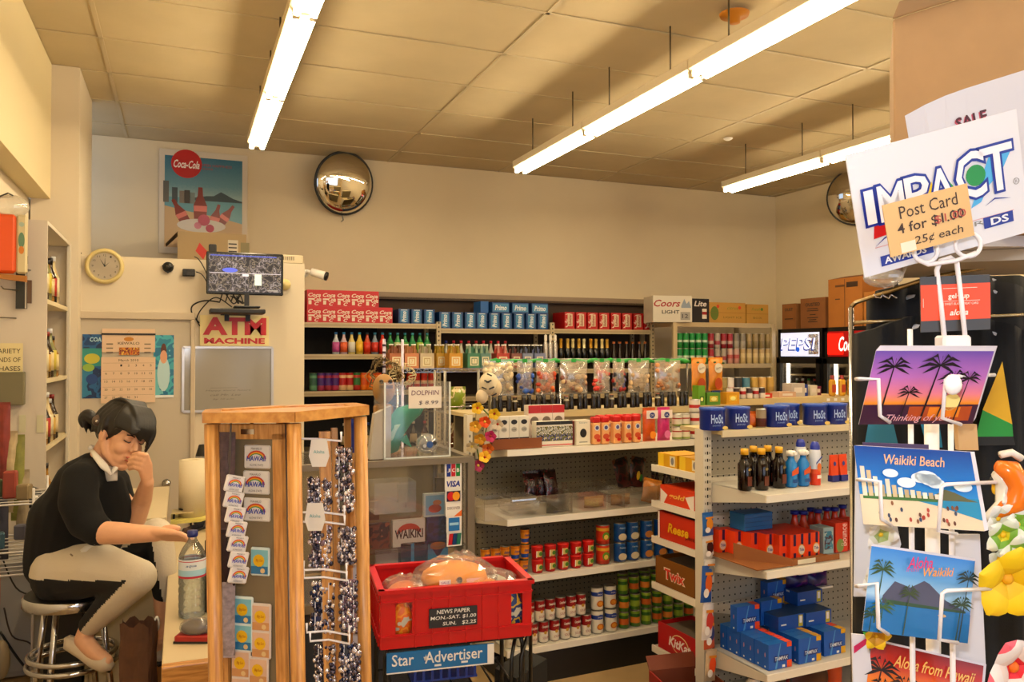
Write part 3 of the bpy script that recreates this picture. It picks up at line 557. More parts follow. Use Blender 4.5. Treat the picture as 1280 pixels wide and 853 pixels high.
# second shelf, bay one: soda bottles
cols = [('c8d0d8', 'c060a0', '4080c0'), ('d8c0c8', 'e07040', '50a0d0'), ('e8d890', 'd8d8d0', '4080b0'), ('e0c860', 'e8c040', '50a0c0'), ('c86040', 'd04020', '203040'), ('90a0b0', 'c84030', '4090b0'), ('d04838', 'd03028', '3080a0'), ('40905a', '308048', '2f8f9f'), ('50a068', 'c8d0a0', '2f8f9f'), ('3a8858', '70b050', '3090a0'), ('48a070', '409060', '50b0c0'), ('3f8f4f', 'b0c860', '2f8f9f'), ('389058', '50a060', '3098a8')]
bx = px_row(416, 540, 13); n = 0
tones = ['purple and white', 'orange-red', 'pale yellow', 'yellow', 'dark red', 'grey-blue', 'bright red', 'green', 'pale green', 'lime green', 'sea green', 'light green', 'mint green']
for i, (bd, lb, cp) in enumerate(cols):
    put(bottle(.032, .195, .012, bd, lb, cp, (.1, .55)).mesh('soda_bottle'), 'soda_bottle', '%s soda bottle on the second back shelf, %s' % (tones[i], nth(i, 13)), 'bottle', (bx[i], BF+.06, z2[0]), 0, 'soda bottles on the second back shelf')
# third shelf bay one: tall cans in colours
cs = [('3a6a5a', '70a080'), ('503080', 'a04060'), ('503080', 'a03848'), ('502878', 'b04060'), ('b02828', 'd8b890'), ('b02020', 'e0c090'), ('3a7a40', 'b83830'), ('d06018', 'e08020'), ('d86818', 'e89030'), ('c85818', 'e08828')]
nm = ['green', 'violet', 'dark violet', 'plum', 'red', 'crimson', 'green and red', 'orange', 'bright orange', 'burnt orange']
for i, x in enumerate(px_row(388, 478, 10)):
    put(can(.034, .16, [(0, cs[i][1]), (.3, cs[i][0]), (.7, cs[i][1]), (.85, cs[i][0])], '6a665c').mesh('juice_can'), 'juice_can', 'tall %s drink can on the third back shelf, %s' % (nm[i], nth(i, 10)), 'can', (x, BF+.06, z3[0]), 0, 'tall drink cans on the third back shelf')
cm = can(.03, .15, [(0, 'c84020'), (.35, 'e0b890'), (.55, 'c03818')], 'b0a898').mesh('juice_can')
row(cm, WF, [onY(p, 470, BF).x for p in (514, 523, 532, 541)], BF+.05, z3[0], 'juice_can', 'orange-red tall can under the wire shelf, {}', 'can', 'orange cans under the wire shelf')
# lower bay one row
for i, x in enumerate(px_row(425, 540, 8)):
    put(bottle(.034, .22, .013, ['3a1c14', '5a2a18', '20302a'][i % 3], 'b8a888', ['d8d0c8', 'c02828', '305090'][i % 3]).mesh('soda_bottle'), 'soda_bottle', 'dark soda bottle on the lower back shelf, %s' % nth(i, 8), 'bottle', (x, BF+.08, .76), 0, 'dark bottles on the lower back shelf')
    
# bay 2 and 3 second shelf: pink caps behind and bottles of wine
for i, x in enumerate(px_row(556, 640, 9)):
    put(bottle(.03, .25, .012, 'b8b8a8', 'c8c0b8', ['24409a', 'c02438', 'd03048'][min(i, 2) if i < 3 else 1+i % 2]).mesh('soda_bottle'), 'soda_bottle', '%s-capped clear bottle behind the bottle carriers, %s' % ('blue' if i == 0 else 'pink', nth(i, 9)), 'bottle', (x, BF+.1, z2[1]), 0, 'capped bottles in the middle back bay')
foil = ['e6dcb0', 'c89828', 'd0b060', 'd8c890', 'c8a040']
sp = [onY(p, 440, BF).x for p in (697, 705, 713, 720, 727, 734, 742, 749, 756, 763, 771, 779, 787, 795, 803, 811)]
wb = []
for f in foil:
    wb.append(G().lathe([(.026, 0, C('14180e', .15)), (.0295, .01, C('14180e', .15)), (.0295, .13, C('14180e', .15)), (.034, .17, C('14180e', .15)), (.018, .205, C(f, .35, .4)), (.0155, .27, C(f, .35, .4)), (.018, .275, C(f, .35, .4)), (.018, .295, C(f, .35, .4)), (.0, .3, C(f, .35, .4))], 14).mesh('wine_bottle'))
    g = G(); g.box((0, -.043, .08), (.04, .004, .05), C('c8b890', .5)); 
for i, x in enumerate(sp):
    put(wb[i % 5] if i < 10 else G().lathe([(.026, 0, C('2a160c', .15)), (.0295, .01, C('2a160c', .15)), (.0295, .12, C('2a160c', .15)), (.016, .19, C('2a160c', .15)), (.015, .25, C('a86020', .3)), (.016, .27, C('a86020', .3)), (0, .272, C('a86020', .3))], 12).mesh('wine_bottle'), 'wine_bottle', ('sparkling wine bottle with pale foil neck, %s of the back row' if i < 10 else 'brown wine bottle with orange neck, %s of the back row') % nth(i, len(sp)), 'bottle', (x, BF+.06+.01*(i % 2), z2[2]-.0), 0, 'wine bottles on the back shelf')
wz = onY(600, 460, 6.6).z
for i, p in enumerate((682, 688, 694)):
    put(G().lathe([(.022, 0, C('b8b4b0', .25, .8)), (.024, .2, C('b8b4b0', .25, .8)), (.014, .24, C('d8d0c4', .3)), (.014, .29, C('d8d0c4', .3)), (0, .3, WHITE)], 12).mesh('silver_bottle'), 'silver_bottle', 'slim silver bottle beside the wine bottles, %s' % nth(i, 3), 'bottle', (onY(p, 440, 6.75).x, 6.75, wz+.001), 0, 'slim silver bottles')
# chrome wire shelf in front of bay two with bottle carriers
WY = 6.6; a = onY(497, 461, WY); b = onY(700, 461, WY); wz = onY(600, 460, WY).z
t = thing('wire_shelf', 'chrome wire shelf unit holding square bottle carriers before the back bays', 'shelf', ((a.x+b.x)/2, WY+.2, 0)); wd = b.x-a.x
for z in (wz, wz-.33, wz-.66):
    g = G(); g.box((0, -.2, z-.004), (wd, .008, .008), CHROME); g.box((0, -.2, z-.034), (wd, .008, .008), CHROME); g.box((0, .2, z-.004), (wd, .008, .008), CHROME)
    k = int(wd/.03); g.tube([(-wd/2+wd*i/k, -.2, z-.006-.026*(i % 2)) for i in range(k+1)], .004, CHROME, 4)
    for i in range(22): g.box((-wd/2+wd*(i+.5)/22, 0, z-.002), (.006, .4, .005), STEEL)
    g.obj('wire_deck', t)
for sx in (-1, 1):
    for y in (-.2, .2): g = G(); g.cyl((sx*wd/2, y, 0), (sx*wd/2, y, wz+(.18 if sx < 0 else .02)), .013, CHROME, 10); g.obj('post', t)
def carrier(w, col, lab, neck):
    g = carton(w, .13, .125, col, '3a3020'); F = face(0); g.rect(-w*.32, .02, w*.32, .095, C('e0d8b8', .5), F, 0); g.rect(-w*.22, .03, w*.22, .085, C(lab, .5), F, .0006); g.rect(-w*.17, .037, w*.17, .078, C('e0d8b8', .5), F, .0012); g.text('7', 0, .058, w*.12, .028, C(lab, .5), F, .0018)
    g.prism([(-w/2, .125), (w/2, .125), (w/2, .15), (w*.35, .165), (w*.12, .165), (w*.1, .18), (-w*.1, .18), (-w*.12, .165), (-w*.35, .165), (-w/2, .15)], .003, C(col, .5), frame((0, .064, 0), (1, 0, 0), (0, 0, 1)))
    for s_ in (-.26, .26):
        for y in (.035, .1): g.lathe([(.02, .1, C(neck, .2)), (.012, .15, C(neck, .2)), (.012, .19, WHITE), (.013, .2, WHITE), (0, .2, WHITE)], 8, TR(s_*w, y, 0))
    return g.mesh('bottle_carrier')
cc = [(496, 'b07048', 'c08858', '7a4a28', 'brown'), (515, 'c88a60', 'd09868', 'a87848', 'tan'), (534, 'c8b89c', 'b8a070', '9a9470', 'cream'), (570, 'c8982c', 'd8a030', 'a08828', 'amber yellow'), (593, '4f8a6c', '3f7a5c', '90a890', 'green'), (607, '6a8f86', '4a7a70', '90a890', 'grey-green'), (629, 'b84838', 'c03828', 'c08070', 'red'), (646, '8a5a52', 'a04848', '2a2018', 'dull red'), (660, '8890a8', '3a4a88', '20201c', 'grey-blue'), (675, '7880a0', '3a4a88', '1c1a18', 'blue')]
for i, (p, c1, c2, c3, nm_) in enumerate(cc):
    put(carrier(.118 if i not in (5, 7, 8, 9) else .095, c1, c2, c3), 'bottle_carrier', '%s cardboard bottle carrier on the chrome wire shelf, %s' % (nm_, nth(i, len(cc))), 'carrier', (onY(p, 450, WY-.16).x, WY+.0-.16, wz+.002), 0, 'bottle carriers on the wire shelf')
put(carrier(.09, 'c8a038', 'd8a030', 'a08828'), 'bottle_carrier', 'narrow yellow bottle carrier behind the amber yellow one', 'carrier', (onY(552, 450, WY).x, WY, wz+.002), 0, 'bottle carriers on the wire shelf')

# ================================================================ CORNER SHELF with beer packs, before the coolers
CYF = 6.77; cx0 = onY(843, 403, CYF).x; cx1 = 5.70; cz1 = onY(843, 403, CYF).z+.0; cz2 = onY(843, 458, CYF).z+.02; cz3 = onY(930, 497, CYF).z
t = thing('corner_shelving', 'beige steel shelving in the back corner holding stacked drink cans', 'shelving', ((cx0+cx1)/2, CYF+.3, 0)); wd = cx1-cx0
for z in (cz1, cz2, cz3, .7, .3):
    g = G(); g.box((0, 0, z-.012), (wd, .6, .02), SH); g.box((0, -.3, z-.02), (wd, .014, .045), SHL); g.box((-wd/2, 0, z-.02), (.014, .6, .045), SHL); g.obj('shelf_board', t)
for sx in (-1, 1):
    for y in (-.3, .3):
        hh = cz1+.06 if sx < 0 and y < 0 else cz1
        g = G(); g.box((sx*wd/2, y, hh/2), (.045, .03, hh), SHL); g.obj('post', t)
# on top: packs
def at_c(px, dy=.02): return onY(px, 400, CYF+dy).x
w_ = at_c(858)-at_c(815); g = carton(w_, .3, .26, 'c8c0b0', 'b8b0a0'); F = face(0); g.text('Coors', -w_*.14, .185, w_*.68, .07, C('a01c20', .4), F, 0, .3, .02); g.text('LIGHT', -.02, .1, w_*.45, .035, PRINTBLK, F, 0, 0, .02)
g.poly([(w_*.22, .16), (w_*.3, .23), (w_*.36, .18), (w_*.42, .21), (w_*.48, .14), (w_*.22, .14)], C('8a94a0', .4), F, .0004); g.rect(w_*.2, .02, w_*.45, .1, C('9a958c', .3), F, 0); g.text('12', w_*.32, .06, .06, .04, PRINTBLK, F, .001)
bb = [('d8c8b0', .15), ('b0a898', .2)]
put(g.mesh('beer_case'), 'beer_case', 'silver-white light beer case with red script on the corner shelf', 'case', (at_c(838), CYF-.02, cz1), R(-14))
w_ = at_c(885)-at_c(863); g = carton(w_, .25, .24, '171420', '0e0c10'); F = face(0); g.text('Lite', .0, .19, w_*.7, .055, C('d8d0c8', .4), F, 0, .2, .02); g.rect(w_*.1, .04, w_*.36, .14, C('d8d0c0', .4), F, 0); g.rect(w_*.1, .08, w_*.36, .11, C('a02028', .4), F, .0006)
put(g.mesh('beer_case'), 'beer_case', 'black beer case with white lettering beside the silver case', 'case', (at_c(874), CYF, cz1), 0)
def tanbox(w, d, h, txt, col='b08a4c', **k): g = carton(w, d, h, col, 'a07c42'); return g
w_ = at_c(932)-at_c(886); g = carton(w_, .4, .21, 'b89048', 'c09850'); F = face(0); g.disc(-w_*.34, .1, .05, C('6a7a30', .6), F, 0, ry=.07); g.disc(-w_*.25, .17, .018, C('c84a20', .6), F, 0); g.text('citrus', w_*.15, .155, w_*.3, .03, C('7a9040', .6), F, 0, .3); g.disc(w_*.34, .16, .018, C('c84a20', .6), F, 0); g.text('LIGHT ICE', w_*.15, .06, w_*.5, .02, C('6a6a30', .6), F, 0)
g.rect(-w_/2, .105, w_/2, .108, C('8a6a30', .6), F, 0); put(g.mesh('fruit_carton'), 'fruit_carton', 'tan fruit carton with green leaf print, wider one on corner shelf', 'carton', (at_c(909), CYF+.02, cz1), 0)
w_ = at_c(960)-at_c(933); g = carton(w_, .4, .2, 'b89048', 'c09850'); F = face(0); g.text('fresh', -.02, .15, w_*.4, .03, C('7a9040', .6), F, 0, .3); g.disc(w_*.2, .15, .016, C('5a8030', .6), F, 0); g.text('BOX', 0, .06, w_*.4, .02, C('6a6a30', .6), F, 0); g.rect(-w_/2, .1, w_/2, .103, C('8a6a30', .6), F, 0)
put(g.mesh('fruit_carton'), 'fruit_carton', 'tan fruit carton with green print, narrower one next to brown boxes', 'carton', (at_c(947), CYF+.02, cz1), 0)
# cans in two layers
def tall(cols_): return can(.031, .155, cols_, 'c8c4b8', 12).mesh('beer_can')
gr = tall([(0, '188038'), (.4, 'b8c8b0'), (.55, '189040')]); rd = tall([(0, '8a1c28'), (.3, 'b8a090'), (.5, 'a02430')]); rs = tall([(0, 'b0a898'), (.25, 'a03038'), (.5, 'a89c8c')]); sv = tall([(0, 'a8a090'), (.5, '888070')]); tn = tall([(0, 'c0aa78'), (.4, 'd0bc8c'), (.7, 'b8a070')]); pk = tall([(0, 'c09080'), (.35, 'b85850'), (.6, 'c8a898')]); bw = tall([(0, '8a7850'), (.5, 'a08c60')])
px_ = [849+7.9*i for i in range(15)]
lo = [gr, gr, gr, gr, gr, rd, rs, rs, pk, pk, tn, tn, tn, tn, tn]; up_ = [gr, gr, gr, gr, gr, rd, rs, rd, rd, sv, sv, bw, bw, bw, bw]
nmc = {gr: 'green', rd: 'dark red', rs: 'silver-red', sv: 'silver', tn: 'tan', pk: 'pink-brown', bw: 'bronze'}
for lay, L, z in (('lower', lo, cz2), ('upper', up_, cz2+.156)):
    for i, m in enumerate(L): put(m, 'beer_can', '%s tall beer can in the %s layer on corner shelf, %s' % (nmc[m], lay, nth(i, 15)), 'can', (at_c(px_[i], .05), CYF+.05, z), random.uniform(0, 6), 'tall beer cans on the corner shelf')
for i, p in enumerate((892, 899, 907, 914, 922, 929, 937, 944, 951)):
    m = [can(.03, .15, [(0, c)], '8a8478', 12).mesh('beer_can') for c in ['2a2a30', '3a3a38', '6a6a60', '5a5030', '8a2020', 'c8b890', '205a38', '803028', '302c28']][i]
    put(m, 'beer_can', '%s tall can on the third corner shelf, %s' % (['black', 'charcoal', 'grey', 'olive', 'red', 'cream', 'green', 'rust', 'dark'][i], nth(i, 9)), 'can', (at_c(p, .12), CYF+.12, cz3+.0), 0, 'cans on the third corner shelf')
# back room things above the cans: a red and white tag
g = carton(.12, .1, .06, 'c02838'); put(g.mesh('snack_box'), 'snack_box', 'small red box standing behind the upper beer cans', 'box', (at_c(918, .3), CYF+.35, cz2), 0)

# ================================================================ DRINK COOLERS along the right wall
def cooler(y0, y1, name_l, sign, kind):
    t = thing('drink_cooler', name_l, 'cooler', (5.75, (y0+y1)/2, 0), R(-90)); w = y1-y0-.02; ht = 1.85; K = C('100f10', .4)
    # local: x along -Y world, y into the wall
    for c_, s_ in [((-w/2+.02, .33, ht/2), (.04, .64, ht)), ((w/2-.02, .33, ht/2), (.04, .64, ht)), ((0, .33, ht-.02), (w, .64, .04)), ((0, .33, .05), (w, .64, .1)), ((0, .64, ht/2), (w, .02, ht))]:
        g = G(); g.box(c_, s_, K); g.obj('cabinet_panel', t)
    zs = 1.57; g = G(); g.box((0, .1, (zs+ht-.04)/2), (w-.08, .18, ht-.04-zs), {'*': K, 'front': sign[0]}); F = frame((0, .0085, (zs+ht-.04)/2), (1, 0, 0), (0, 0, 1))
    if kind == 'pep':
        g.rect(w*.2, -.1, w*.42, .1, blotch('ice_print', ['c8ccd8', '8890b0', 'e8e8f0', 'a08878'], 30), F, 0)
        g.text('PEPSI', -.03, 0, w*.8, .13, C('2848a8', .4, emit=.4), F, .001, .15, .03); g.text('PEPSI', -.022, .006, w*.78, .115, C('eef0ff', .4, emit=.8), F, .002, .15, .0)
        g.disc(-.02, -.05, .025, C('2c68c8', .4, emit=.8), F, .003)
    else:
        g.rect(-w*.44, -.1, -w*.12, .1, C('f02818', .4, emit=1.0), F, .0005)
        g.text('Coca-Cola', w*.1, .0, w*.62, .14, C('f4e8e0', .4, emit=1.2), F, .001, .3, .012)
    g.obj('lit_sign', t)
    for sx in (-1, 1):
        g = G(); g.box((sx*(w/2-.035), -.005, .84), (.05, .03, 1.42), K); g.obj('door_stile', t)
    for z in (.14, 1.53): g = G(); g.box((0, -.005, z), (w-.02, .03, .06), K); g.obj('door_rail', t)
    g = G(); g.box((0, -.002, .83), (w-.12, .006, 1.34), clear('cooler_glass', film=.05)); g.obj('door_glass', t)
    g = G(); g.box((-w/2+.09, .06, .85), (.03, .02, 1.3), C('fff0d8', .5, emit=4)); g.obj('inner_lamp', t)
    for k, z in enumerate((.25, .55, .85, 1.13, 1.38)):
        g = G(); g.box((0, .34, z), (w-.1, .5, .012), C('c8b890', .5)); g.obj('cooler_shelf', t)
    g = G(); g.box((0, .6, .85), (w-.1, .01, 1.4), C('c0b088', .6)); g.obj('liner', t)
    return t, w
c1, w1 = cooler(6.12, 6.77, 'black drink cooler with a lit white and blue sign', (C('d8dcf0', .4, emit=.7),), 'pep')
c2, w2_ = cooler(5.46, 6.11, 'black drink cooler with a lit red sign beside cardboard boxes', (C('9a0c10', .4, emit=.5),), 'coke')
bm_ = [bottle(.033, .2, .012, c, l, k).mesh('cooler_bottle') for c, l, k in [('2a5a30', 'b8a020', 'd0d0d0'), ('1a2a18', 'c03020', 'c03020'), ('7a1c30', 'e0e0e0', 'e0e0e0'), ('3a3a20', '2060a0', '3070c0'), ('c8b890', '308040', '20a050')]]
for cy, nm_ in ((6.445, 'white-signed'), (5.785, 'red-signed')):
    for zi, z in enumerate((1.136, .856)):
        for i in range(6):
            put(bm_[(i*2+zi) % 5], 'cooler_bottle', 'drink bottle behind glass in the %s cooler, %s row, %s' % (nm_, ['upper', 'lower'][zi], nth(i, 6)), 'bottle', (5.75+.17, cy+.22-.085*i, z+.006), 0, 'bottles inside the %s cooler' % nm_)
# boxes on the coolers
def bigbox(w, d, h, col='9a6c34'):
    g = G(); K = C(col, .75, noise=.06, nscale=8); g.box((0, 0, h/2), (w, d, h), K); g.box((0, 0, h+.001), (w*.04, d, .002), C('b08c54', .4)); return g
g = bigbox(.3, .34, .30, '8a5c30'); F = frame((-.151, 0, 0), (0, -1, 0), (0, 0, 1)); F2 = F
g.text('OUSTED', .0, .235, .2, .035, PRINTBLK, F2, .0006, 0, .02)
for i, (y, w) in enumerate([(.19, .14), (.17, .16), (.13, .08), (.1, .15), (.08, .1), (.06, .13)]): g.rect(-w/2, y, w/2, y+.008, C('3a2414', .6), F2, .0006)
put(g.mesh('cardboard_box'), 'cardboard_box', 'brown cardboard box with black print on top of the white-signed cooler', 'box', (5.93, 6.28, 1.85), 0)
g = bigbox(.3, .2, .26, '8f6030'); F = frame((-.151, 0, 0), (0, -1, 0), (0, 0, 1)); g.text('OUST', 0, .2, .12, .03, PRINTBLK, F, .0006, 0, .02); g.rect(-.06, .1, .06, .11, C('3a2414', .6), F, .0006)
put(g.mesh('cardboard_box'), 'cardboard_box', 'partly hidden brown box between fruit cartons and the printed box', 'box', (5.93, 6.62, 1.85), 0)
g = bigbox(.42, .42, .46, 'a8702e'); F = frame((-.211, 0, 0), (0, -1, 0), (0, 0, 1)); g.rect(-.12, .38, -.0, .4, C('6a4520', .6), F, .0006); g.rect(.02, .37, .16, .42, C('4a3018', .6), F, .0006); g.rect(-.12, .26, -.06, .27, C('4a3018', .6), F, .0006)
g.hex8([(-.21, -.2, .455), (.0, -.2, .455), (.0, .2, .455), (-.21, .2, .455), (-.2, -.2, .462), (.0, -.2, .5), (.0, .2, .5), (-.2, .2, .462)], C('8a5a26', .75)); g.rect(-.004, 0, .004, .45, C('6a4520', .6), F, .0008)
put(g.mesh('cardboard_box'), 'cardboard_box', 'tallest brown cardboard box on top of the red-signed cooler', 'box', (5.98, 5.85, 1.85), 0)
g = bigbox(.36, .3, .31, 'b07832'); put(g.mesh('cardboard_box'), 'cardboard_box', 'lower brown box in front of the tallest one on the coolers', 'box', (5.95, 5.47, 1.85), 0)
# ================================================================ GONDOLAS
PEG = C('8f8468', .6, noise=.04, nscale=10); PEGW = C('a8a294', .6); HOLE = C('2a2418', .9); GW = C('d6d0c2', .4); GT = C('e6e0d4', .35)
def shelf_part(g, x0, x1, yf, yb, z, GWm=GW, bracket=True, lip=.03):
    """a gondola shelf: pan, sloping price channel, end brackets"""
    g.box(((x0+x1)/2, (yf+yb)/2, z-.008), (x1-x0, yb-yf, .012), GWm); g.box(((x0+x1)/2, yf, z-.016), (x1-x0, .008, lip), GT)
    if bracket:
        for x in (x0+.004, x1-.004): g.hex8([(x-.003, yf, z-.03), (x+.003, yf, z-.03), (x+.003, yb, z-.09), (x-.003, yb, z-.09), (x-.003, yf, z-.002), (x+.003, yf, z-.002), (x+.003, yb, z-.002), (x-.003, yb, z-.002)], GWm)
def pegs(x0, x1, z0, z1, y, step=.028, r=.0042):
    g = G(); n = int((x1-x0)/step); m = int((z1-z0)/step); F = frame((x0, y-.0006, z0), (1, 0, 0), (0, 0, 1))
    for i in range(n):
        for j in range(m): g.disc((i+.5)*step, (j+.5)*step, r, HOLE, F, n=5)
    return g
A = FR(1.44, 3.59, R(3))
AZ = [.18, .525, .805, 1.138]; AB = .40; ATOP = 1.275; AW = 1.42
t = thing('gondola_shelf', 'cream pegboard shelving unit with canned food facing the camera', 'shelving', A.o, A.rz)
g = G(); g.box((AW/2-.02, AB+.012, .7), (AW+.04, .02, 1.14), PEG); g.obj('pegboard', t)
g = pegs(0, AW, .2, ATOP-.02, AB); g.obj('peg_holes', t, kind='stuff')
for x in (-.035, AW+.01):
    g = G(); g.box((x, AB+.01, .64), (.03, .05, 1.28), GW)
    for k in range(36): g.box((x, AB-.0155, .12+.03*k), (.005, .002, .014), HOLE)
    g.obj('slotted_post', t)
for z in AZ: g = G(); shelf_part(g, 0, AW, 0, AB, z); g.obj('shelf', t)
g = G(); g.box((AW/2, .012, .075), (AW, .02, .15), C('0e0c0a', .5)); g.box((AW/2, .2, .04), (AW, .38, .06), C('14110e', .6)); g.obj('kick_plate', t)
g = G(); g.box((AW/2-.02, AB+.15, ATOP), (AW+.04, .32, .02), C('c8b890', .5)); g.box((AW/2, AB-.01, ATOP-.005), (AW, .012, .035), C('b8a880', .5)); g.obj('top_board', t)
g = G(); g.box((AW/2, AB+.3, .63), (AW, .02, 1.26), PEG); g.obj('back_panel', t)
def ap(px, ly, z): return A.P(A.x(px, ly), ly, z)
def axs(a, b, n, ly): return span(A.x(a, ly), A.x(b, ly), n)
# deck: soup cans, two layers of six, then two by two wide cans, then green cans
soup = G().lathe([(.023, 0, STEEL), (.0253, .004, C('e4dccc', .4)), (.0253, .052, C('9c1a20', .4)), (.0253, .1, STEEL), (.0256, .104, STEEL), (.023, .104, STEEL), (0, .102, STEEL)], 16)
F = frame((0, -.0258, 0), (1, 0, 0), (0, 0, 1)); soup.text('Campbells', 0, .078, .036, .016, C('e8ddcc', .4), F, 0, .3, .02); soup.text('SOUP', 0, .025, .03, .012, C('9c1a20', .4), F); soup.disc(0, .05, .008, C('c8a040', .4), F, .0004); soup = soup.mesh('soup_can')
for lay, n_, a, b in ((0, 8, 630, 738), (1, 6, 654, 732)):
    row(soup, A, axs(a, b, n_, .05), .05, AZ[0]+.105*lay, 'soup_can', 'red and white soup can on the bottom shelf, %s layer, {}' % ['lower', 'upper'][lay], 'can', 'red and white soup cans')
chk = can(.031, .115, [(0, 'd8d4c4'), (.1, 'ddd8ca'), (.62, '2a4c9c'), (.8, 'ddd8ca')]); F = frame((0, -.032, 0), (1, 0, 0), (0, 0, 1)); chk.disc(0, .035, .02, C('c87828', .4), F, 0, ry=.016); chk.disc(0, .035, .013, C('e0a040', .4), F, .0006, ry=.01); chk.disc(0, .084, .018, C('2a4c9c', .4), F, .0004, ry=.012); chk.text('Swanson', 0, .084, .03, .008, WHITE, F, .001, .2); chk = chk.mesh('chicken_can')
for lay in (0, 1): row(chk, A, [A.x(p, .05) for p in (746, 762)], .05, AZ[0]+.116*lay, 'chicken_can', 'white and blue can with orange dish picture, %s layer, {}' % ['lower', 'upper'][lay], 'can', 'white and blue cans with dish picture')
veg = [can(.0265, .085, [(0, '4a7a28'), (.25, c), (.6, '2f6a24'), (.8, '8aa838')], n=14).mesh('vegetable_can') for c in ('c86a28', 'd88a38', '90a838')]
for lay, zz_ in enumerate((0, .086, .172)):
    for i, x in enumerate(axs(772, 866, 7, .05)):
        put(veg[(i+lay) % 3], 'vegetable_can', 'green vegetable can with orange picture on the bottom shelf, %s layer, %s' % (['lower', 'middle', 'upper'][lay], nth(i, 7)), 'can', A.P(x, .05+.01*(lay == 2), AZ[0]+zz_), random.uniform(-.4, .4), 'green vegetable cans')
for lay in (0, 1):
    for i, x in enumerate(axs(770, 850, 6, .14)):
        put(veg[i % 3], 'vegetable_can', 'green vegetable can in the hidden second row, %s stack, %s' % (['lower', 'upper'][lay], nth(i, 6)), 'can', A.P(x, .14, AZ[0]+.1+.086*(1+lay)-.1), 0, 'green vegetable cans') if lay else None
put(can(.03, .16, [(0, '3a1818'), (.5, '6a2020')]).mesh('tall_can'), 'tall_can', 'tall dark red can standing behind the soup cans by the basket', 'can', ap(652, .2, AZ[0]), 0)
# second shelf: cups, noodle cups, red bottle, blue cans
cup = G().lathe([(.018, 0, C('d8901c', .4)), (.0187, .008, C('1c50a0', .4)), (.0205, .026, C('dc9420', .4)), (.0228, .055, C('c87818', .4)), (.023, .066, C('e8a028', .4)), (.0236, .068, C('2a2420', .4)), (.0236, .072, C('3a3028', .3)), (0, .073, C('3a3028', .3))], 16)
F = frame((0, -.0222, .0), (1, 0, 0), (0, -.04, 1)); cup.text('cheese', 0, .045, .028, .014, C('1a3a80', .4), F, .0005, .2, .02); cup = cup.mesh('snack_cup')
for lay, n_, a, b in ((0, 5, 600, 660), (1, 5, 600, 662), (2, 1, 648, 664)):
    row(cup, A, axs(a, b, n_, .05), .05, AZ[1]+.0735*lay, 'snack_cup', 'yellow and blue snack cup stacked on the third shelf, %s layer, {}' % ['lower', 'upper', 'top'][lay], 'cup', 'yellow and blue snack cups')
nood = G().lathe([(.024, 0, C('b81818', .4)), (.026, .01, C('c81c18', .4)), (.0302, .06, C('d82820', .4)), (.0306, .063, C('c83028', .4)), (0, .064, C('c03028', .4))], 16)
F = frame((0, -.0285, .0), (1, 0, 0), (0, -.07, 1)); nood.rect(-.016, .015, .01, .045, C('d8c078', .4), F, .002); nood.disc(.004, .03, .01, C('5a8a30', .4), F, .003); nood.rect(-.02, .012, -.016, .045, WHITE, F, .002); nood = nood.mesh('noodle_cup')
for lay in (0, 1):
    row(nood, A, axs(663, 742, 5, .05), .05, AZ[1]+.0645*lay, 'noodle_cup', 'red instant noodle cup beside the snack cups, %s layer, {}' % ['lower', 'upper'][lay], 'cup', 'red instant noodle cups')
row(nood, A, axs(668, 735, 4, .15), .15, AZ[1]+.065, 'noodle_cup', 'red noodle cup in the second row behind the others, {}', 'cup', 'red noodle cups in the second row') if False else None
tc = can(.035, .1, [(0, 'a83018'), (.2, 'c84020'), (.7, 'd8a830'), (.85, 'c83820')]); F = frame((0, -.0355, 0), (1, 0, 0), (0, 0, 1)); tc.disc(0, .045, .02, C('6a9838', .4), F); tc.disc(0, .04, .012, C('e0c060', .4), F, .0005); tc = tc.mesh('pasta_can')
for lay in (0, 1): put(tc, 'pasta_can', 'orange-red pasta can left of the blue cans, %s one' % ['lower', 'upper'][lay], 'can', ap(753, .05, AZ[1]+.101*lay), 0, 'orange-red pasta cans')
bc = []
for pc in ('d8cfb4', 'd8cfb4', 'c88a48', 'c88a48'):
    b_ = can(.031, .1, [(0, '184a88'), (.12, '1c5a98'), (.88, '2a6aa8')]); F = frame((0, -.032, 0), (1, 0, 0), (0, 0, 1)); b_.disc(0, .03, .024, C(pc, .4), F, 0, ry=.018); b_.disc(0, .075, .02, C('3a78b0', .4), F, 0, ry=.008); b_.text('Progresso', 0, .075, .034, .008, WHITE, F, .0005, .2); bc.append(b_.mesh('broth_can'))
for lay in (0, 1):
    for i, x in enumerate([A.x(p, .05) for p in (774, 789.5, 807, 824, 841)]):
        put(bc[min(i, 3)], 'broth_can', 'blue soup can on the third shelf, %s layer, %s' % (['lower', 'upper'][lay], nth(i, 5)), 'can', A.P(x, .05, AZ[1]+.101*lay), 0, 'blue soup cans')
row(bc[0], A, axs(800, 862, 4, .15), .15, AZ[1]+.0, 'broth_can', 'blue soup can in the shaded second row, {}', 'can', 'blue soup cans in the second row')
# third shelf: acrylic tray with bagged snacks
TRY = clear('acrylic_tray', film=.1, gloss=.55, haze=.05, hazecol=(.75, .68, .5))
x0, x1 = A.x(606, .01), A.x(866, .01); t = thing('acrylic_tray', 'long clear acrylic tray holding bagged snacks on the second shelf', 'tray', A.P((x0+x1)/2, .17, AZ[2]), A.rz); w_ = x1-x0
for nm_, c_, s_ in [('front_pane', (0, -.155, .05), (w_, .004, .1)), ('back_pane', (0, .155, .05), (w_, .004, .1)), ('end_pane', (-w_/2, 0, .05), (.004, .31, .1)), ('end_pane', (w_/2, 0, .05), (.004, .31, .1)), ('divider', (-.13, 0, .05), (.003, .3, .1)), ('divider', (.18, 0, .05), (.003, .3, .1))]:
    g = G(); g.box(c_, s_, TRY); g.obj(nm_, t)
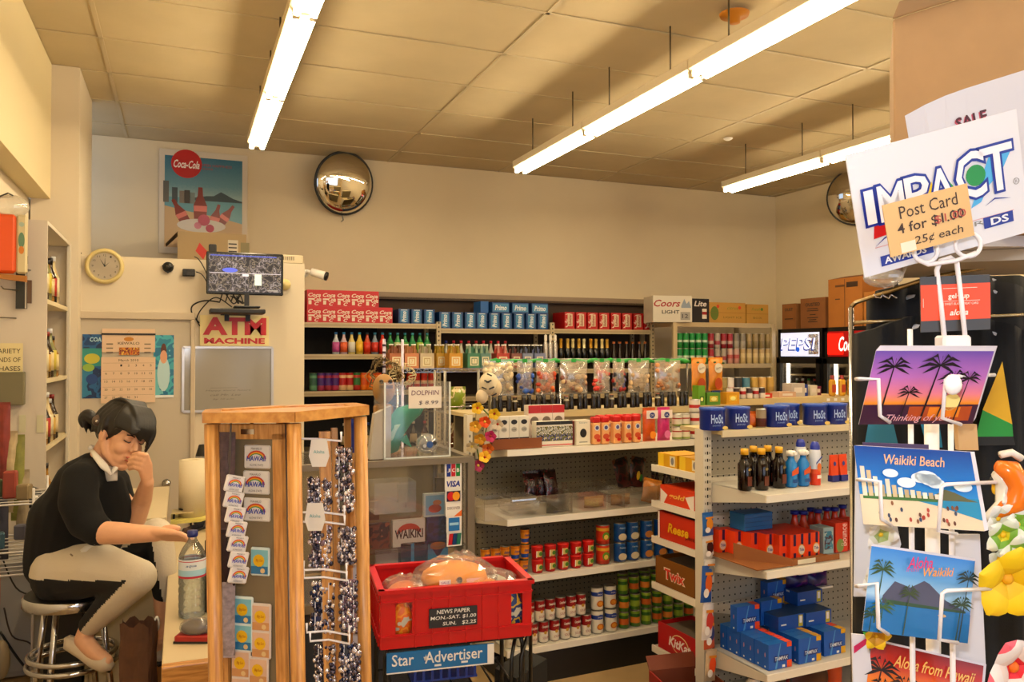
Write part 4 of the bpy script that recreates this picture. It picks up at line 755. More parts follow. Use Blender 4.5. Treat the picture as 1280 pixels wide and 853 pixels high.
# clear clamshell
g = G(); CL = clear('clamshell', film=.12, gloss=.8, haze=.1); g.box((0, 0, .04), (.17, .16, .075), CL, ch=.02); g.box((0, 0, .078), (.15, .14, .02), CL, ch=.009); put(g.mesh('clear_container'), 'clear_container', 'empty clear plastic container at the tray end behind the basket', 'container', ap(648, .13, AZ[2]+.003), A.rz)
def pouch(w, h, d, mat, crimp=.012, tilt=0, art=None, n=9):
    """a pillow bag standing on its lower edge; front face at -y"""
    g = G(); vs = []; fs = []
    for sgn in (-1, 1):
        for j in range(n+1):
            for i in range(n+1):
                u, v = i/n, j/n; k = (math.sin(math.pi*u)**.6)*(math.sin(math.pi*v)**.6); vs.append(((u-.5)*w*(1-.05*math.sin(math.pi*v)), sgn*d/2*k*(1+.12*math.sin(u*19+v*13)), v*h))
    N = (n+1)**2; idx = lambda s_, i, j: s_*N+j*(n+1)+i
    for i in range(n):
        for j in range(n): fs.append((idx(0, i, j), idx(0, i+1, j), idx(0, i+1, j+1), idx(0, i, j+1))); fs.append((idx(1, i, j), idx(1, i, j+1), idx(1, i+1, j+1), idx(1, i+1, j)))
    g.add(vs, fs, mat, True); g.box((0, 0, h+crimp/2), (w*.97, .002, crimp), mat); g.box((0, 0, -crimp*.2), (w*.97, .002, crimp*.4), mat)
    return g
jk = blotch('jerky_print', ['2a0c0e', '4a1016', '180a0a', '6a1a20'], 30, .25)
for i, (p, ly, z, an) in enumerate([(666, .2, .05, -.1), (679, .22, .06, .05), (692, .2, .06, .2)]):
    put(pouch(.085, .15, .04, jk).mesh('jerky_bag'), 'jerky_bag', 'dark red snack pouch standing in the acrylic tray, %s' % nth(i, 3), 'bag', ap(p, ly, AZ[2]+.03), A.rz+an, 'dark red snack pouches', rot=(-.25, 0, A.rz+an))
put(pouch(.13, .07, .06, C('1c0a10', .3)).mesh('jerky_bag'), 'jerky_bag', 'dark crumpled pouch lying low against the tray front', 'bag', ap(697, .06, AZ[2]+.006), A.rz)
for i, (p, c1) in enumerate([(742, 'a89468'), (775, 'b08a5c')]): put(pouch(.12, .04, .09, C(c1, .35)).mesh('nut_bag'), 'nut_bag', ['flat tan nut bag in the middle of the acrylic tray', 'flat peach-coloured nut bag right of the tan one'][i], 'bag', ap(p, .1, AZ[2]+.006), A.rz)
put(pouch(.12, .11, .05, C('b87a2c', .3, noise=.3, nscale=30)).mesh('chips_bag'), 'chips_bag', 'golden brown snack bag leaning at the right of the acrylic tray', 'bag', ap(812, .06, AZ[2]+.008), A.rz, rot=(-.1, .25, A.rz))
for i, (p, an) in enumerate([(782, -.3), (793, .35)]): 
    g = pouch(.1, .15, .035, blotch('chips_print%d' % i, ['2a1210', '5a1c14', '1c1410', '80502a'], 14, .3)); 
    if i: g.ell((0, -.02, .06), (.012, .004, .025), C('d8b020', .4)); g.ell((.02, -.02, .05), (.01, .004, .02), C('3a8a30', .4))
    put(g.mesh('chips_bag'), 'chips_bag', ['dark brown snack bag tilted left above the tray', 'dark bag with yellow and green fruit print above the tray'][i], 'bag', ap(p, .26, AZ[2]+.06), 0, rot=(-.1, an*.7, A.rz))
sauce = [bottle(.018, .14, .008, '3a1410', l, '141010').mesh('sauce_bottle') for l in ('6a2a18', '2a4a80', '8a3a20', '1c6a9a')]
for i, x in enumerate(axs(812, 864, 7, .2)): put(sauce[i % 4], 'sauce_bottle', 'small dark sauce bottle with black cap at the shelf end, %s' % nth(i, 7), 'bottle', A.P(x, .2+.02*(i % 2), AZ[2]+.06-.06+.001), 0, 'small dark sauce bottles')
# fourth (top) shelf
z = AZ[3]; t = thing('brown_tray', 'brown cardboard display tray with black and white drink packs', 'tray', ap(638, .1, z), A.rz); K = C('8a5020', .7); w_ = A.x(671, .02)-A.x(609, .02)
for c_, s_ in [((0, -.08, .025), (w_, .003, .05)), ((0, .08, .025), (w_, .003, .05)), ((-w_/2, 0, .025), (.003, .16, .05)), ((w_/2, 0, .025), (.003, .16, .05)), ((0, 0, .002), (w_, .16, .003))]:
    g = G(); g.box(c_, s_, K); g.obj('tray_wall', t)
def pack(w, h, d, base, art):
    g = carton(w, d, h, base); art(g, face(0), w, h); return g.mesh('drink_pack')
def art1(g, F, w, h): g.rect(-w/2, 0, w/2, h*.32, C('3a1a10', .4), F); g.rect(-w*.4, h*.05, w*.4, h*.25, C('c89a20', .4), F, .0005); g.disc(0, h*.82, w*.32, PRINTBLK, F, 0, ry=h*.08); g.disc(0, h*.58, w*.3, C('b0aca0', .4), F, 0, ry=h*.08); g.text('milk', 0, h*.58, w*.4, h*.05, PRINTBLK, F, .0006)
me = pack(.052, .15, .05, 'd8d4c8', art1)
for i, x in enumerate([-.1, -.048, .007, .062]): put(me, 'drink_pack', 'white and dark drink pack in the brown tray, %s' % nth(i, 4), 'pack', A.P(A.x(640, .06)+x*.98, .05, z+.005), A.rz+(.15 if i == 0 else 0), 'white drink packs in the brown tray')
def art2(g, F, w, h): g.rect(-w/2, h*.86, w/2, h, PRINTBLK, F); g.rect(-w/2, h*.5, w/2, h*.8, blotch('noodle_print', ['b8b4a4', '6a6a58', 'd8d4c8', '3a4a30', '8a7a30'], 60), F); g.rect(-w/2, h*.22, w/2, h*.5, blotch('noodle_print2', ['4a5028', '8a8a50', '2a2a20', '6a6a90', 'c8c090'], 60), F, .0005); g.rect(-w/2, h*.04, w/2, h*.08, RED, F)
me = pack(.068, .125, .05, 'dcd6c8', art2)
for i, p in enumerate((678, 693, 708)): put(me, 'noodle_pack', 'black-topped white noodle pack on the top shelf, %s' % nth(i, 3), 'pack', ap(p, .04, z), A.rz, 'black-topped noodle packs')
def art3(g, F, w, h): g.rect(-w/2, h*.8, w/2, h, C('b01c1c', .4), F); g.disc(0, h*.6, w*.35, C('7a6a5a', .4), F, 0, ry=h*.12)
me = pack(.068, .2, .05, 'd8ccc0', art3)
for i, p in enumerate((668, 683, 698)): put(me, 'noodle_pack', 'red-topped pack standing behind the black-topped ones, %s' % nth(i, 3), 'pack', ap(p, .13, z), A.rz, 'red-topped packs on the top shelf')
put(carton(.03, .05, .12, '7a2c18').mesh('brown_box'), 'brown_box', 'narrow reddish-brown box beside the black-topped packs', 'box', ap(718, .05, z), A.rz)
def art4(g, F, w, h): g.disc(0, h*.48, w*.24, PRINTBLK, F, 0, ry=w*.28); g.text('Sincero', 0, h*.9, w*.6, h*.06, C('6a8a98', .4), F); g.rect(-w*.3, h*.1, w*.3, h*.14, C('9a9a90', .4), F)
put(pack(.08, .125, .05, 'ddd6c4', art4), 'white_box', 'white box with a black oval on the top shelf', 'box', ap(729, .03, z), A.rz)
rb = G(); rb.box((0, 0, .055), (.044, .04, .11), C('e4b078', .4), ch=.006); rb.box((0, 0, .125), (.042, .038, .03), RED, ch=.005); F = face(-.02); rb.disc(0, .085, .015, C('d8d8d8', .4), F); rb.disc(0, .085, .01, C('5a5a90', .4), F, .0006); rb.disc(0, .04, .018, C('c85a38', .4), F, 0, ry=.014); rb.disc(.008, .022, .012, RED, F, .0006, ry=.008); rb = rb.mesh('red_capped_carton')
row(rb, A, [A.x(p, .03) for p in (744, 755, 769, 782.5, 794)][0:], .03, z, 'red_capped_carton', 'cream carton with a red cap on the top shelf, {}', 'carton', 'red-capped cream cartons', jit=.002)
row(rb, A, axs(744, 800, 5, .12), .12, z, 'red_capped_carton', 'red-capped carton in the second row behind, {}', 'carton', 'red-capped cartons of the second row', jit=.002)
for i, (p, c1, c2, nm_) in enumerate([(811, 'c86020', 'e09030', 'orange'), (829, 'c83c80', 'e080b0', 'pink')]):
    g = pouch(.082, .16, .05, C(c1, .35, noise=.15, nscale=40)); F = frame((0, -.03, 0), (1, 0, 0), (0, 0, 1)); g.rect(-.036, .115, .036, .158, C('e4d8d0', .4), F, 0); g.disc(0, .133, .017, C('2a3a88', .4), F, .0008, ry=.015); g.text('OK', 0, .133, .02, .011, WHITE, F, .0014); g.disc(.005, .03, .02, C(c2, .4), F, 0)
    put(g.mesh('sweets_bag'), 'sweets_bag', '%s bag with a round blue OK logo on the top shelf' % nm_, 'bag', ap(p, .05, z+.004), A.rz)
wc = can(.027, .068, [(0, '8a9a50'), (.2, 'd8d0bc'), (.6, 'b04838'), (.7, 'd8d4c4')]).mesh('white_can'); wr = can(.03, .07, [(0, 'd8d4c8'), (.35, 'b02020'), (.6, 'dcd4c8')]).mesh('white_can')
for lay in (0, 1):
    for i, p in enumerate((846, 856)): put(wc, 'white_can', 'small white food can, %s layer, %s of the pair' % (['lower', 'upper'][lay], ['left', 'right'][i]), 'can', ap(p, .05, z+.069*lay), 0, 'small white food cans')
for lay in (0, 1, 2):
    put(wr, 'white_can', 'red and white can in a stack beside the white post, %s' % ['bottom', 'middle', 'top'][lay], 'can', ap(868, .05, z+.071*lay), 0, 'red and white cans in a stack')
# above the gondola: hanging rail with popcorn bags
RY = AB+.14; t = thing('bag_rail', 'green-strip rail over the gondola with clear snack bags hanging', 'rail', A.P(0, RY, 0), A.rz); rz_ = 1.565; x0, x1 = A.x(612, RY), A.x(860, RY)
GRN = C('1f9a3c', .5); g = G()
k = 40; g.tube([(x0+(x1-x0)*i/k, -.012, rz_+.006*math.sin(i*1.7)-.01) for i in range(k+1)], [.012+.004*math.sin(i*2.3) for i in range(k+1)], GRN, 6); g.obj('green_strip', t)
g = G(); g.cyl((x0, 0, rz_), (x1, 0, rz_), .006, STEEL, 6); g.obj('rail_bar', t)
for x in (x0, (x0+x1)/2, x1-.005): g = G(); g.cyl((x, 0, ATOP+.01), (x, 0, rz_), .007, STEEL, 6); g.obj('upright', t)
BAGC = clear('bag_film', film=.12, gloss=.5, haze=.22, hazecol=(.8, .68, .5), rough=.2)
# filled part of each bag plus clear film around
def snackbag(w, h, cols_, fill=.55, cl=True, lump=.018, seed=1):
    parts = []; g = pouch(w, h, .06, BAGC if cl else C(cols_[0], .35), .01); parts.append(('bag_film', g.mesh('bag_film')))
    rnd = random.Random(seed); g = G()
    for i in range(26 if cl else 0):
        x = rnd.uniform(-.42, .42)*w; zz_ = rnd.uniform(.04, fill)*h; g.ell((x, rnd.uniform(-.012, .004), zz_+.01), (lump*rnd.uniform(.7, 1.2), lump*.7, lump*rnd.uniform(.6, 1)), C(cols_[i % len(cols_)], .5), n=7, k=5)
    if cl: parts.append(('snack_filling', g.mesh('snack_filling')))
    return parts
bags = [(622, 44, ['dcc8a0', 'e0d0ac', 'd0bc94'], .95, 'cream marshmallow'), (655, 22, ['2a50a0', '2a50a0', '3a68b8'], .6, 'blue-wrapped sweets'), (681, 28, ['c8541c', 'e07828', 'b84418'], .6, 'orange sweets'), (716, 40, ['d0b890', 'c8a880', '8a5a48'], .5, 'pale popcorn'), (751, 24, ['c83020', 'd84838', 'd8c8b8'], .65, 'red sweets'), (772, 18, ['2a2a38', 'a02820', '50507a'], .6, 'dark mixed sweets'), (797, 32, ['c8ac84', 'd0b48c'], .5, 'beige crackers'), (833, 40, ['b88048', 'a87040', 'c89058'], .9, 'brown nuts')]
for i, (p, w, cols_, fl, nm_) in enumerate(bags):
    zz_ = (A.P(A.x(p, RY), RY).dot(_fw))/FPX; th = putparts(snackbag(w*zz_*.98, .175, cols_, fl, seed=i), 'snack_bag', 'clear hanging bag of %s under the green strip' % nm_, 'bag', A.P(A.x(p, RY-.03), RY-.04, rz_-.19), A.rz, 'clear snack bags under the green strip')
    g = G(); g.box((0, .0, .185), (.03, .003, .02), GRN); g.obj('hang_tab', th)
for i, p in enumerate((872, 893)):
    g = pouch(.112, .19, .05, C('d08c20', .35, noise=.2, nscale=12), .01); F = frame((0, -.029, 0), (1, 0, 0), (0, 0, 1)); g.disc(0, .135, .03, C('d8ceb8', .4), F, 0); g.text('Bistro', 0, .135, .04, .014, C('8a7a68', .4), F, .0008, .3, .01, .3); g.disc(0, .04, .028, C('b04a10', .4), F, .0, ry=.035); g.disc(-.03, .17, .012, C('3a5a20', .4), F, .001, ry=.006); g.disc(.035, .165, .012, C('3a5a20', .4), F, .001, ry=.006)
    put(g.mesh('orange_chip_bag'), 'orange_chip_bag', 'orange chip bag with a round white logo, %s of the two' % ['left', 'right'][i], 'bag', A.P(A.x(p, RY-.05), RY-.06, 1.375), A.rz)
# dark jars under the bags on the top board
jar = G().lathe([(.016, 0, C('1c120c', .2)), (.017, .05, C('2a1a10', .2)), (.012, .065, C('1c120c', .2)), (.013, .085, C('141010', .4)), (0, .086, C('141010', .4))], 10).mesh('small_jar'); jar2 = G().lathe([(.016, 0, C('3a2a14', .2)), (.017, .05, C('b8b098', .4)), (.012, .06, C('3a2a14', .2)), (.013, .075, C('c83a20', .4)), (0, .076, C('c83a20', .4))], 10).mesh('small_jar')
for i, x in enumerate(axs(612, 862, 30, AB+.06)): put(jar2 if i % 7 == 3 else jar, 'small_jar', '%s on top below the hanging bags, %s' % (['small dark jar', 'small red-capped jar'][i % 7 == 3], NTH[i] if i < 12 else (nth(i, 30) if i > 23 else '%s right of centre' % (['first', 'second', 'third', 'fourth', 'fifth', 'sixth', 'seventh', 'eighth', 'ninth', 'tenth', 'eleventh', 'twelfth'][i-12]))), 'jar', A.P(x, AB+.05+.02*(i % 2), ATOP+.011), 0, 'small jars on the gondola top')
# straw/white hat and flower lei at the gondola's left post
# cans and boxes at right end of the top board (green and yellow boxes)
for i, (p, w, c, l, nm_) in enumerate([(877, .05, '6a9828', '3a6a20', 'green'), (892, .1, '5a8a30', 'c8b040', 'green and yellow'), (916, .1, 'd09a20', 'e0b838', 'yellow')]):
    B_ = None; g = carton(w, .06, .075 if i else .12, c); F = face(0); g.rect(-w*.3, .02, w*.3, .055, C(l, .4), F); g.disc(0, .037, w*.2, C('e0d890', .4), F, .0005, ry=.012); put(g.mesh('tea_box'), 'tea_box', '%s box behind the blue tubs near the white post' % nm_, 'box', ap(p, .42, ATOP+.011), A.rz)

# ---------------------------------------------------------------- gondola B
B = FR(2.19, 3.04, R(3)); BZ = [.29, .71, 1.02]; BD = -.37; BTOP = 1.25; BW = 1.35
t = thing('gondola_shelf', 'grey-white pegboard unit with detergent and blue tampon boxes', 'shelving', B.o, B.rz)
g = G(); g.box((BW/2, .012, .65), (BW, .02, 1.2), PEGW); g.obj('pegboard', t)
g = pegs(.01, BW, .1, BTOP-.01, 0, .032, .0045); g.obj('peg_holes', t, kind='stuff')
for x in (-.024, BW+.02):
    g = G(); g.box((x, .0, .63), (.045, .06, 1.26), GW)
    for k in range(36):
        g.box((x, -.031, .1+.032*k), (.006, .002, .014), HOLE); g.box((x-.012, -.031, .1+.032*k), (.004, .002, .01), C('8a8678', .6)); g.box((x+.012, -.031, .1+.032*k), (.004, .002, .01), C('8a8678', .6))
    g.obj('slotted_post', t)
for z in BZ: g = G(); shelf_part(g, 0, BW, BD, 0, z, C('cdc9c0', .4)); g.obj('shelf', t)
g = G(); g.box((BW/2, -.17, .06), (BW, .36, .1), GW); g.obj('base_deck', t)
g = G(); g.box((BW/2, .05, BTOP), (BW, .3, .016), C('c8b890', .5)); g.box((BW/2, -.1, BTOP-.004), (BW, .01, .03), C('d0c4a8', .5)); g.obj('top_board', t)
CZ = [.13, .50, .72, .90, 1.085]; CZ = [.165, .475, .70, .875, 1.05]
# candy wings on the left side
g = G(); g.box((.31, .22, .62), (.02, .42, 1.2), C('5a5648', .7)); g.obj('side_panel', t)
for z in CZ:
    g = G(); g.box((.13, .2, z-.006), (.3, .4, .01), GW); g.box((-.02, .2, z-.012), (.008, .4, .032), GT)
    g.hex8([(-.02, .0, z-.03), (.3, .0, z-.1), (.3, .006, z-.1), (-.02, .006, z-.03), (-.02, 0, z), (.3, 0, z), (.3, .006, z), (-.02, .006, z)], GW); g.hex8([(-.02, .394, z-.03), (.3, .394, z-.1), (.3, .4, z-.1), (-.02, .4, z-.03), (-.02, .394, z), (.3, .394, z), (.3, .4, z), (-.02, .4, z)], GW); g.obj('candy_shelf', t)
def candy(w, h, d, col, txt, tcol, label, z, y0, op=True, sh=.2, extra=None):
    """box whose long printed face looks to -x"""
    t = thing('candy_box', label, 'box', B.P(-.005, y0+w/2, z), B.rz-R(90)); K = C(col, .45); IN = C('7a7062', .7)
    g = G(); g.box((0, .004, h/2), (w, .006, h), {'*': K}); g.box((0, d, h/2), (w, .006, h), K); g.box((-w/2, d/2, h/2), (.006, d, h), K); g.box((w/2, d/2, h/2), (.006, d, h), K); g.box((0, d/2, h*(.82 if op else .98)), (w-.006, d-.006, .006), IN if op else K)
    F = frame((0, -.0005, 0), (1, 0, 0), (0, 0, 1)); 
    if extra: extra(g, F, w, h)
    g.text(txt, 0, h*.48, w*.5, h*.36, C(tcol, .4), F, .0016, sh, .03); g.obj('carton_body', t)
    return t
candy(.34, .125, .2, 'b8141c', 'KitKat', 'f0e8e0', 'red chocolate bar box with white oval lettering on the lowest candy shelf', CZ[0], .03, extra=lambda g, F, w, h: (g.disc(0, h*.48, w*.2, C('e8d8a0', .4), F, 0, ry=h*.36), g.disc(0, h*.48, w*.185, C('c01820', .4), F, .0008, ry=h*.32), g.rect(w*.36, 0, w*.5, h, C('d8a860', .4), F, 0)))
candy(.3, .13, .2, '8a5a14', 'Twix', 'e04030', 'gold-brown candy box with red lettering on the second lowest shelf', CZ[1], .09, op=True, sh=0, extra=lambda g, F, w, h: g.text('Twix', 0, h*.48, w*.56, h*.44, C('f0e0c8', .4), F, .0008, 0, .06))
candy(.32, .13, .2, 'c83a14', 'Reese', 'e8b820', 'orange candy box with yellow lettering and open grey top', CZ[2], .05, extra=lambda g, F, w, h: (g.rect(-w*.5, 0, -w*.46, h, WHITE, F, 0), g.text('pieces', w*.3, h*.3, w*.25, h*.2, C('3a1408', .4), F, .001, .2)))
candy(.26, .085, .2, 'd84a14', 'gold', 'f0c060', 'orange candy box on the fourth shelf with white corner marks', CZ[3], .09, op=False, extra=lambda g, F, w, h: (g.poly([(-w*.5, h*.8), (-w*.28, h*.5), (-w*.4, 0), (-w*.5, 0)], C('e8e0d8', .4), F, 0), g.poly([(w*.5, h*.8), (w*.25, h*.6), (w*.4, 0), (w*.5, 0)], C('e8e0d8', .4), F, 0)))
for i in (0, 1):
    tt = thing('gum_box', 'yellow gum box on the top candy shelf, %s' % ['farther one', 'one by the white post'][i], 'box', B.P(.0, .3-.17*i, CZ[4]), B.rz-R(90), 'yellow gum boxes'); g = G(); g.box((0, .08, .032), (.15, .16, .064), C('d8a818', .45)); F = frame((0, -.0006, 0), (1, 0, 0), (0, 0, 1)); g.rect(.02, .008, .06, .056, C('e4dcc0', .4), F); g.disc(.04, .032, .012, C('8a8a90', .4), F, .0005, ry=.018); g.rect(-.075, .0, -.03, .064, C('e8c838', .4), F); g.obj('carton_body', tt)
# clip strips with small bags hanging at the post
def clip(px, y0, y1, cols_, label, name='clip_strip', ly=-.06, lx=-.03):
    p = B.P(lx, ly); zt_ = B.z(px, y0, ly); zb = B.z(px, y1, ly); t = thing(name, label, 'strip', (p.x, p.y, zb), B.rz); g = G(); g.box((0, .004, (zt_-zb)/2), (.012, .002, zt_-zb+.02), C('c8c8c0', .3)); g.obj('strip', t)
    n = len(cols_); h = (zt_-zb)/n
    for i, (a, b_) in enumerate(cols_):
        g = pouch(.06, h*.92, .022, C(a, .3, noise=.1, nscale=30), .006); F = frame((0, -.0125, 0), (1, 0, 0), (0, 0, 1)); g.disc(.002, h*.5, .018, C(b_, .35), F, 0, ry=h*.25); g.disc(-.01, h*.25, .014, C('e8e0d8', .35), F, .001, ry=h*.12); g.rect(-.02, h*.72, .02, h*.8, C('d8902c', .35), F, .001)
        o = g.obj('candy_pouch', t); o.location = (random.uniform(-.004, .004), -.006, zt_-zb-h*(i+1)); o.rotation_euler = (0, random.uniform(-.08, .08), 0)
    return t
clip(873, 640, 728, [('2a6aa8', 'd89028'), ('c8c4bc', '4a1410'), ('dcd8d0', '8a8a88')], 'hanging strip of chocolate pouches beside the tide-coloured boxes', lx=-.05)
bpy.data.objects['clip_strip']['label'] = 'upper hanging strip of small candy pouches on the white post'
clip(866, 706, 800, [('2a60a8', 'd86820'), ('d8d0cc', 'c84838')], 'lower hanging strip with blue and orange pouches on the white post', ly=-.07, lx=-.07)
clip(874, 770, 850, [('c86038', '3a4a80'), ('c8b090', 'e05a20')], 'lowest hanging strip of pouches, over the floor box', ly=-.06, lx=-.045)
# top of B: blue tubs
tub = G().lathe([(.052, 0, C('1c3a94', .35)), (.056, .005, C('1c3a94', .35)), (.056, .088, C('2a58b0', .35)), (.058, .09, C('2450a8', .35)), (.058, .1, C('2a60b0', .35)), (0, .101, C('2450a8', .35))], 22); F = frame((0, -.0562, 0), (1, 0, 0), (0, 0, 1))
tub.text('HoSt', -.01, .052, .06, .04, C('a8bce0', .4), F, 0, 0, .02); tub.text('peanuts', -.012, .022, .04, .01, C('88a0d0', .4), F, 0); tub.disc(.03, .012, .014, C('d8c070', .4), F, .0012, ry=.008); tub = tub.mesh('snack_tub')
for i, p in enumerate((890, 921, 970, 997, 1018, 1043)): put(tub, 'snack_tub', 'round blue snack tub on the unit top, %s' % nth(i, 6), 'tub', B.P(B.x(p, -.03), -.03+.0*(i % 2)+(.07 if i in (3,) else 0), BTOP+.009), B.rz-.15+random.uniform(-.1, .1), 'round blue snack tubs')
put(pouch(.09, .06, .04, C('c86a1c', .35)).mesh('snack_pouch'), 'snack_pouch', 'orange pouch squeezed between the blue tubs', 'bag', B.P(B.x(944, -.0), .0, BTOP+.01), B.rz)
put(can(.024, .085, [(0, '5a2018'), (.5, '9a8a70')]).mesh('small_can'), 'small_can', 'thin brown-red can between the blue tubs', 'can', B.P(B.x(951, -.03), -.03, BTOP+.009), 0)
# shelf 1: sun care
z = BZ[2]; brown = G().lathe([(.026, 0, C('1c0a06', .1)), (.029, .004, C('1c0a06', .1)), (.029, .11, C('1c0a06', .1)), (.018, .125, C('1c0a06', .1)), (.016, .15, C('d8a81c', .35)), (.017, .15, C('d8a81c', .35)), (.016, .175, C('d8a81c', .35)), (0, .176, C('d8a81c', .35))], 14); F = frame((0, -.0296, 0), (1, 0, 0), (0, 0, 1)); brown.rect(-.013, .02, .013, .06, C('6a3018', .4), F); brown.disc(0, .09, .01, C('8a7a50', .4), F, 0, ry=.006); brown = brown.mesh('tanning_bottle')
def bxp(p, ly): return B.x(p, ly)
for i, (p, ly) in enumerate([(930, -.23), (941, -.17), (951, -.25), (959, -.18), (973, -.24)]): put(brown, 'tanning_bottle', 'dark brown tanning oil bottle with yellow cap, %s' % nth(i, 5), 'bottle', B.P(bxp(p, ly), ly, z), B.rz+.1, 'brown tanning oil bottles')
spr = G().lathe([(.022, 0, C('1c78b8', .25)), (.026, .004, C('2a88c8', .25)), (.026, .1, C('2a88c8', .25)), (.014, .12, C('2a88c8', .25)), (.012, .135, WHITE), (.02, .135, WHITE), (.02, .155, WHITE), (0, .158, WHITE)], 14); spr.box((0, -.014, .147), (.014, .03, .012), WHITE); F = frame((0, -.0266, 0), (1, 0, 0), (0, 0, 1)); spr.poly([(-.02, .07), (.018, .09), (.018, .06), (-.02, .05)], C('d86830', .4), F); spr.rect(-.015, .02, .015, .035, C('1c5a98', .4), F); spr = spr.mesh('spray_bottle')
for i, p in enumerate((988, 1003)): put(spr, 'spray_bottle', 'clear blue sunscreen spray bottle, %s of the two' % ['left', 'right'][i], 'bottle', B.P(bxp(p, -.25), -.25, z), B.rz, 'clear blue spray bottles')
spc = G().lathe([(.023, 0, C('d84820', .3)), (.024, .05, C('e06030', .3)), (.024, .07, C('d8dce4', .3)), (.024, .145, C('d8dce4', .3)), (.021, .155, C('2038a0', .3)), (.021, .17, C('2038a0', .3)), (.014, .188, C('2038a0', .3)), (0, .19, C('2038a0', .3))], 14); F = frame((0, -.0246, 0), (1, 0, 0), (0, 0, 1)); spc.poly([(-.018, .1), (.018, .13), (.018, .122), (-.018, .092)], C('2850a8', .4), F); spc.disc(0, .08, .012, C('e08040', .4), F, 0, ry=.018); spc.rect(-.012, .03, .012, .045, C('e8e0d8', .4), F); spc = spc.mesh('sunscreen_can')
put(spc, 'sunscreen_can', 'tall orange and white sunscreen can with blue cap, nearer one', 'can', B.P(bxp(1018, -.25), -.25, z), B.rz); put(spc, 'sunscreen_can', 'white and orange sunscreen can with blue cap, set farther back', 'can', B.P(bxp(1000, -.14), -.14, z), B.rz)
g = G(); g.hex8([(-.02, -.012, 0), (.02, -.012, 0), (.02, .012, 0), (-.02, .012, 0), (-.024, -.002, .12), (.024, -.002, .12), (.024, .002, .12), (-.024, .002, .12)], C('d85020', .35)); g.box((0, 0, .014), (.042, .028, .028), C('1c2c80', .35)); F = frame((0, -.0125, 0), (1, 0, 0), (0, .06, 1)); g.disc(0, .08, .008, C('3a4a90', .4), F, 0, ry=.01)
for i, p in enumerate((1041, 1052)):
    put(g.mesh('lotion_tube'), 'lotion_tube', 'orange lotion tube standing on its dark blue cap, %s one' % ['left', 'right'][i], 'tube', B.P(bxp(p, -.22), -.22, z), B.rz, 'orange lotion tubes')
# shelf 2: detergent in a brown tray
z = BZ[1]; t = thing('detergent_tray', 'torn brown cardboard tray full of orange detergent boxes', 'tray', B.P(.2, -.17, z), B.rz); K = C('9a6434', .75)
g = G(); g.box((0, 0, .003), (.46, .36, .004), K); g.obj('tray_floor', t); g = G(); g.hex8([(-.2, -.0, 0), (-.045, -.185, 0), (-.042, -.183, 0), (-.197, .003, 0), (-.2, 0, .075), (-.045, -.185, .03), (-.042, -.183, .03), (-.197, .003, .075)], K); g.obj('tray_wall', t)
g = G(); g.box((.09, -.178, .012), (.28, .003, .024), K); F = frame((.09, -.1803, .012), (1, 0, 0), (0, 0, 1)); g.rect(-.1, -.01, .0, .01, C('d8ceb8', .5), F); g.obj('tray_wall', t)
OR = C('d83c14', .4); 
def deter(): 
    g = carton(.042, .1, .1, 'ea5018', 'c83c12'); F = face(0); g.rect(-.003, .05, .011, .1, C('3a1c50', .4), F); g.rect(-.003, .0, .011, .02, C('3a1c50', .4), F); return g
tide = deter().mesh('detergent_box'); g = deter(); F = face(-.0); g.disc(.0, .032, .02, C('e8a028', .4), F, .0004, ry=.024); g.disc(0, .032, .016, C('e4d8c8', .4), F, .001, ry=.02); g.text('Tide', 0, .033, .026, .013, C('24408c', .4), F, .0016, .1, .02); tidel = g.mesh('detergent_box')
px2 = [(893, -.02), (905, -.07), (917, -.11), (930, -.16), (945, -.22), (958, -.24), (970, -.24), (982, -.24), (995, -.24), (1008, -.24)]
for i in range(9):
    ly = -.16 if i > 2 else (-.05-.04*i)
    put(tidel if i in (0, 1, 3, 6, 8) else tide, 'detergent_box', 'orange detergent box in the tray front row, %s' % nth(i, 9), 'box', B.P(.035+.0425*i, [-.06, -.115, -.17, -.215, -.25, -.27, -.27, -.27, -.27][i], z+.006), B.rz, 'orange detergent boxes, front row')
for r_ in (1, 2):
    for i in range(9):
        ly = [-.06, -.115, -.17, -.215, -.25, -.27, -.27, -.27, -.27][i]+.101*r_
        if ly+.1 < 0.0: put(tide, 'detergent_box', 'orange detergent box behind the front row, %s row, %s' % (['second', 'third'][r_-1], nth(i, 9)), 'box', B.P(.035+.0425*i, ly, z+.006), B.rz, 'orange detergent boxes, back rows')
g = G()
g.box((0, 0, .038), (.16, .1, .075), C('2a70a8', .4), ch=.003)
for k in range(3): g.box((0, -.0505, .019+.019*k), (.158, .001, .0015), C('1c4a78', .5))
put(g.mesh('blue_carton'), 'blue_carton', 'flat blue carton lying on the orange detergent boxes', 'carton', B.P(.17, -.09, z+.107), B.rz)
g = carton(.06, .08, .115, '9cb0b4'); F = face(0); g.rect(-.025, .02, .025, .1, blotch('pouch_print', ['7a98a8', '5a3a48', '4a8aa0', 'b8c0b8'], 25), F); put(g.mesh('dryer_sheet_box'), 'dryer_sheet_box', 'pale blue and purple box right of the detergent row', 'box', B.P(.45, -.27, z+.003), B.rz)
g = carton(.075, .08, .13, 'd04020'); F = face(0); g.text('Bounce', .012, .075, .1, .035, C('e8c8c0', .4), F, 0, .1, .01, R(90)); g.disc(-.01, .03, .022, C('8a9a58', .4), F, 0, ry=.03); put(g.mesh('dryer_sheet_box'), 'dryer_sheet_box', 'red-orange box with vertical white lettering on the middle shelf', 'box', B.P(.53, -.27, z+.003), B.rz)
g = carton(.08, .08, .13, 'd84018'); put(g.mesh('detergent_box'), 'detergent_box', 'plain orange-red box at the shelf end beside the lettered one', 'box', B.P(.625, -.26, z+.003), B.rz)
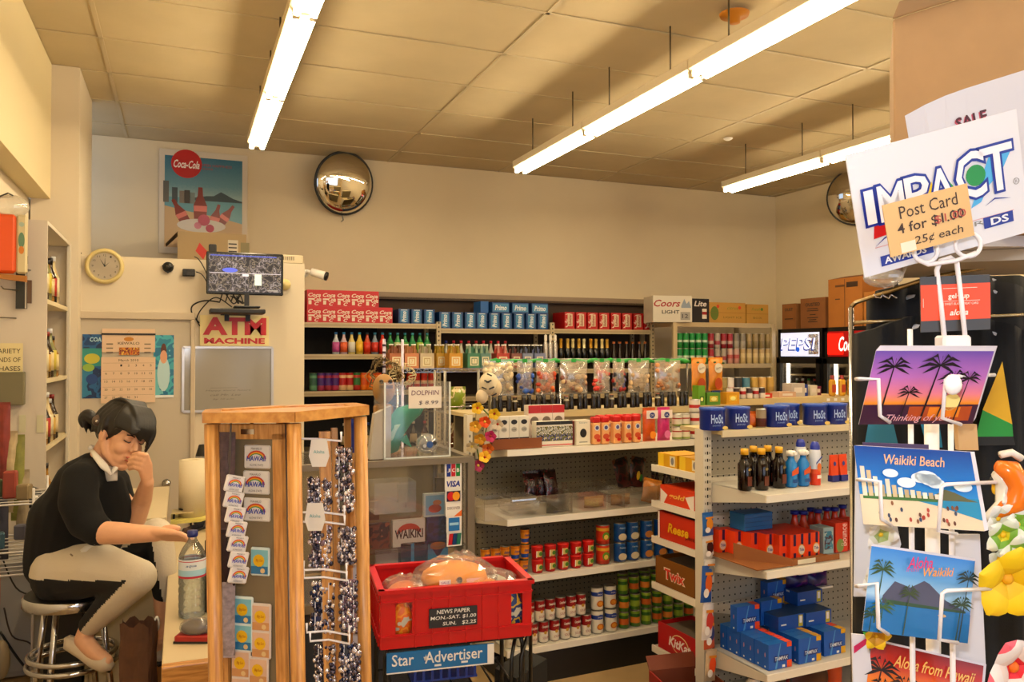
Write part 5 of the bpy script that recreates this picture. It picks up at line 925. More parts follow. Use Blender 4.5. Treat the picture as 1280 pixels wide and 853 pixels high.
bl = bottle(.024, .155, .012, 'd04020', 'c83818', '1c2c90', (.1, .5), .6, 12, .02).mesh('blue_capped_bottle')
for i, (p, ly) in enumerate([(992, -.08), (1003, -.1), (1013, -.06), (1021, -.1), (1032, -.08), (1042, -.1), (1052, -.07)]): put(bl, 'blue_capped_bottle', 'bottle with a large dark blue cap behind the detergent, %s' % nth(i, 7), 'bottle', B.P(bxp(p, ly), ly, z+.006), 0, 'dark blue capped bottles')
# shelf 3: tampon boxes
z = BZ[0]
def tam(yel): 
    g = carton(.125, .042, .105, '1c64b8', '2a70b8'); F = face(0); g.rect(-.035, .03, .045, .055, C('123c88', .4), F, .0); g.text('TAMPAX', .006, .043, .07, .015, C('e0e4ec', .4), F, .0007, .1, .01); g.poly([(-.03, 0), (-.02, 0), (.005, .105), (-.0, .105)], C('5a9ad0', .4), F, .0003)
    c = C('d8a818' if yel else 'e05a28', .4); g.rect(.036, 0, .0625, .03, c, F, .0004); g.rect(.036, .085, .0625, .105, c, F, .0004); g.rect(.01, .005, .025, .015, WHITE, F, .0006)
    g.rect(.03, .001, .0625, .041, c, frame((0, 0, .1054), (1, 0, 0), (0, 1, 0))); F2 = frame((-.0633, .02, 0), (0, -1, 0), (0, 0, 1)); g.disc(.0, .012, .004, WHITE, F2); g.disc(0, .06, .003, C('c8909a', .4), F2, 0, ry=.01); return g.mesh('tampon_box')
T1, T2 = tam(False), tam(True)
for i in range(7): put(T1, 'tampon_box', 'blue tampon box with orange corner, lower row, %s from the front' % ['first', 'second', 'third', 'fourth', 'fifth', 'sixth', 'last'][i], 'box', B.P(.1+.002*(i % 2), BD+.03+.0435*i, z), B.rz, 'blue tampon boxes with orange corners')
for i in range(4): put(T2, 'tampon_box', 'blue tampon box with yellow corner, lower row, %s from the front' % ['first', 'second', 'third', 'last'][i], 'box', B.P(.265, BD+.03+.0435*i, z), B.rz, 'blue tampon boxes with yellow corners')
for i in range(3): put(T1 if i else T2, 'tampon_box', 'blue tampon box at the shelf end by the shirts, %s' % ['front one', 'middle one', 'rear one'][i], 'box', B.P(.43, BD+.05+.0435*i, z), B.rz, 'blue tampon boxes at the shelf end')
put(T1, 'tampon_box', 'blue tampon box standing highest, beside the white post', 'box', B.P(.09, -.16, z+.106), B.rz)
put(T2, 'tampon_box', 'blue tampon box upright on the row, right of the highest one', 'box', B.P(.24, -.14, z+.106), B.rz+.05); put(T2, 'tampon_box', 'blue tampon box leaning behind, top of the pile', 'box', B.P(.34, -.07, z+.16), B.rz+.1)
put(T2, 'tampon_box', 'blue tampon box under the leaning one', 'box', B.P(.34, -.075, z+.106-.05), B.rz)
g = carton(.15, .14, .06, '1c5aa8', '2a4a70'); F = face(0); g.rect(.04, .005, .065, .055, C('b8b040', .4), F); g.rect(.045, .02, .06, .05, C('e0e0e0', .4), F, .0005); g.rect(-.06, .02, -.03, .026, WHITE, F); m_ = g.mesh('tampon_box')
for i, (x, y, zz_) in enumerate([(.27, -.23, .106), (.42, -.24, .106), (.46, -.15, .167)]): put(m_, 'tampon_box', ['flat blue box lying on the yellow-cornered row', 'flat blue box lying at the shelf end, lower one', 'flat blue box lying at the shelf end, upper one'][i], 'box', B.P(x, y, z+zz_), B.rz, None)
# purple pad packs on slanted wire rack
pp = pouch(.14, .07, .06, blotch('pad_print', ['1c1c60', '2a2470', '6a2a80', '14144a'], 14, .3), .006); pp.box((0, -.02, .0), (.15, .02, .008), WHITE); pp = pp.mesh('pad_pack')
for i, (x, zz_) in enumerate([(.44, .26), (.56, .25), (.50, .33), (.60, .335)]): put(pp, 'pad_pack', 'dark blue and purple pad pack behind the tampon boxes, %s' % ['lower left', 'lower right', 'upper left', 'upper right'][i], 'pack', B.P(x+.02, -.07, z+zz_-.04), B.rz, 'dark blue and purple pad packs')
# deck under shelf 3
z = .11
put(G().lathe([(.028, 0, WHITE), (.03, .1, WHITE), (.016, .115, BLACK), (.02, .115, BLACK), (.02, .14, BLACK), (0, .141, BLACK)], 14).mesh('white_bottle'), 'white_bottle', 'white bottle with black cap on the bottom deck', 'bottle', B.P(.08, -.2, z-.02), 0)
put(G().lathe([(.028, 0, BLACK), (.03, .09, BLACK), (.022, .11, BLACK), (0, .112, BLACK)], 14).mesh('black_jar'), 'black_jar', 'short black jar beside the white bottle on the bottom deck', 'jar', B.P(.15, -.2, z-.02), 0)
M = Matrix.Rotation(R(80), 4, 'X'); g = G(); g.lathe([(.1, 0, C('6a1418', .3)), (.11, .01, C('7a181c', .3)), (.11, .03, C('2a100c', .3)), (.1, .035, C('4a1418', .3)), (0, .036, C('2a0c0a', .3))], 28, M); F = frame((0, -.037, .01), (1, 0, 0), (0, .17, 1)); g.text('Gourmet', 0, .05, .09, .022, C('c8b0a0', .4), F, 0, .2); put(g.mesh('round_tin'), 'round_tin', 'large round dark red tin standing upright on the bottom deck', 'tin', B.P(.29, -.28, z+.095), B.rz)
for i, (x, c, k_) in enumerate([(.42, 'd8a818', 'd85820'), (.52, 'd8602c', 'e4e0d8')]): put(G().lathe([(.04, 0, C(c, .35)), (.042, .1, C(c, .35)), (.042, .12, C(k_, .35)), (.044, .145, C(k_, .35)), (0, .146, C(k_, .35))], 16).mesh('vitamin_jar'), 'vitamin_jar', ['yellow jar with orange lid on the bottom deck', 'orange jar with wide white lid on the bottom deck'][i], 'jar', B.P(x, -.22, z), 0)
# boxes on the floor by the candy shelves
t = thing('floor_carton', 'open red and brown candy carton on the floor under the candy shelves', 'carton', (2.06, 3.02, 0), R(-8)); K = C('7a3c18', .7)
for c_, s_, m in [((0, -.1, .09), (.26, .006, .18), C('a01818', .45)), ((0, .1, .09), (.26, .006, .18), K), ((-.13, 0, .09), (.006, .2, .18), C('a01818', .45)), ((.13, 0, .09), (.006, .2, .18), K), ((0, 0, .01), (.26, .2, .006), K)]: g = G(); g.box(c_, s_, m); g.obj('carton_side', t)
g = G(); F = frame((0, -.1035, .12), (1, 0, 0), (0, 0, 1)); g.text('M&M', -.05, .01, .12, .05, C('e8e0d8', .4), F, 0, 0, .03); g.obj('lettering', t); g = G(); g.hex8([(-.13, .1, .18), (.13, .1, .18), (.13, .14, .23), (-.13, .14, .23), (-.13, .104, .178), (.13, .104, .178), (.13, .144, .228), (-.13, .144, .228)], K); g.obj('open_flap', t)

# ---------------------------------------------------------------- low gondola D behind, near the coolers
D = FR(3.15, 4.75, R(1)); DW = 1.75; dz = 1.27
t = thing('gondola_shelf', 'low cream shelving unit behind the detergent unit, before the coolers', 'shelving', D.o, D.rz)
g = G(); g.box((DW/2, .2, dz-.012), (DW, .42, .024), C('c4b080', .5)); g.box((DW/2, -.012, dz-.02), (DW, .01, .045), C('ccb88a', .5)); g.obj('top_board', t); g = G(); g.box((DW/2, .2, .62), (DW, .02, 1.23), PEG); g.obj('pegboard', t)
for k in range(4): g = G(); g.box((D.x(1035+9*k, -.02), -.02, dz-.02), (.03, .002, .02), WHITE); g.obj('price_tag', t)
for x in (.02, DW-.02): g = G(); g.box((x, .2, .63), (.04, .4, 1.23), GW); g.obj('end_post', t)
def dx(p, ly=.06): return D.x(p, ly)
items = [(1040, 'c89818'), (1052, 'd8a820'), (1063, 'c89818')]
for i, (p, c) in enumerate(items):
    g = G(); g.box((0, 0, .065), (.055, .04, .13), C(c, .35), ch=.012); g.lathe([(.016, .13, C('8a1818', .35)), (.016, .16, C('8a1818', .35)), (0, .161, C('8a1818', .35))], 10); g.box((0, -.0205, .06), (.04, .001, .06), C('b04020', .4)); put(g.mesh('yellow_jug'), 'yellow_jug', 'yellow bottle with dark red cap before the red-signed cooler, %s' % nth(i, 3), 'bottle', D.P(dx(p), .06, dz), 0, 'yellow bottles')
for i, (p, w, h, c, nm_) in enumerate([(957, .12, .035, 'c83818', 'flat red'), (986, .16, .04, 'c8a890', 'beige'), (1001, .13, .1, 'b8b0a8', 'grey-white'), (1011, .06, .09, '24489a', 'blue'), (1024, .07, .08, 'd0c8b8', 'cream'), (1032, .05, .07, '7a2048', 'plum')]):
    g = carton(w, .1, h, c); F = face(0); g.rect(-w*.3, h*.3, w*.3, h*.7, C('d8d0c8', .4), F); put(g.mesh('medicine_box'), 'medicine_box', '%s box on the low unit before the coolers' % nm_, 'box', D.P(dx(p, .05+.02*i), .05+.035*i, dz), D.rz)
put(carton(.2, .1, .03, '24489a').mesh('medicine_box'), 'medicine_box', 'long flat blue box raised behind the grey-white box', 'box', D.P(dx(1000, .3), .3, dz+.09-.09), D.rz)
for i, p in enumerate((911, 919, 927, 935, 943, 951)): put([can(.024, .08, [(0, 'c8c0b8'), (.4, 'b02828'), (.7, 'd8d0c8')]).mesh('small_can'), can(.024, .08, [(0, 'd8d0c8'), (.5, '504040')]).mesh('small_can')][i % 2], 'small_can', 'small %s can behind the blue tubs, %s' % (['red and white', 'white and brown'][i % 2], nth(i, 6)), 'can', D.P(dx(p), .05, dz), 0, 'small cans behind the blue tubs')
for i, p in enumerate((895, 904, 912, 922, 932, 942, 952, 962)): put([can(.032, .15, [(0, c), (.5, d)]).mesh('drink_can') for c, d in [('2a4a8a', '8a8a70'), ('8a7a50', 'a09060'), ('c04040', 'd8d0c8'), ('c8c8c0', '404040'), ('c0c0c0', '5a8a9a'), ('a08a40', 'b89a50'), ('b89a58', 'c8a868'), ('a88a48', 'b89a50')]][i], 'drink_can', '%s drink can on the low unit, %s' % (['blue-olive', 'olive', 'red-white', 'white-black', 'silver-blue', 'gold', 'pale gold', 'brass'][i], nth(i, 8)), 'can', D.P(dx(p, .25), .25, dz), 0, 'drink cans on the low unit')
# ================================================================ COUNTER, SHOWCASE
SPECK = C('3c3e46', .8, noise=.5, nscale=400); LAM = C('cfc0a0', .35); OAK = wood('honey_wood', 'b27e42', 'd4a464', (30, 30, 2)); OAKH = wood('honey_wood_flat', 'a87840', 'cc9c5c', (3, 30, 30))
t = thing('sales_counter', 'beige-topped sales counter with wooden edge and speckled dark front', 'counter', (.14, 3.5, 0))
for nm_, c_, s_, m in [('counter_top', (0, 0, .685), (.38, 1.9, .03), LAM), ('edge_strip', (0, -.965, .67), (.38, .035, .07), OAKH), ('front_panel', (0, -.93, .32), (.36, .02, .63), SPECK), ('side_panel', (-.17, 0, .33), (.02, 1.84, .66), C('c2b496', .5)), ('rear_panel', (0, .93, .33), (.36, .02, .66), LAM), ('corner_trim', (-.185, -.945, .3), (.02, .02, .6), STEEL)]:
    g = G(); g.box(c_, s_, m); g.obj(nm_, t, bevel=.004)
# showcase
SG = clear('case_glass', film=.05, gloss=.5, haze=.02); sx0, sx1, sy0, sy1 = .37, 1.03, 2.95, 3.42; sw = sx1-sx0; sd = sy1-sy0
t = thing('glass_showcase', 'glass display case with card payment stickers behind the red basket', 'showcase', ((sx0+sx1)/2, (sy0+sy1)/2, 0))
FRM = C('8a8070', .4, .3)
for nm_, c_, s_, m in [('base_cabinet', (0, 0, .34), (sw, sd, .68), SPECK), ('front_glass', (0, -sd/2, .94), (sw-.02, .006, .5), SG), ('side_glass', (sw/2, 0, .94), (.006, sd-.02, .5), SG), ('top_glass', (0, 0, 1.192), (sw, sd, .008), SG), ('glass_shelf', (0, .0, .86), (sw-.02, sd-.03, .008), SG), ('back_board', (0, sd/2, .94), (sw, .01, .5), C('8a7c5c', .6)),
    ('frame_rail', (0, -sd/2, 1.192), (sw+.02, .03, .022), FRM), ('frame_rail', (0, -sd/2, .69), (sw+.02, .03, .03), FRM), ('frame_rail', (sw/2, 0, 1.192), (.03, sd, .022), FRM), ('frame_post', (sw/2, -sd/2, .94), (.028, .028, .5), FRM), ('frame_post', (-sw/2, -sd/2, .94), (.02, .02, .5), FRM), ('frame_post', (sw/2, sd/2, .94), (.02, .02, .5), FRM)]:
    g = G(); g.box(c_, s_, m); g.obj(nm_, t)
# stickers on the glass
FYs = sy0-.0045
def sticker(px0, py0, px1, py1, label, draw):
    a, b = onY(px0, py0, FYs), onY(px1, py1, FYs); w, h = b.x-a.x, a.z-b.z; g = G(); g.box((0, 0, 0), (w, .0016, h), C('e4e2dc', .4)); F = face(-.0008); draw(g, F, w, h)
    return put(g.mesh('payment_sticker'), 'payment_sticker', label, 'sticker', ((a.x+b.x)/2, FYs, (a.z+b.z)/2), 0, None)
def d_jcb(g, F, w, h):
    for i, (l, c) in enumerate((('J', '1c3a90'), ('C', 'c02838'), ('B', '2a8a40'))): g.rect((-.4+.28*i)*w, -.4*h, (-.16+.28*i)*w, .42*h, C(c, .4), F, .0004); g.text(l, (-.28+.28*i)*w, 0, .16*w, .24*h, WHITE, F, .0008, 0, .03)
sticker(556, 579, 577, 597, 'white sticker with blue, red and green letter bars, topmost', d_jcb)
sticker(556, 598, 577, 612, 'white sticker with slanted blue letters, second from the top', lambda g, F, w, h: g.text('VISA', 0, 0, .8*w, .5*h, C('1c3a98', .4), F, .0004, .2, .03))
sticker(556.5, 613, 577, 628, 'sticker with overlapping red and yellow circles on dark ground', lambda g, F, w, h: (g.rect(-.42*w, -.4*h, .42*w, .4*h, C('3a2a48', .4), F, .0003), g.disc(-.16*w, 0, .22*w, C('c8201c', .4), F, .0006, ry=.34*h), g.disc(.16*w, 0, .22*w, C('e0a020', .4), F, .0008, ry=.34*h)))
sticker(557, 629, 577, 645, 'white sticker with small letters and orange lower corner', lambda g, F, w, h: (g.text('DISCOVER', 0, .1*h, .8*w, .2*h, C('6a4a48', .4), F, .0004), g.poly([(.5*w, -.5*h), (.5*w, -.05*h), (.0, -.5*h)], C('e07828', .4), F, .0006)))
sticker(558, 646, 577, 665, 'white sticker with a blue square, fifth from the top', lambda g, F, w, h: (g.rect(-.36*w, -.4*h, .36*w, .4*h, C('2a7ab8', .4), F, .0004), g.rect(-.3*w, -.06*h, .3*w, .1*h, C('a8d0e8', .4), F, .0006)))
sticker(558.5, 666, 577, 682, 'sticker with red, blue and green slanted bands, lowest', lambda g, F, w, h: [g.poly([((-.42+.26*i)*w, -.4*h), ((-.12+.26*i)*w, -.4*h), ((-.04+.26*i)*w, .4*h), ((-.34+.26*i)*w, .4*h)], C(c, .4), F, .0004) for i, c in enumerate(('c02830', '1c4a80', '207a68'))])
# things inside the case: printed cards and boxes
def incase(px0, py0, px1, py1, name, label, cat, col, draw=None, dy=.06, d=.02):
    Y = sy0+dy; a, b = onY(px0, py0, Y), onY(px1, py1, Y); w, h = b.x-a.x, a.z-b.z; g = G(); g.box((0, d/2, h/2), (w, d, h), C(col, .4) if isinstance(col, str) else col)
    if draw: draw(g, face(0), w, h)
    zb = .865 if b.z > .865 else .686
    put(g.mesh(name), name, label, cat, ((a.x+b.x)/2, Y, zb if abs(zb-b.z) < .05 else b.z), 0)
incase(491, 649, 531, 679, 'souvenir_magnet', 'white souvenir card with black arched WAIKIKI lettering in the showcase', 'souvenir', 'd8cfc4', lambda g, F, w, h: (g.poly([(w*.38*math.cos(R(a)), h*.5+h*.36*math.sin(R(a))) for a in range(180, -1, -20)], C('c84a28', .4), F, .0004), g.disc(0, h*.36, w*.34, C('d8cfc4', .4), F, .0007, ry=h*.28), g.text('WAIKIKI', 0, h*.47, w*.88, h*.34, PRINTBLK, F, .0012, 0, .03), g.rect(-w*.2, h*.1, w*.2, h*.14, GREY, F, .001)))
incase(452, 652, 487, 681, 'souvenir_magnet', 'brown photo souvenir left of the WAIKIKI card', 'souvenir', blotch('photo_brown', ['4a2a1c', '7a4028', '2a1a14', 'a06040'], 14))
incase(534, 647, 558, 679, 'souvenir_magnet', 'dark blue underwater souvenir card beside the payment stickers', 'souvenir', blotch('photo_blue', ['1c2a58', '24386c', '14204a', '3a4a70'], 14))
incase(530, 618, 557, 645, 'souvenir_magnet', 'photo card of orange shapes on blue sky, upper right in the showcase', 'souvenir', 'c8d0cc', lambda g, F, w, h: (g.rect(-w*.42, h*.08, w*.42, h*.92, C('8ab0c8', .4), F, .0004), g.disc(0, h*.35, w*.3, C('b85028', .4), F, .0008, ry=h*.18), g.disc(w*.1, h*.6, w*.2, C('c88050', .4), F, .0008, ry=h*.12)))
incase(535, 678, 560, 700, 'souvenir_card', 'light blue card with a brown fan shape above the basket', 'souvenir', '4a9ac0', lambda g, F, w, h: (g.poly([(-w*.35, h*.75), (w*.35, h*.75), (0, h*.15)], C('4a3060', .4), F, .0004), g.disc(0, h*.78, w*.4, C('b87838', .4), F, .0008, ry=h*.2)))
incase(501, 680, 534, 708, 'blue_box', 'grey-blue box behind the basket in the showcase', 'box', '35506a', lambda g, F, w, h: g.rect(-w*.12, 0, 0, h, C('5aa0c8', .4), F, .0004), d=.05)
incase(470, 690, 498, 706, 'white_packet', 'crumpled white packet low in the showcase', 'packet', 'b8b0a8', dy=.1)
incase(445, 682, 462, 699, 'yellow_sign', 'small yellow sign with black letters seen beside the wooden pole', 'sign', 'e0c820', lambda g, F, w, h: g.text('colors', 0, h*.35, w*.8, h*.3, PRINTBLK, F, .0006, 0, .03), dy=.02)
incase(468, 605, 520, 640, 'clear_bin', 'clear bin of small items on the upper left of the showcase', 'bin', clear('bin_clear', haze=.35, hazecol=(.6, .6, .58)), d=.12, dy=.1)
for i, (a_, b_, c) in enumerate([(462, 628, '5a3020'), (498, 606, '8a7a58'), (508, 612, '6a5a38'), (545, 598, '6a5a40')]): incase(a_, b_, a_+12, b_+22, 'trinket_box', '%s trinket box inside the showcase' % ['dark brown', 'olive-tan', 'moss-brown', 'grey-brown'][i], 'box', c, dy=.25)
g = G(); g.tube([(0, 0, 0), (.02, .0, .06), (.06, 0, .12)], .0015, C('e0c8a0', .4), 5); g.tube([(0, 0, 0), (-.01, .0, .06), (-.012, 0, .1)], .0012, C('201c18', .4), 5); p = onY(515, 618, sy0+.12); put(g.mesh('incense_sticks'), 'incense_sticks', 'thin cream and black sticks standing in the showcase', 'stick', (p.x, p.y, .87))
# acrylic box with dolphin on top of the case
a, b = onY(481, 484, sy0+.05), onY(562, 576, sy0+.05); bw = b.x-a.x; bh = .29; zt_ = 1.2
t = thing('acrylic_box', 'clear acrylic box with a price card and green plush inside', 'box', ((a.x+b.x)/2, sy0+.05+.09, zt_)); AC = clear('acrylic', film=.025, gloss=.4, haze=.02)
for nm_, c_, s_ in [('front_pane', (0, -.09, bh/2), (bw, .004, bh)), ('back_pane', (0, .09, bh/2), (bw, .004, bh)), ('side_pane', (-bw/2, 0, bh/2), (.004, .18, bh)), ('side_pane', (bw/2, 0, bh/2), (.004, .18, bh)), ('bottom_pane', (0, 0, .003), (bw, .18, .005))]: g = G(); g.box(c_, s_, AC); g.obj(nm_, t)
EDGE = C('d8dcd8', .2)
for x in (-bw/2, bw/2): g = G(); g.box((x, -.091, bh/2), (.006, .006, bh), EDGE); g.obj('polished_edge', t)
g = G(); g.box((0, -.091, .003), (bw, .006, .006), EDGE); g.obj('polished_edge', t)
a2, b2 = onY(511, 484, sy0+.04), onY(552, 510, sy0+.04); w, h = b2.x-a2.x, a2.z-b2.z; g = G(); g.box((0, 0, 0), (w, .002, h), C('ddd6cc', .6)); F = face(-.001); g.text('DOLPHIN', 0, h*.22, w*.84, h*.22, C('6a2a58', .5), F, .0004, .1); g.text('$ 8.99', w*.1, -h*.25, w*.6, h*.2, C('3a3450', .5), F, .0004, .1)
put(g.mesh('price_card'), 'price_card', 'white handwritten dolphin price card taped on the acrylic box', 'sign', ((a2.x+b2.x)/2, sy0+.043, (a2.z+b2.z)/2))
# dolphin plush: curved body with fins
DG = C('3f9a84', .7, noise=.12, nscale=30); cx_ = (a.x+b.x)/2; t = thing('dolphin_plush', 'turquoise dolphin toy curled inside the clear acrylic box', 'toy', (cx_, sy0+.14, zt_+.006))
g = G(); g.tube([(-.07, 0, .012), (-.085, 0, .05), (-.07, 0, .1), (-.03, 0, .15), (.02, 0, .175), (.05, 0, .2)], [.02, .042, .046, .042, .028, .012], DG, 14); g.obj('body', t)
g = G(); g.tube([(-.085, -.025, .03), (-.09, -.032, .07), (-.07, -.034, .11), (-.03, -.03, .145)], [.004, .014, .014, .004], C('a8c8b0', .7), 8); g.obj('belly', t)
for nm_, pts in (('tail_fluke', [(.03, .19), (.02, .23), (.055, .215), (.09, .23), (.075, .195), (.05, .185)]), ('dorsal_fin', [(-.1, .1), (-.11, .16), (-.075, .135)]), ('flipper', [(-.06, .06), (-.01, .03), (-.03, .08)])): g = G(); g.prism(pts, .012, DG, frame((0, .006 if nm_ != 'flipper' else -.03, 0), (1, 0, 0), (0, 0, 1))); g.obj(nm_, t)
p_ = (cx_+.055, sy0+.115, zt_+.045); g = G(); g.ell((0, 0, 0), (.045, .04, .04), clear('plastic_wrap', film=.2, gloss=.7, haze=.25), n=12); g.ell((.0, 0, 0), (.028, .026, .028), C('8a8f98', .4)); g.disc(0, 0, .013, C('2868b0', .3), face(-.043)); g.disc(.02, .005, .008, BLACK, face(-.041)); g.disc(-.02, -.005, .007, C('d8d8d8'), face(-.04)); put(g.mesh('wrapped_toy'), 'wrapped_toy', 'grey toy in crinkled clear wrap beside the turquoise dolphin', 'toy', (p_[0], p_[1], zt_+.047))
# white paper bag, tiki mask, straw ring and poles left of the acrylic box
p = onY(470, 545, sy0+.1); g = G(); g.hex8([(-.05, -.03, 0), (.03, -.03, 0), (.03, .03, 0), (-.05, .03, 0), (-.03, -.02, .17), (.035, -.02, .2), (.035, .02, .2), (-.03, .02, .17)], C('b8b2a8', .6)); put(g.mesh('paper_bag'), 'paper_bag', 'pale grey paper bag between the wooden rack and acrylic box', 'bag', (p.x+.02, p.y, zt_))
p = onY(479, 490, sy0+.2); t = thing('tiki_figure', 'tan carved wooden figure behind the acrylic box, left side', 'figure', (p.x, p.y, zt_)); g = G(); K = C('a8824c', .6); g.box((0, 0, .1), (.07, .06, .2), K, ch=.01); g.ell((0, -.01, .26), (.045, .04, .06), K); g.box((0, -.05, .27), (.05, .012, .012), C('6a4c28', .6)); g.ell((-.018, -.045, .29), .009, C('3a2814')); g.ell((.018, -.045, .29), .009, C('3a2814')); g.obj('carved_body', t)
p = onY(480, 470, 3.9); t = thing('straw_wreath', 'round straw wreath on a striped pole behind the showcase', 'wreath', (p.x, p.y, 0)); g = G(); rnd = random.Random(3)
for i in range(60):
    a_ = rnd.uniform(0, 6.28); r_ = rnd.uniform(.03, .085); g.tube([(r_*math.cos(a_), rnd.uniform(-.03, .03), p.z+r_*math.sin(a_)), ((r_+.02)*math.cos(a_+.4), rnd.uniform(-.03, .03), p.z+(r_+.02)*math.sin(a_+.4)), (r_*math.cos(a_+.8), rnd.uniform(-.03, .03), p.z+r_*math.sin(a_+.8))], .003, C(['8a7448', 'a89060', '6a5838'][i % 3], .8), 4)
g.obj('straw', t, kind='stuff'); g = G(); g.cyl((0, 0, 0), (0, 0, p.z+.18), .008, C('b8b0c0', .3, .4), 8); g.obj('pole', t)
for k in range(8): g = G(); g.cyl((0, 0, p.z-.1+.035*k), (0, 0, p.z-.09+.035*k), .0095, C('3a2440', .4), 8); g.obj('stripe_band', t)
p = onY(503, 470, 3.9); t = thing('shell_wreath', 'pale looped shell garland on a thin pole behind the showcase', 'garland', (p.x, p.y, 0)); g = G()
for i in range(14): a_ = i*.45; g.tube([((.05+.02*math.cos(k))*math.cos(a_+k*.1), .01*math.sin(k), p.z+(.05+.02*math.sin(k))*math.sin(a_+k*.1)) for k in range(7)], .0035, C('c8b890', .6), 5, closed=True)
g.obj('shell_loops', t, kind='stuff'); g = G(); g.cyl((0, 0, 0), (0, 0, p.z+.18), .007, C('c8c0d0', .3, .4), 8); g.obj('pole', t)
for i, (px_, py_, c) in enumerate([(572, 500, '8a9a28'), (570, 545, '7a4a20'), (572, 580, 'b85020'), (590, 600, 'a01c1c'), (588, 640, '8a3018')]):
    q = onY(px_, py_, 4.5); put(pouch(.1, .13, .05, blotch('bag_print%d' % i, [c, c, 'd8c8a0', c], 16, .3)).mesh('snack_bag'), 'snack_bag', ['yellow-green', 'brown', 'orange', 'dark red', 'rust-red'][i]+' snack bag on the wire rack between showcase and canned food', 'bag', (q.x, q.y, q.z-.065), 0)
q0, q1 = onY(556, 500, 4.55), onY(603, 500, 4.55); t = thing('wire_rack', 'narrow steel wire rack with snack bags left of the canned food', 'rack', ((q0.x+q1.x)/2-.02, 4.52, 0)); w_ = q1.x-q0.x+.04
for z in [onY(570, y_, 4.5).z-.066 for y_ in (500, 545, 580, 600, 640)]+[.5]: g = G(); g.box((0, 0, z-.006), (w_, .2, .008), STEEL); g.tube([(-w_/2, -.1, z+.03), (w_/2, -.1, z+.03)], .004, CHROME, 6); g.obj('wire_tray', t)
for sx in (-1, 1):
    for y in (-.1, .1): g = G(); g.cyl((sx*w_/2, y, 0), (sx*w_/2, y, 1.5), .008, STEEL, 8); g.obj('post', t)
# flower lei hanging at the gondola's left post
def flower(g, c, r, col, core, M=None, n=5, tilt=.4, pw=.42):
    T = (M if M is not None else Matrix())
    for k in range(n):
        a_ = 2*math.pi*k/n; P = T @ Matrix.Translation(c) @ Matrix.Rotation(a_, 4, 'Z') @ Matrix.Rotation(-tilt, 4, 'Y')
        vs = [(0, 0, 0), (r*.35, -r*pw*.7, .02*r), (r*.75, -r*pw, .06*r), (r, 0, .0), (r*.75, r*pw, .06*r), (r*.35, r*pw*.7, .02*r), (r*.5, 0, .16*r)]
        g.add(vs, [(0, 1, 6), (1, 2, 6), (2, 3, 6), (3, 4, 6), (4, 5, 6), (5, 0, 6)], col, True, P)
    g.ell(tuple((T @ Matrix.Translation(c)).translation + (T.to_3x3() @ Vector((0, 0, .1*r)))), r*.2, core, n=8, k=5)
FC = Matrix.Rotation(R(90), 4, 'X')
q = atd(605, 540, 3.86); t = thing('flower_lei', 'bright yellow and orange flower lei hanging at the white post of the canned food', 'lei', q); rnd = random.Random(5)
cl = ['e8c020', 'e86018', 'e8c828', 'd8a020', 'c83878', 'd8c8a0', 'e8b820', 'a83060', 'e8e0c8', 'e0a830', 'd87828']
for i, (x_, y_) in enumerate([(597, 510), (606, 527), (618, 517), (600, 548), (613, 545), (590, 558), (606, 572), (598, 582), (622, 530), (594, 533), (610, 560)]):
    g = G(); v = atd(x_, y_, 3.83+.02*(i % 3))-q; flower(g, (0, 0, 0), .034, C(cl[i], .6), C('e8d060' if i % 2 else 'b84818', .6), Matrix.Translation(v) @ Matrix.Rotation(-YAW, 4, 'Z') @ FC @ Matrix.Rotation(rnd.uniform(-.4, .4), 4, 'X')); g.obj('blossom', t)
g = G(); v = [atd(*k, 3.87)-q for k in [(597, 505), (612, 520), (606, 545), (596, 560), (603, 590)]]; g.tube([tuple(x) for x in v], .004, C('5a7a30', .7), 5); g.obj('string', t)
# white hat with black marks above the lei
q = atd(611, 480, 3.85); t = thing('spotted_plush', 'cream plush with black stripes hanging at the left end of the green strip', 'toy', q)
g = G(); g.ell((0, 0, 0), (.05, .04, .055), C('d8ccb0', .8)); g.ell((-.035, 0, -.06), (.03, .03, .035), C('d8c8ac', .8)); g.ell((0.03, 0, -.02), (.035, .035, .045), C('d0c0a0', .8)); g.obj('body', t)
for i in range(6): g = G(); g.box((-.03+.02*(i % 2), -.045, .035-.017*i), (.025, .008, .006), BLACK, Matrix.Rotation(.4*(-1)**i, 4, 'Y')); g.obj('black_stripe', t)

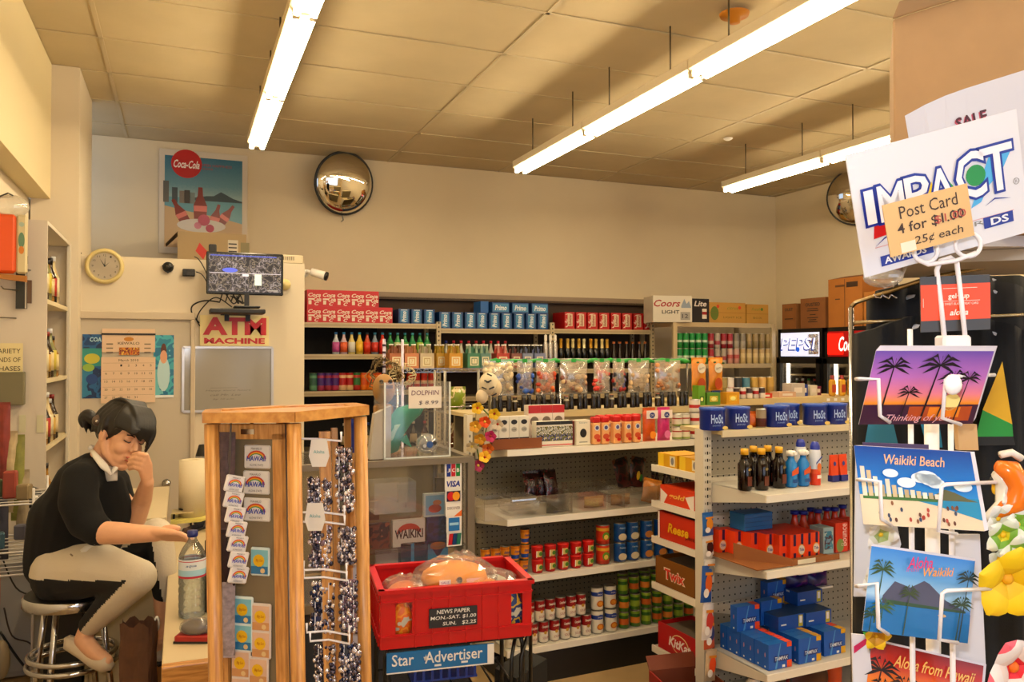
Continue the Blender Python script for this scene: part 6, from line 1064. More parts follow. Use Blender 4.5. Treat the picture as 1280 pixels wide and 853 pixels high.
# ================================================================ RED BASKET on newspaper stand
bf = Vector((.537, 2.319, 0)); br_ = Vector((.986, 2.266, 0)); brz = math.atan2(br_.y-bf.y, br_.x-bf.x); bw = (br_-bf).length; bd = .29; bz0, bh = .742, .165
BK = FR(bf.x, bf.y, brz); RP = C('c41416', .35); t = thing('red_basket', 'red plastic basket with a black newspaper price sign on its front', 'basket', BK.P(bw/2, bd/2, bz0), brz)
g = G()
def bpanel(nm_, p0, p1, n_, holes):
    """wall from p0 to p1, tapering to the foot, with handle holes as gaps"""
    g = G(); u = Vector(p1)-Vector(p0); L = u.length; u.normalize(); F = frame((*p0, 0), (u.x, u.y, 0), (0, 0, 1)); T = .006
    cuts = [0]+[c for h_ in holes for c in h_]+[L]
    for i in range(0, len(cuts), 2): g.box(((cuts[i]+cuts[i+1])/2, bh/2, 0), (cuts[i+1]-cuts[i], bh, T), RP, F)
    for a_, b_ in holes: g.box(((a_+b_)/2, .02, 0), (b_-a_, .04, T), RP, F); g.box(((a_+b_)/2, bh-.017, 0), (b_-a_, .034, T), RP, F)
    g.box((L/2, bh, 0), (L+.016, .012, .02), RP, F); g.box((L/2, bh-.03, .004), (L, .004, .006), RP, F); g.box((L/2, .035, .004), (L, .004, .006), RP, F)
    for k in range(1, 9):
        x = L*k/9
        if not any(a_ < x < b_ for a_, b_ in holes): g.box((x, bh/2, .0045), (.004, bh, .004), RP, F)
    return g.obj(nm_, t)
hx, hy = bw/2, bd/2
bpanel('front_wall', (-hx, -hy), (hx, -hy), None, [(.042, .09), (bw-.062, bw-.026)]); bpanel('back_wall', (hx, hy), (-hx, hy), None, []); bpanel('side_wall', (hx, -hy), (hx, hy), None, [(.1, .19)]); bpanel('side_wall', (-hx, hy), (-hx, -hy), None, [])
g = G(); g.box((0, 0, .004), (bw, bd, .006), RP); g.obj('bottom', t)
sgw, sgh = .145, .056; g = G(); g.box((.0, 0, 0), (sgw, .003, sgh), C('2e2e34', .5)); F = face(-.0015); Wc = C('e4e2dc', .5)
g.text('NEWS PAPER', 0, .018, .1, .012, Wc, F, .0004, .1, .012); g.text('MON.-SAT. $1.00', 0, 0, .137, .012, Wc, F, .0004, .1, .012); g.text('SUN.   $2.25', .018, -.018, .1, .012, Wc, F, .0004, .1, .012)
o = put(g.mesh('price_sign'), 'price_sign', 'dark price sign with white lettering on the basket front', 'sign', BK.P(bw/2-.015, -.0085, bz0+.08), brz)
# bagged contents
FILM = clear('crinkle_film', film=.07, gloss=.6, haze=.1, hazecol=(.85, .8, .75), rough=.12)
def lumpy(r, seed, n=18, k=12, amp=.12):
    rnd = random.Random(seed); g = G(); g.ell((0, 0, 0), r, FILM, n=n, k=k); g.v = [(x*(1+rnd.uniform(-amp, amp)), y*(1+rnd.uniform(-amp, amp)), z*(1+rnd.uniform(-amp, amp))) for x, y, z in g.v]; g.sm = [False]*len(g.sm); return g
ORG = C('f2a008', .5, noise=.06)
t = thing('bagged_hat', 'yellow-orange visor in clear plastic with a white tag, in the red basket', 'hat', BK.P(.235, .1, bz0+.165), brz)
g = G(); g.ell((0, 0, 0), (.105, .085, .05), ORG, n=20); g.obj('hat_crown', t); g = G(); g.ell((.03, -.03, -.012), (.1, .06, .012), ORG, n=20); g.obj('hat_brim', t); g = lumpy((.13, .1, .064), 2); g.obj('plastic_film', t); g = G(); g.box((-.045, -.09, .012), (.034, .003, .014), C('e8e4de'), ); g.text('SALE', -.045, .012, .024, .007, C('8a6a9a'), face(-.0915), .0); g.obj('price_tag', t); g = G(); g.lathe([(.01, 0, C('b06a10')), (.008, .004, C('3a2810')), (0, .005, C('3a2810'))], 12, Matrix.Translation((.0, -.082, .014)) @ Matrix.Rotation(R(70), 4, 'X')); g.obj('eyelet', t)
t = thing('bagged_hat', 'orange item in clear plastic at the left end of the red basket', 'hat', BK.P(.085, .1, bz0+.125), brz); g = G(); g.ell((0, 0, 0), (.06, .055, .04), C('e07a20', .6), n=16); g.obj('hat_crown', t); g = lumpy((.08, .08, .06), 4); g.obj('plastic_film', t)
g = G(); g.ell((0, 0, 0), (.05, .05, .035), C('c8c0b0', .7)); put(g.mesh('white_cloth'), 'white_cloth', 'rumpled white cloth in plastic at the right of the basket', 'cloth', BK.P(.37, .13, bz0+.12), brz)
g = lumpy((.09, .09, .05), 6); put(g.mesh('plastic_bag'), 'plastic_bag', 'crinkled clear plastic bag at the right end of the basket', 'bag', BK.P(.36, .13, bz0+.125), brz)
g = lumpy((.05, .05, .035), 8, 12, 8, .25); put(g.mesh('plastic_bag'), 'plastic_bag', 'crumpled plastic knot on top of the yellow-orange visor', 'bag', BK.P(.27, .16, bz0+.195), brz)
for x, c in ((.065, 'e07a28'), (bw-.045, '2a4a80')): g = G(); g.ell((0, 0, 0), (.03, .018, .055), blotch('through%s' % c, [c, 'e8a030' if x < .2 else 'd8b848', c, 'c8c8b8'], 25)); put(g.mesh('wrapped_packet'), 'wrapped_packet', ('orange' if x < .2 else 'blue and yellow')+' wrapped packet seen through the basket hand hole', 'packet', BK.P(x, .028, bz0+.07), brz)
# newspaper stand
t = thing('newspaper_stand', 'black wire newspaper stand with a blue title board under the red basket', 'stand', BK.P(bw/2, bd/2, 0), brz); BW_ = C('0c0c0d', .35)
for x in (-hx+.015, hx-.02):
    for y in (-hy+.02, hy-.02): g = G(); g.tube([(x, y, 0), (x, y, bz0-.03), (x*.97, y, bz0-.006)], .007, BW_, 8); g.obj('leg', t)
for y in (-hy+.02, hy-.02): g = G(); g.box((0, y, bz0-.006), (bw-.03, .012, .01), BW_); g.obj('cross_bar', t)
for z in (.3, .58):
    for y in (-hy+.02, hy-.02): g = G(); g.cyl((-hx+.015, y, z), (hx-.02, y, z), .004, BW_, 6); g.obj('cross_bar', t)
for k in range(7): x = -hx+.05+k*.06; g = G(); g.tube([(x, -hy+.02, .3), (x, -hy+.02, .58), (x, hy-.02, .58)], .0035, BW_, 6); g.obj('wire', t)
g = G(); g.tube([(hx-.03, -hy+.03, .3), (hx-.03, -hy+.0, .68), (hx+.0, -hy+.03, .735), (hx+.03, -hy+.1, .72), (hx+.035, -hy+.12, .3)], .006, BW_, 8); g.obj('bent_tube', t)
g = G(); g.tube([(hx-.06, -hy+.03, .3), (hx-.06, -hy+.0, .68), (hx-.04, -hy+.03, .735)], .006, BW_, 8); g.obj('bent_tube', t)
g = G(); g.box((-.05, -hy+.0, .7), (.32, .006, .06), C('1a78b0', .4)); F = face(-hy-.003, .7, -.05); g.text('Star   Advertiser', -.01, .008, .27, .034, Wc, F, .0004, 0, .01); g.poly([(-.045+.008*math.cos(R(90+k*144)), .008+.01*math.sin(R(90+k*144))) for k in range(5)], Wc, F, .0005); g.rect(.14, -.03, .16, .03, Wc, F, .0006); g.rect(-.02, -.02, .0, -.014, Wc, F, .0006); g.rect(.06, -.018, .08, -.012, Wc, F, .0006); g.rect(-.16, -.03, .16, -.026, Wc, F, .0003); g.obj('title_board', t)
g = G(); g.box((-.03, 0, .62), (.2, .2, .006), C('1c48a0', .4)); 
for k in range(8): g.box((-.12+k*.026, -.1, .655), (.008, .005, .07), C('1c48a0', .4))
g.box((-.03, -.1, .69), (.2, .008, .012), C('1c48a0', .4)); g.obj('blue_tray', t)
g = G(); g.hex8([(-.08, -.07, 0), (.07, -.07, 0), (.07, .07, 0), (-.08, .07, 0), (-.07, -.06, .43), (.07, -.06, .46), (.07, .06, .46), (-.07, .06, .43)], C('0b0b0c', .8)); p = onZ(668, 842, .5); put(g.mesh('black_bag'), 'black_bag', 'black cloth bag standing right of the newspaper stand', 'bag', (1.12, 2.66, .0), .3, None)
t_ = bpy.data.objects['black_bag']; t_.scale = (1, 1, 1.12)

# ================================================================ WOODEN HEXAGONAL JEWELLERY STAND
hc = Vector((.247, 2.10, 0)); hr = .2; ht = 1.47
t = thing('wooden_display_rack', 'honey-coloured wooden hexagonal jewellery rack in front of the counter', 'rack', hc, 0); t.rotation_euler = (0, R(-1.2), 0); t.location = (hc.x+.02, hc.y, 0)
V6 = [(0, -.2), (.173, -.1), (.165, -.01), (0, .02), (-.165, -.01), (-.173, -.1)]
for k, (x, y) in enumerate(V6): g = G(); g.cyl((x, y, 0), (x, y, ht-.03), .0165, OAK, 16); g.obj('pole', t)
for k in range(6):
    (x0, y0), (x1, y1) = V6[k], V6[(k+1) % 6]; an = math.atan2(y1-y0, x1-x0); L = math.hypot(x1-x0, y1-y0)
    for z in (ht-.014, .1): g = G(); g.box((0, 0, 0), (L+.02, .04, .024), wood('rail_wood', 'b88446', 'd0a05c', (12, 12, 12)), TR((x0+x1)/2, (y0+y1)/2, z, an)); g.obj('top_rail' if z > 1 else 'bottom_rail', t)
g = G(); g.cyl((0, -.06, .1), (0, -.06, ht-.02), .008, STEEL, 10); g.obj('centre_shaft', t)
g = G(); g.prism([(-.165, -.095), (0, -.19), (.165, -.095), (.155, -.01), (0, .01), (-.155, -.01)], .006, OAKH, None, ht-.012); g.obj('top_board', t)
def l2w(px, py, z): return atd(px, py, z)-t.location
# left framed panel
pA, pB = atd(290, 600, 1.965)-hc, atd(367, 600, 1.93)-hc; an = math.atan2(pB.y-pA.y, pB.x-pA.x); L = math.hypot(pB.x-pA.x, pB.y-pA.y)
PF = Matrix.Translation(((pA.x+pB.x)/2-.015, (pA.y+pB.y)/2, 0)) @ Matrix.Rotation(an, 4, 'Z')
pf = bpy.data.objects.new('spinner_panel', None); COL.objects.link(pf); pf.parent = t; pf.matrix_local = PF
for c_, s_ in [((0, 0, 1.415), (L, .018, .036)), ((-L/2+.006, 0, .78), (.012, .018, 1.26)), ((L/2-.012, 0, .78), (.024, .018, 1.26)), ((0, 0, .16), (L, .018, .036))]: g = G(); g.box(c_, s_, wood('panel_wood', 'b88446', 'd8a868', (30, 30, 3))); g.obj('panel_frame', pf)
g = G(); g.box((0, .004, .78), (L-.03, .004, 1.26), C('857860', .25)); g.obj('backing_sheet', pf); g = G(); g.box((-.005, -.011, 1.415), (.034, .004, .012), CHROME); g.obj('metal_latch', pf); g = G(); g.cyl((0, 0, 1.43), (0, 0, 1.455), .004, CHROME, 8); g.obj('hanger_pin', pf)
PM = Matrix.Translation(t.location) @ PF
def on_panel(lx, z, ly=-.014): return PM @ Vector((lx, ly, z))
an_w = an
def keycard(w, h, base, sun):
    g = G(); g.box((0, 0, 0), (w, .008, h), C(base, .3), ch=.003); F = face(-.004)
    if sun: g.rect(-w*.44, -h*.42, w*.44, h*.42, C('8ac0c8' if sun == 1 else 'd8b8a0', .4), F, .0); g.rect(-w*.44, -h*.42, w*.44, -h*.15, C('3a80a8' if sun == 1 else 'c89868', .4), F, .0006); g.disc(-w*.03, h*.05, w*.3, C('e0b818', .4), F, .001, n=11); g.text('Big Sun', -.0, h*.05, w*.36, h*.12, C('b8701c', .4), F, .0016, .2, .01); g.disc(w*.18, -h*.3, w*.12, C('d8c090', .4), F, .0016)
    else:
        for k, c in enumerate(('c83828', 'e0a020', '3a9a50')): g.poly([((.36-.05*k)*w*math.cos(R(a_)), -.08*h+(.36-.06*k)*h*math.sin(R(a_))) for a_ in range(180, -1, -18)], C(c, .4), F, .0004+.0004*k)
        g.disc(0, -.08*h, .22*w, C(base, .3), F, .002, ry=.2*h); g.text('HAWAII', 0, -.06*h, .72*w, .22*h, C('3848a8', .4), F, .0026, .1, .03); g.text('ALOHA STATE', 0, -.34*h, .5*w, .09*h, PRINTBLK, F, .0012); g.text('MAHALO', 0, .36*h, .4*w, .09*h, PRINTBLK, F, .0012)
    return g
kc = keycard(.07, .056, 'ddd9d2', 0).mesh('license_keyring')
def p_x(px): return (px-329)*1.95/FPX/max(.3, math.cos(an+YAW))
def p_z(py): return CAMH-(py-442)*1.95/FPX
for i, (px_, py_) in enumerate([(323.5, 570.5), (322, 602.5), (323, 636)]):
    o = put(kc, 'license_keyring', 'white rainbow licence plate keyring on the wooden rack panel, %s' % ['top one', 'middle one', 'bottom one'][i], 'keyring', on_panel(p_x(px_)+.0, p_z(py_)), an_w, 'large licence plate keyrings')
kc2 = keycard(.045, .038, 'd8d2cc', 0).mesh('license_keyring'); HK = []
for i, (px_, py_) in enumerate([(293, 605), (292, 625), (294, 644), (296, 662), (297, 680), (298, 700), (298, 719)]):
    q = atd(px_, py_, 1.86); put(kc2, 'license_keyring', 'small angled licence plate keyring behind the left pole, %s from the top' % ['first', 'second', 'third', 'fourth', 'fifth', 'sixth', 'last'][i], 'keyring', q, -YAW+.5, 'small licence plate keyrings', rot=(0, .25, -YAW+.7))
s1_ = keycard(.05, .068, 'd8e4e0', 1).mesh('sun_keyring'); s2_ = keycard(.05, .068, 'dcd0c4', 2).mesh('sun_keyring')
put(s1_, 'sun_keyring', 'blue souvenir card with yellow sun, highest and alone on the panel', 'keyring', on_panel(p_x(328), p_z(700)), an_w)
for r_ in range(4):
    for c_ in range(2):
        lab = 'yellow sun souvenir card in the lower grid, %s row, %s column' % (['top', 'second', 'third', 'lowest'][r_], ['left', 'right'][c_])
        put((s1_ if c_ == 0 and r_ < 2 else s2_), 'sun_keyring', lab, 'keyring', on_panel(p_x(306+24*c_-(3 if r_ > 1 else 0)), p_z(762+33*r_+7*c_)), an_w, 'yellow sun souvenir cards')
# slat between panels, hooks and bling
for px_, w_, dz_ in ((419, .026, 0), (430.5, .014, .04)):
    q = atd(px_, 700, 1.96+dz_*2)-t.location; g = G(); g.box((q.x+.003, q.y, .78), (w_, .016, 1.26), OAK, None); g.obj('spinner_slat', t)
HW = C('e8e6ea', .3)
BL = C('c8c4d4', .12, .9)
cols_b = [('b8b0b8', 'pale silver'), ('9a8aa0', 'silver-violet'), ('3c4870', 'blue-silver'), ('4a4854', 'dark silver'), ('b09a9a', 'pinkish')]
hk = [(548, 387, 442), (640, 388, 444), (652, 388, 444), (712, 392, 445), (722, 392, 445), (790, 394, 447), (801, 398, 447)]
for i, (py_, xa, xb) in enumerate(hk):
    a_, b_ = atd(xa, py_, 1.93)-t.location, atd(xb, py_+4, 1.93)-t.location; g = G(); g.tube([(a_.x, a_.y, a_.z+.022), tuple(a_), ((a_.x+b_.x)/2, (a_.y+b_.y)/2+.02, (a_.z+b_.z)/2), tuple(b_), (b_.x, b_.y, b_.z+.022)], .0028, HW, 6); g.obj('white_hook', t)
rnd = random.Random(11)
secs = [(390, 408, 598, 640), (392, 410, 656, 712), (394, 412, 728, 790), (398, 414, 806, 853), (424, 438, 560, 640), (427, 440, 660, 705), (429, 443, 725, 790), (430, 446, 806, 853)]
for i, (xa, xb, ya, yb) in enumerate(secs):
    q = atd((xa+xb)/2, ya, 1.95); tt = thing('bling_keyring', 'hanging bunch of clear glittering keyrings by the wooden slat, %s' % ['left column, top', 'left column, second', 'left column, third', 'left column, lowest', 'right column, top', 'right column, second', 'right column, third', 'right column, lowest'][i], 'keyring', q, -YAW, 'glittering keyrings')
    hw = (xb-xa)/2*1.55*1.95/FPX; hh = (yb-ya)*1.95/FPX; g = G(); 
    g.box((0, .004, -hh/2), (hw*1.6, .002, hh), C(['8a8488', '7a7684', '4a5278', '3a3a46', '7a7260', '5a4a48', 'a07880', '6a6a70'][i], .3))
    for k in range(170):
        c = ['d8d4e0', 'f0eef4', '8a8494', cols_b[i % 5][0], '5a5668'][k % 5]; s_ = rnd.uniform(.003, .0062); g.ell((rnd.uniform(-hw, hw), rnd.uniform(-.008, .004), -rnd.uniform(0, hh)), (s_, s_, s_*1.2), C(c, .08, .85), n=6, k=4)
    g.obj('crystals', tt, kind='stuff')
    for k in range(3): g = G(); g.tube([(hw*(-.6+.6*k), -.004, 0), (hw*(-.6+.6*k), -.004, -hh)], .0012, HW, 4); g.obj('strand', tt)
for i, (px_, py_) in enumerate([(399, 565), (394, 645)]): g = G(); g.prism([(-.018, .03), (.018, .03), (.024, -.01), (.016, -.035), (-.016, -.035), (-.024, -.01)], .002, C('d8d4cc', .4), FC); g.text('Aloha', 0, 0, .026, .008, C('4aa0a0', .4), face(-.002)); put(g.mesh('jewelry_tag'), 'jewelry_tag', 'white hang tag with teal script on the wooden rack, %s' % ['upper one', 'lower one'][i], 'tag', atd(px_, py_, 1.9), -YAW)
g = G(); g.box((0, 0, 0), (.022, .006, .2), C('c8c8cc', .4)); g.text('I LOVE MAUI', 0, 0, .15, .01, PRINTBLK, face(-.003), 0, 0, 0, R(90)); put(g.mesh('vertical_tag'), 'vertical_tag', 'narrow white upright card with dark letters by the right pole', 'tag', atd(447, 755, 2.06), -YAW)
g = G(); g.box((0, 0, 0), (.03, .02, .3), C('3a2a78', .5)); g.tube([(0, 0, .1), (.0, -.03, 1.45-atd(362, 700, 2.1).z)], .001, STEEL, 4); put(g.mesh('blue_banner'), 'blue_banner', 'narrow violet-blue strip inside the wooden rack behind the middle pole', 'banner', atd(362, 700, 2.1), -YAW)
for i, (px_, py_, c) in enumerate([(447, 530, '2a9a98'), (443, 548, '2a4aa0'), (447, 568, '5a3a88')]): put(pouch(.03, .07, .02, C(c, .5)).mesh('small_pouch'), 'small_pouch', 'small %s pouch hanging near the right wooden pole' % ['teal', 'blue', 'purple'][i], 'pouch', atd(px_+3, py_+16, 2.05), -YAW)
# brown furry strip and white tags behind the left pole
for i, (ya, yb, c) in enumerate([(555, 660, '6a5450'), (672, 730, '3a1c18'), (728, 820, 'a89a98')]): q = atd(281, yb, 1.93); g = pouch(.05, (yb-ya)*2.08/FPX, .03, C(c, .7, noise=.3, nscale=80)); g.tube([(0, 0, .02), (.02, -.02, 1.45-q.z)], .001, STEEL, 4); put(g.mesh('bead_strand'), 'bead_strand', ['grey-brown bead bunch', 'dark brown bead bunch', 'pinkish-white bead bunch'][i]+' hanging just behind the left wooden pole', 'beads', q, -YAW)
# ================================================================ POSTCARD RACK, right foreground
def cf(T, u, v):
    """frame from camera-measured coordinates, used once to find where a thing stands"""
    w = lambda a: _rt*a[0]+_up*a[1]+_fw*a[2]
    return frame(CAM+w(T), w(u), w(v))
t = thing('postcard_rack', 'white wire spinner rack of Hawaiian postcards in front of black shirts', 'rack', atd(1165, 600, 1.08)); t['label'] = 'white wire spinner rack holding picture postcards in front of black shirts'
o0 = t.location.copy(); PWH = C('e6e4e8', .35)
def rp(*pts): return [tuple(atd(x, y, z)-o0) for x, y, z in pts]
def rtube(pts, r, nm_='rack_wire'): g = G(); g.tube(rp(*pts), r, PWH, 8); g.obj(nm_, t)
q = atd(1165, 600, 1.08)
g = G(); a_ = atd(1139, 600, 1.09)-o0; g.cyl((a_.x, a_.y, -o0.z), (a_.x, a_.y, .02+atd(1139, 430, 1.09).z-o0.z), .0035, PWH, 8); g.obj('rack_wire', t); a_ = atd(1189, 600, 1.09)-o0; g = G(); g.cyl((a_.x, a_.y, -o0.z), (a_.x, a_.y, atd(1189, 430, 1.09).z-o0.z), .0035, PWH, 8); g.obj('rack_wire', t)
rtube([(1181, 428, 1.08), (1176, 380, 1.08), (1171, 338, 1.08), (1176, 326, 1.08), (1188, 322, 1.08), (1196, 328, 1.08), (1202, 380, 1.08), (1207, 428, 1.08)], .0032, 'top_loop')
for cx_, cy_, r_ in ((1157, 314, 15), (1210, 306, 16)):
    g = G(); g.tube(rp(*[(cx_+r_*math.cos(2*math.pi*i/18), cy_+r_*.95*math.sin(2*math.pi*i/18), 1.07) for i in range(18)]), .0028, PWH, 7, closed=True); g.obj('wire_ring', t)
rtube([(1146, 324, 1.07), (1160, 331, 1.07), (1195, 326, 1.07), (1220, 316, 1.07)], .003)
a_ = atd(1191, 429, 1.08)-o0; g = G(); g.box((0, 0, 0), (.038, .025, .02), PWH, Matrix.Translation(a_) @ Matrix.Rotation(-YAW, 4, 'Z'), ch=.003); g.obj('top_block', t)
a_ = atd(1191, 481, .97)-o0; g = G(); g.ell(tuple(a_), (.0125, .008, .0125), C('f0eef0', .3), n=18); g.obj('round_knob', t)
for k, (lx, ly, rx_, ry, dz1) in enumerate([(1070, 474, 1243, 469, .99), (1072, 600, 1245, 603, .985), (1070, 733, 1243, 736, .965)]):
    hh = [54, 57, 60][k]; e = [1098, 1100, 1096][k]; f_ = [1181, 1176, 1177][k]
    rtube([(lx, ly, dz1+.06), (lx+6, ly, dz1), (e, ly+(2 if k else 0)-(6 if k == 2 else 0), dz1), (e+2, ly+hh-8, dz1), (e+14, ly+hh, dz1+.02)], .0024, 'card_holder'); rtube([(rx_, ry, dz1+.07), (f_+6, ry+(3 if k else 2), dz1-.005), (f_+1, ry+6, dz1-.005), (f_-3, ry+hh+(4 if k else 0), dz1), (f_+20, ry+hh+8, dz1+.02)], .0024, 'card_holder')
# central post carrying everything to the floor
g = G(); a_ = atd(1165, 600, 1.16)-o0; g.cyl((a_.x, a_.y, -o0.z), (a_.x, a_.y, .1), .01, PWH, 10); g.lathe([(.16, 0, PWH), (.16, .012, PWH), (.02, .02, PWH)], 24, TR(a_.x, a_.y, -o0.z)); g.obj('floor_stand', t)
PW_, PH_ = .152, .102
def palm(g, F, x, y, h, s, m, z=.001, lean=.1, n=9, seed=0):
    rn = random.Random(seed); tx, ty = x+lean*h, y+h; g.poly([(x-s*.05, y), (x+s*.05, y), (tx+s*.03, ty), (tx-s*.03, ty)], m, F, z)
    for k in range(n):
        a_ = R(-30+240*k/(n-1)); L = s*rn.uniform(.8, 1.05); ex, ey = tx+L*math.cos(a_), ty+L*.6*math.sin(a_)-s*.12; mx, my = tx+L*.5*math.cos(a_), ty+L*.5*math.sin(a_)+s*.08
        g.poly([(tx, ty-s*.02), (mx+s*.02, my-s*.09), (ex, ey), (mx, my+s*.07), (tx, ty+s*.03)], m, F, z+.00005*k)
def card(M, name, label, draw, n=6, back='d8d4dc', base=None):
    t = thing(name, label, 'postcard', M.translation); t.rotation_euler = M.to_euler()
    for k in range(1, n): g = G(); g.box((.0018*k, .0006*k, -.0016*k-.001), (PW_, PH_, .0005), C(back, .5)); g.obj('card_behind', t)
    g = G(); g.box((0, 0, -.0004), (PW_, PH_, .0006), {'*': C(back, .4), 'top': base or C('4a90c0', .3)}); draw(g, Matrix()); g.obj('front_card', t); return t
# object axes: x right, y up, z out of the card.
SUN = grad('sunset_print', [(0, '2a1830'), (.1, '5a2a38'), (.22, 'd8702c'), (.3, 'f0a040'), (.42, 'e890a0'), (.65, 'c080c8'), (1, '7a60b8')], 'Y', -.051, .051, .3)
def dA(g, F):
    w, h = PW_/2, PH_/2; g.rect(-w, -h, w, -h*.45, C('4a2448', .3), F, .0002); g.rect(-w*.2, -h*.9, w*.9, -h*.5, C('b85a30', .3), F, .0004); g.rect(w*.15, -h*.8, w*.7, -h*.52, C('e89030', .3), F, .0005); g.disc(w*.5, -h*.38, .012, C('f8e8a0', .3), F, .0005)
    for i, (x, y, hh, s_, l_) in enumerate([(-.052, -.04, .07, .026, .05), (.002, -.05, .082, .03, .1), (-.025, -.04, .035, .018, .1), (.022, -.045, .06, .022, .15), (.045, -.05, .065, .02, .1)]): palm(g, F, x, y, hh, s_, C('1c1226', .4), .0007+.0006*i, l_, seed=i)
    g.text('Thinking of you', -.002, -h*.8, .085, .012, C('e8b8c0', .4), F, .004, .35, .0, res=3)
card(cf((.516, -.059, 1.008), (.996, -.004, .089), (.039, .919, -.393)), 'postcard_stack', 'sunset postcards with palm silhouettes reading Thinking of you, top pocket', dA, base=SUN)
SKY = grad('beach_sky', [(0, '3aa0d8'), (.5, '1c7cc8'), (1, '1450a0')], 'Y', -.03, .051, .3)
def dB(g, F):
    w, h = PW_/2, PH_/2; g.rect(-w, -h, w, -h*.25, C('d8c8b0', .4), F, .0002); g.poly([(-w*.2, -h*.22), (w, -h*.22), (w, -h*.75), (w*.3, -h*.45), (-w*.2, -h*.3)], C('2a90b8', .3), F, .0004); g.poly([(w*.2, -h*.22), (w*.45, -h*.02), (w*.6, -h*.08), (w*.8, -h*.22), (w*.98, -h*.3), (w*.2, -h*.3)], C('6a6a48', .4), F, .0006); g.rect(-w*.95, -h*.35, w*.3, -h*.2, C('4a7a40', .4), F, .0005)
    rn = random.Random(4)
    for i in range(13): x = -w*.95+i*w*.1; hh = h*([.75, .65, .5, .3, .45, .3, .25, .2, .2, .18, .15, .15, .12][i]); g.rect(x, -h*.28, x+w*.075, -h*.28+hh, C(['d8d0c0', 'c8b898', 'e0dcd0', 'b8a888'][i % 4], .4), F, .0008+.0001*i)
    for x, y, r_ in [(.15, .15, .015), (.22, .08, .014), (.05, .12, .012), (-.45, .2, .01), (-.2, -.02, .012), (.75, -.05, .012), (.3, .0, .012)]: g.disc(w*x, h*y+.006, r_, C('d8e4ec', .4), F, .0022, ry=r_*.55)
    for i in range(24): g.disc(rn.uniform(-w*.8, w*.7), rn.uniform(-h*.9, -h*.4), .0018, C(['6a3a28', 'b04838', '3a4a6a', '8a5a38'][i % 4], .5), F, .001, ry=.003, n=8)
    g.text('Waikiki Beach', .0, h*.68, .078, .013, C('e8b890', .4), F, .001, .3, .01, res=3)
card(cf((.518, -.187, 1.031), (.998, -.057, .003), (.051, .918, .393)), 'postcard_stack', 'beach and high-rise postcards reading Waikiki Beach, second pocket', dB, n=8, base=SKY)
SEA = grad('lagoon_sky', [(0, '2a78b8'), (.35, '2a80c0'), (.45, 'a8c8e0'), (.7, '70a8d8'), (1, '3a88d0')], 'Y', -.051, .051, .3)
def dC(g, F):
    w, h = PW_/2, PH_/2; g.poly([(-w*.7, -h*.12), (-w*.5, h*.25), (-w*.2, h*.15), (w*.05, h*.35), (w*.15, h*.3), (w*.5, -h*.05), (w*.9, -h*.25), (-w*.7, -h*.3)], C('5a5a70', .4), F, .0003); g.poly([(-w*.6, -h*.2), (w*.9, -h*.25), (w*.9, -h*.3), (-w*.6, -h*.3)], C('3a5a38', .4), F, .0005); g.rect(-w, -h, w, -h*.32, C('2478b0', .3), F, .0004)
    for i, (x, y, hh, s_) in enumerate([(-.062, -.04, .065, .022), (-.02, -.05, .05, .018), (-.055, -.05, .03, .02), (.06, -.05, .078, .02), (.055, -.05, .045, .02), (-.07, -.05, .02, .016)]): palm(g, F, x, y, hh, s_, C(['3f5a28', '4a5a30', '4a6a38', '2a3a30', '3a5030', '30502a'][i], .5), .0008+.0006*i, .08, 10, seed=i+9)
    g.text('Aloha', -.008, h*.78, .036, .014, C('d83878', .4), F, .0045, .3, .01, .12, res=3); g.text('from', -.018, h*.6, .018, .006, C('c858a8', .4), F, .0045, .3, 0, .12); g.text('Waikiki', .02, h*.62, .045, .011, C('e8a040', .4), F, .0045, .3, .01, .12, res=3); g.disc(w*.45, -h*.42, .006, C('e0b888', .4), F, .0008, ry=.002)
card(cf((.507, -.316, 1.004), (.96, -.181, .213), (.16, .981, .114)), 'postcard_stack', 'blue lagoon postcards with crater and palms, third pocket', dC, n=5, base=SEA)
FIRE = grad('fire_sky', [(0, '3a1010'), (.3, 'e8701c'), (.5, 'f09028'), (.75, 'c83418'), (1, '8a1c1c')], 'Y', -.051, .051, .3)
def dD(g, F):
    w, h = PW_/2, PH_/2
    for i, (x, y, hh, s_) in enumerate([(-.065, -.045, .06, .03), (-.03, -.05, .05, .026), (-.06, -.05, .04, .026)]): palm(g, F, x, y, hh, s_, C('2a0c10', .5), .0005+.0006*i, .1, 10, seed=i+21)
    g.text('Aloha from Hawaii', .01, h*.62, .11, .016, C('e8c070', .4), F, .003, .35, .01, 0, res=3)
card(cf((.5647, -.4813, 1.1093), (.976, -.201, -.081), (.214, .957, .196)), 'postcard_stack', 'orange-red sunset postcards reading Aloha from Hawaii, lowest pocket', dD, n=5, base=FIRE)
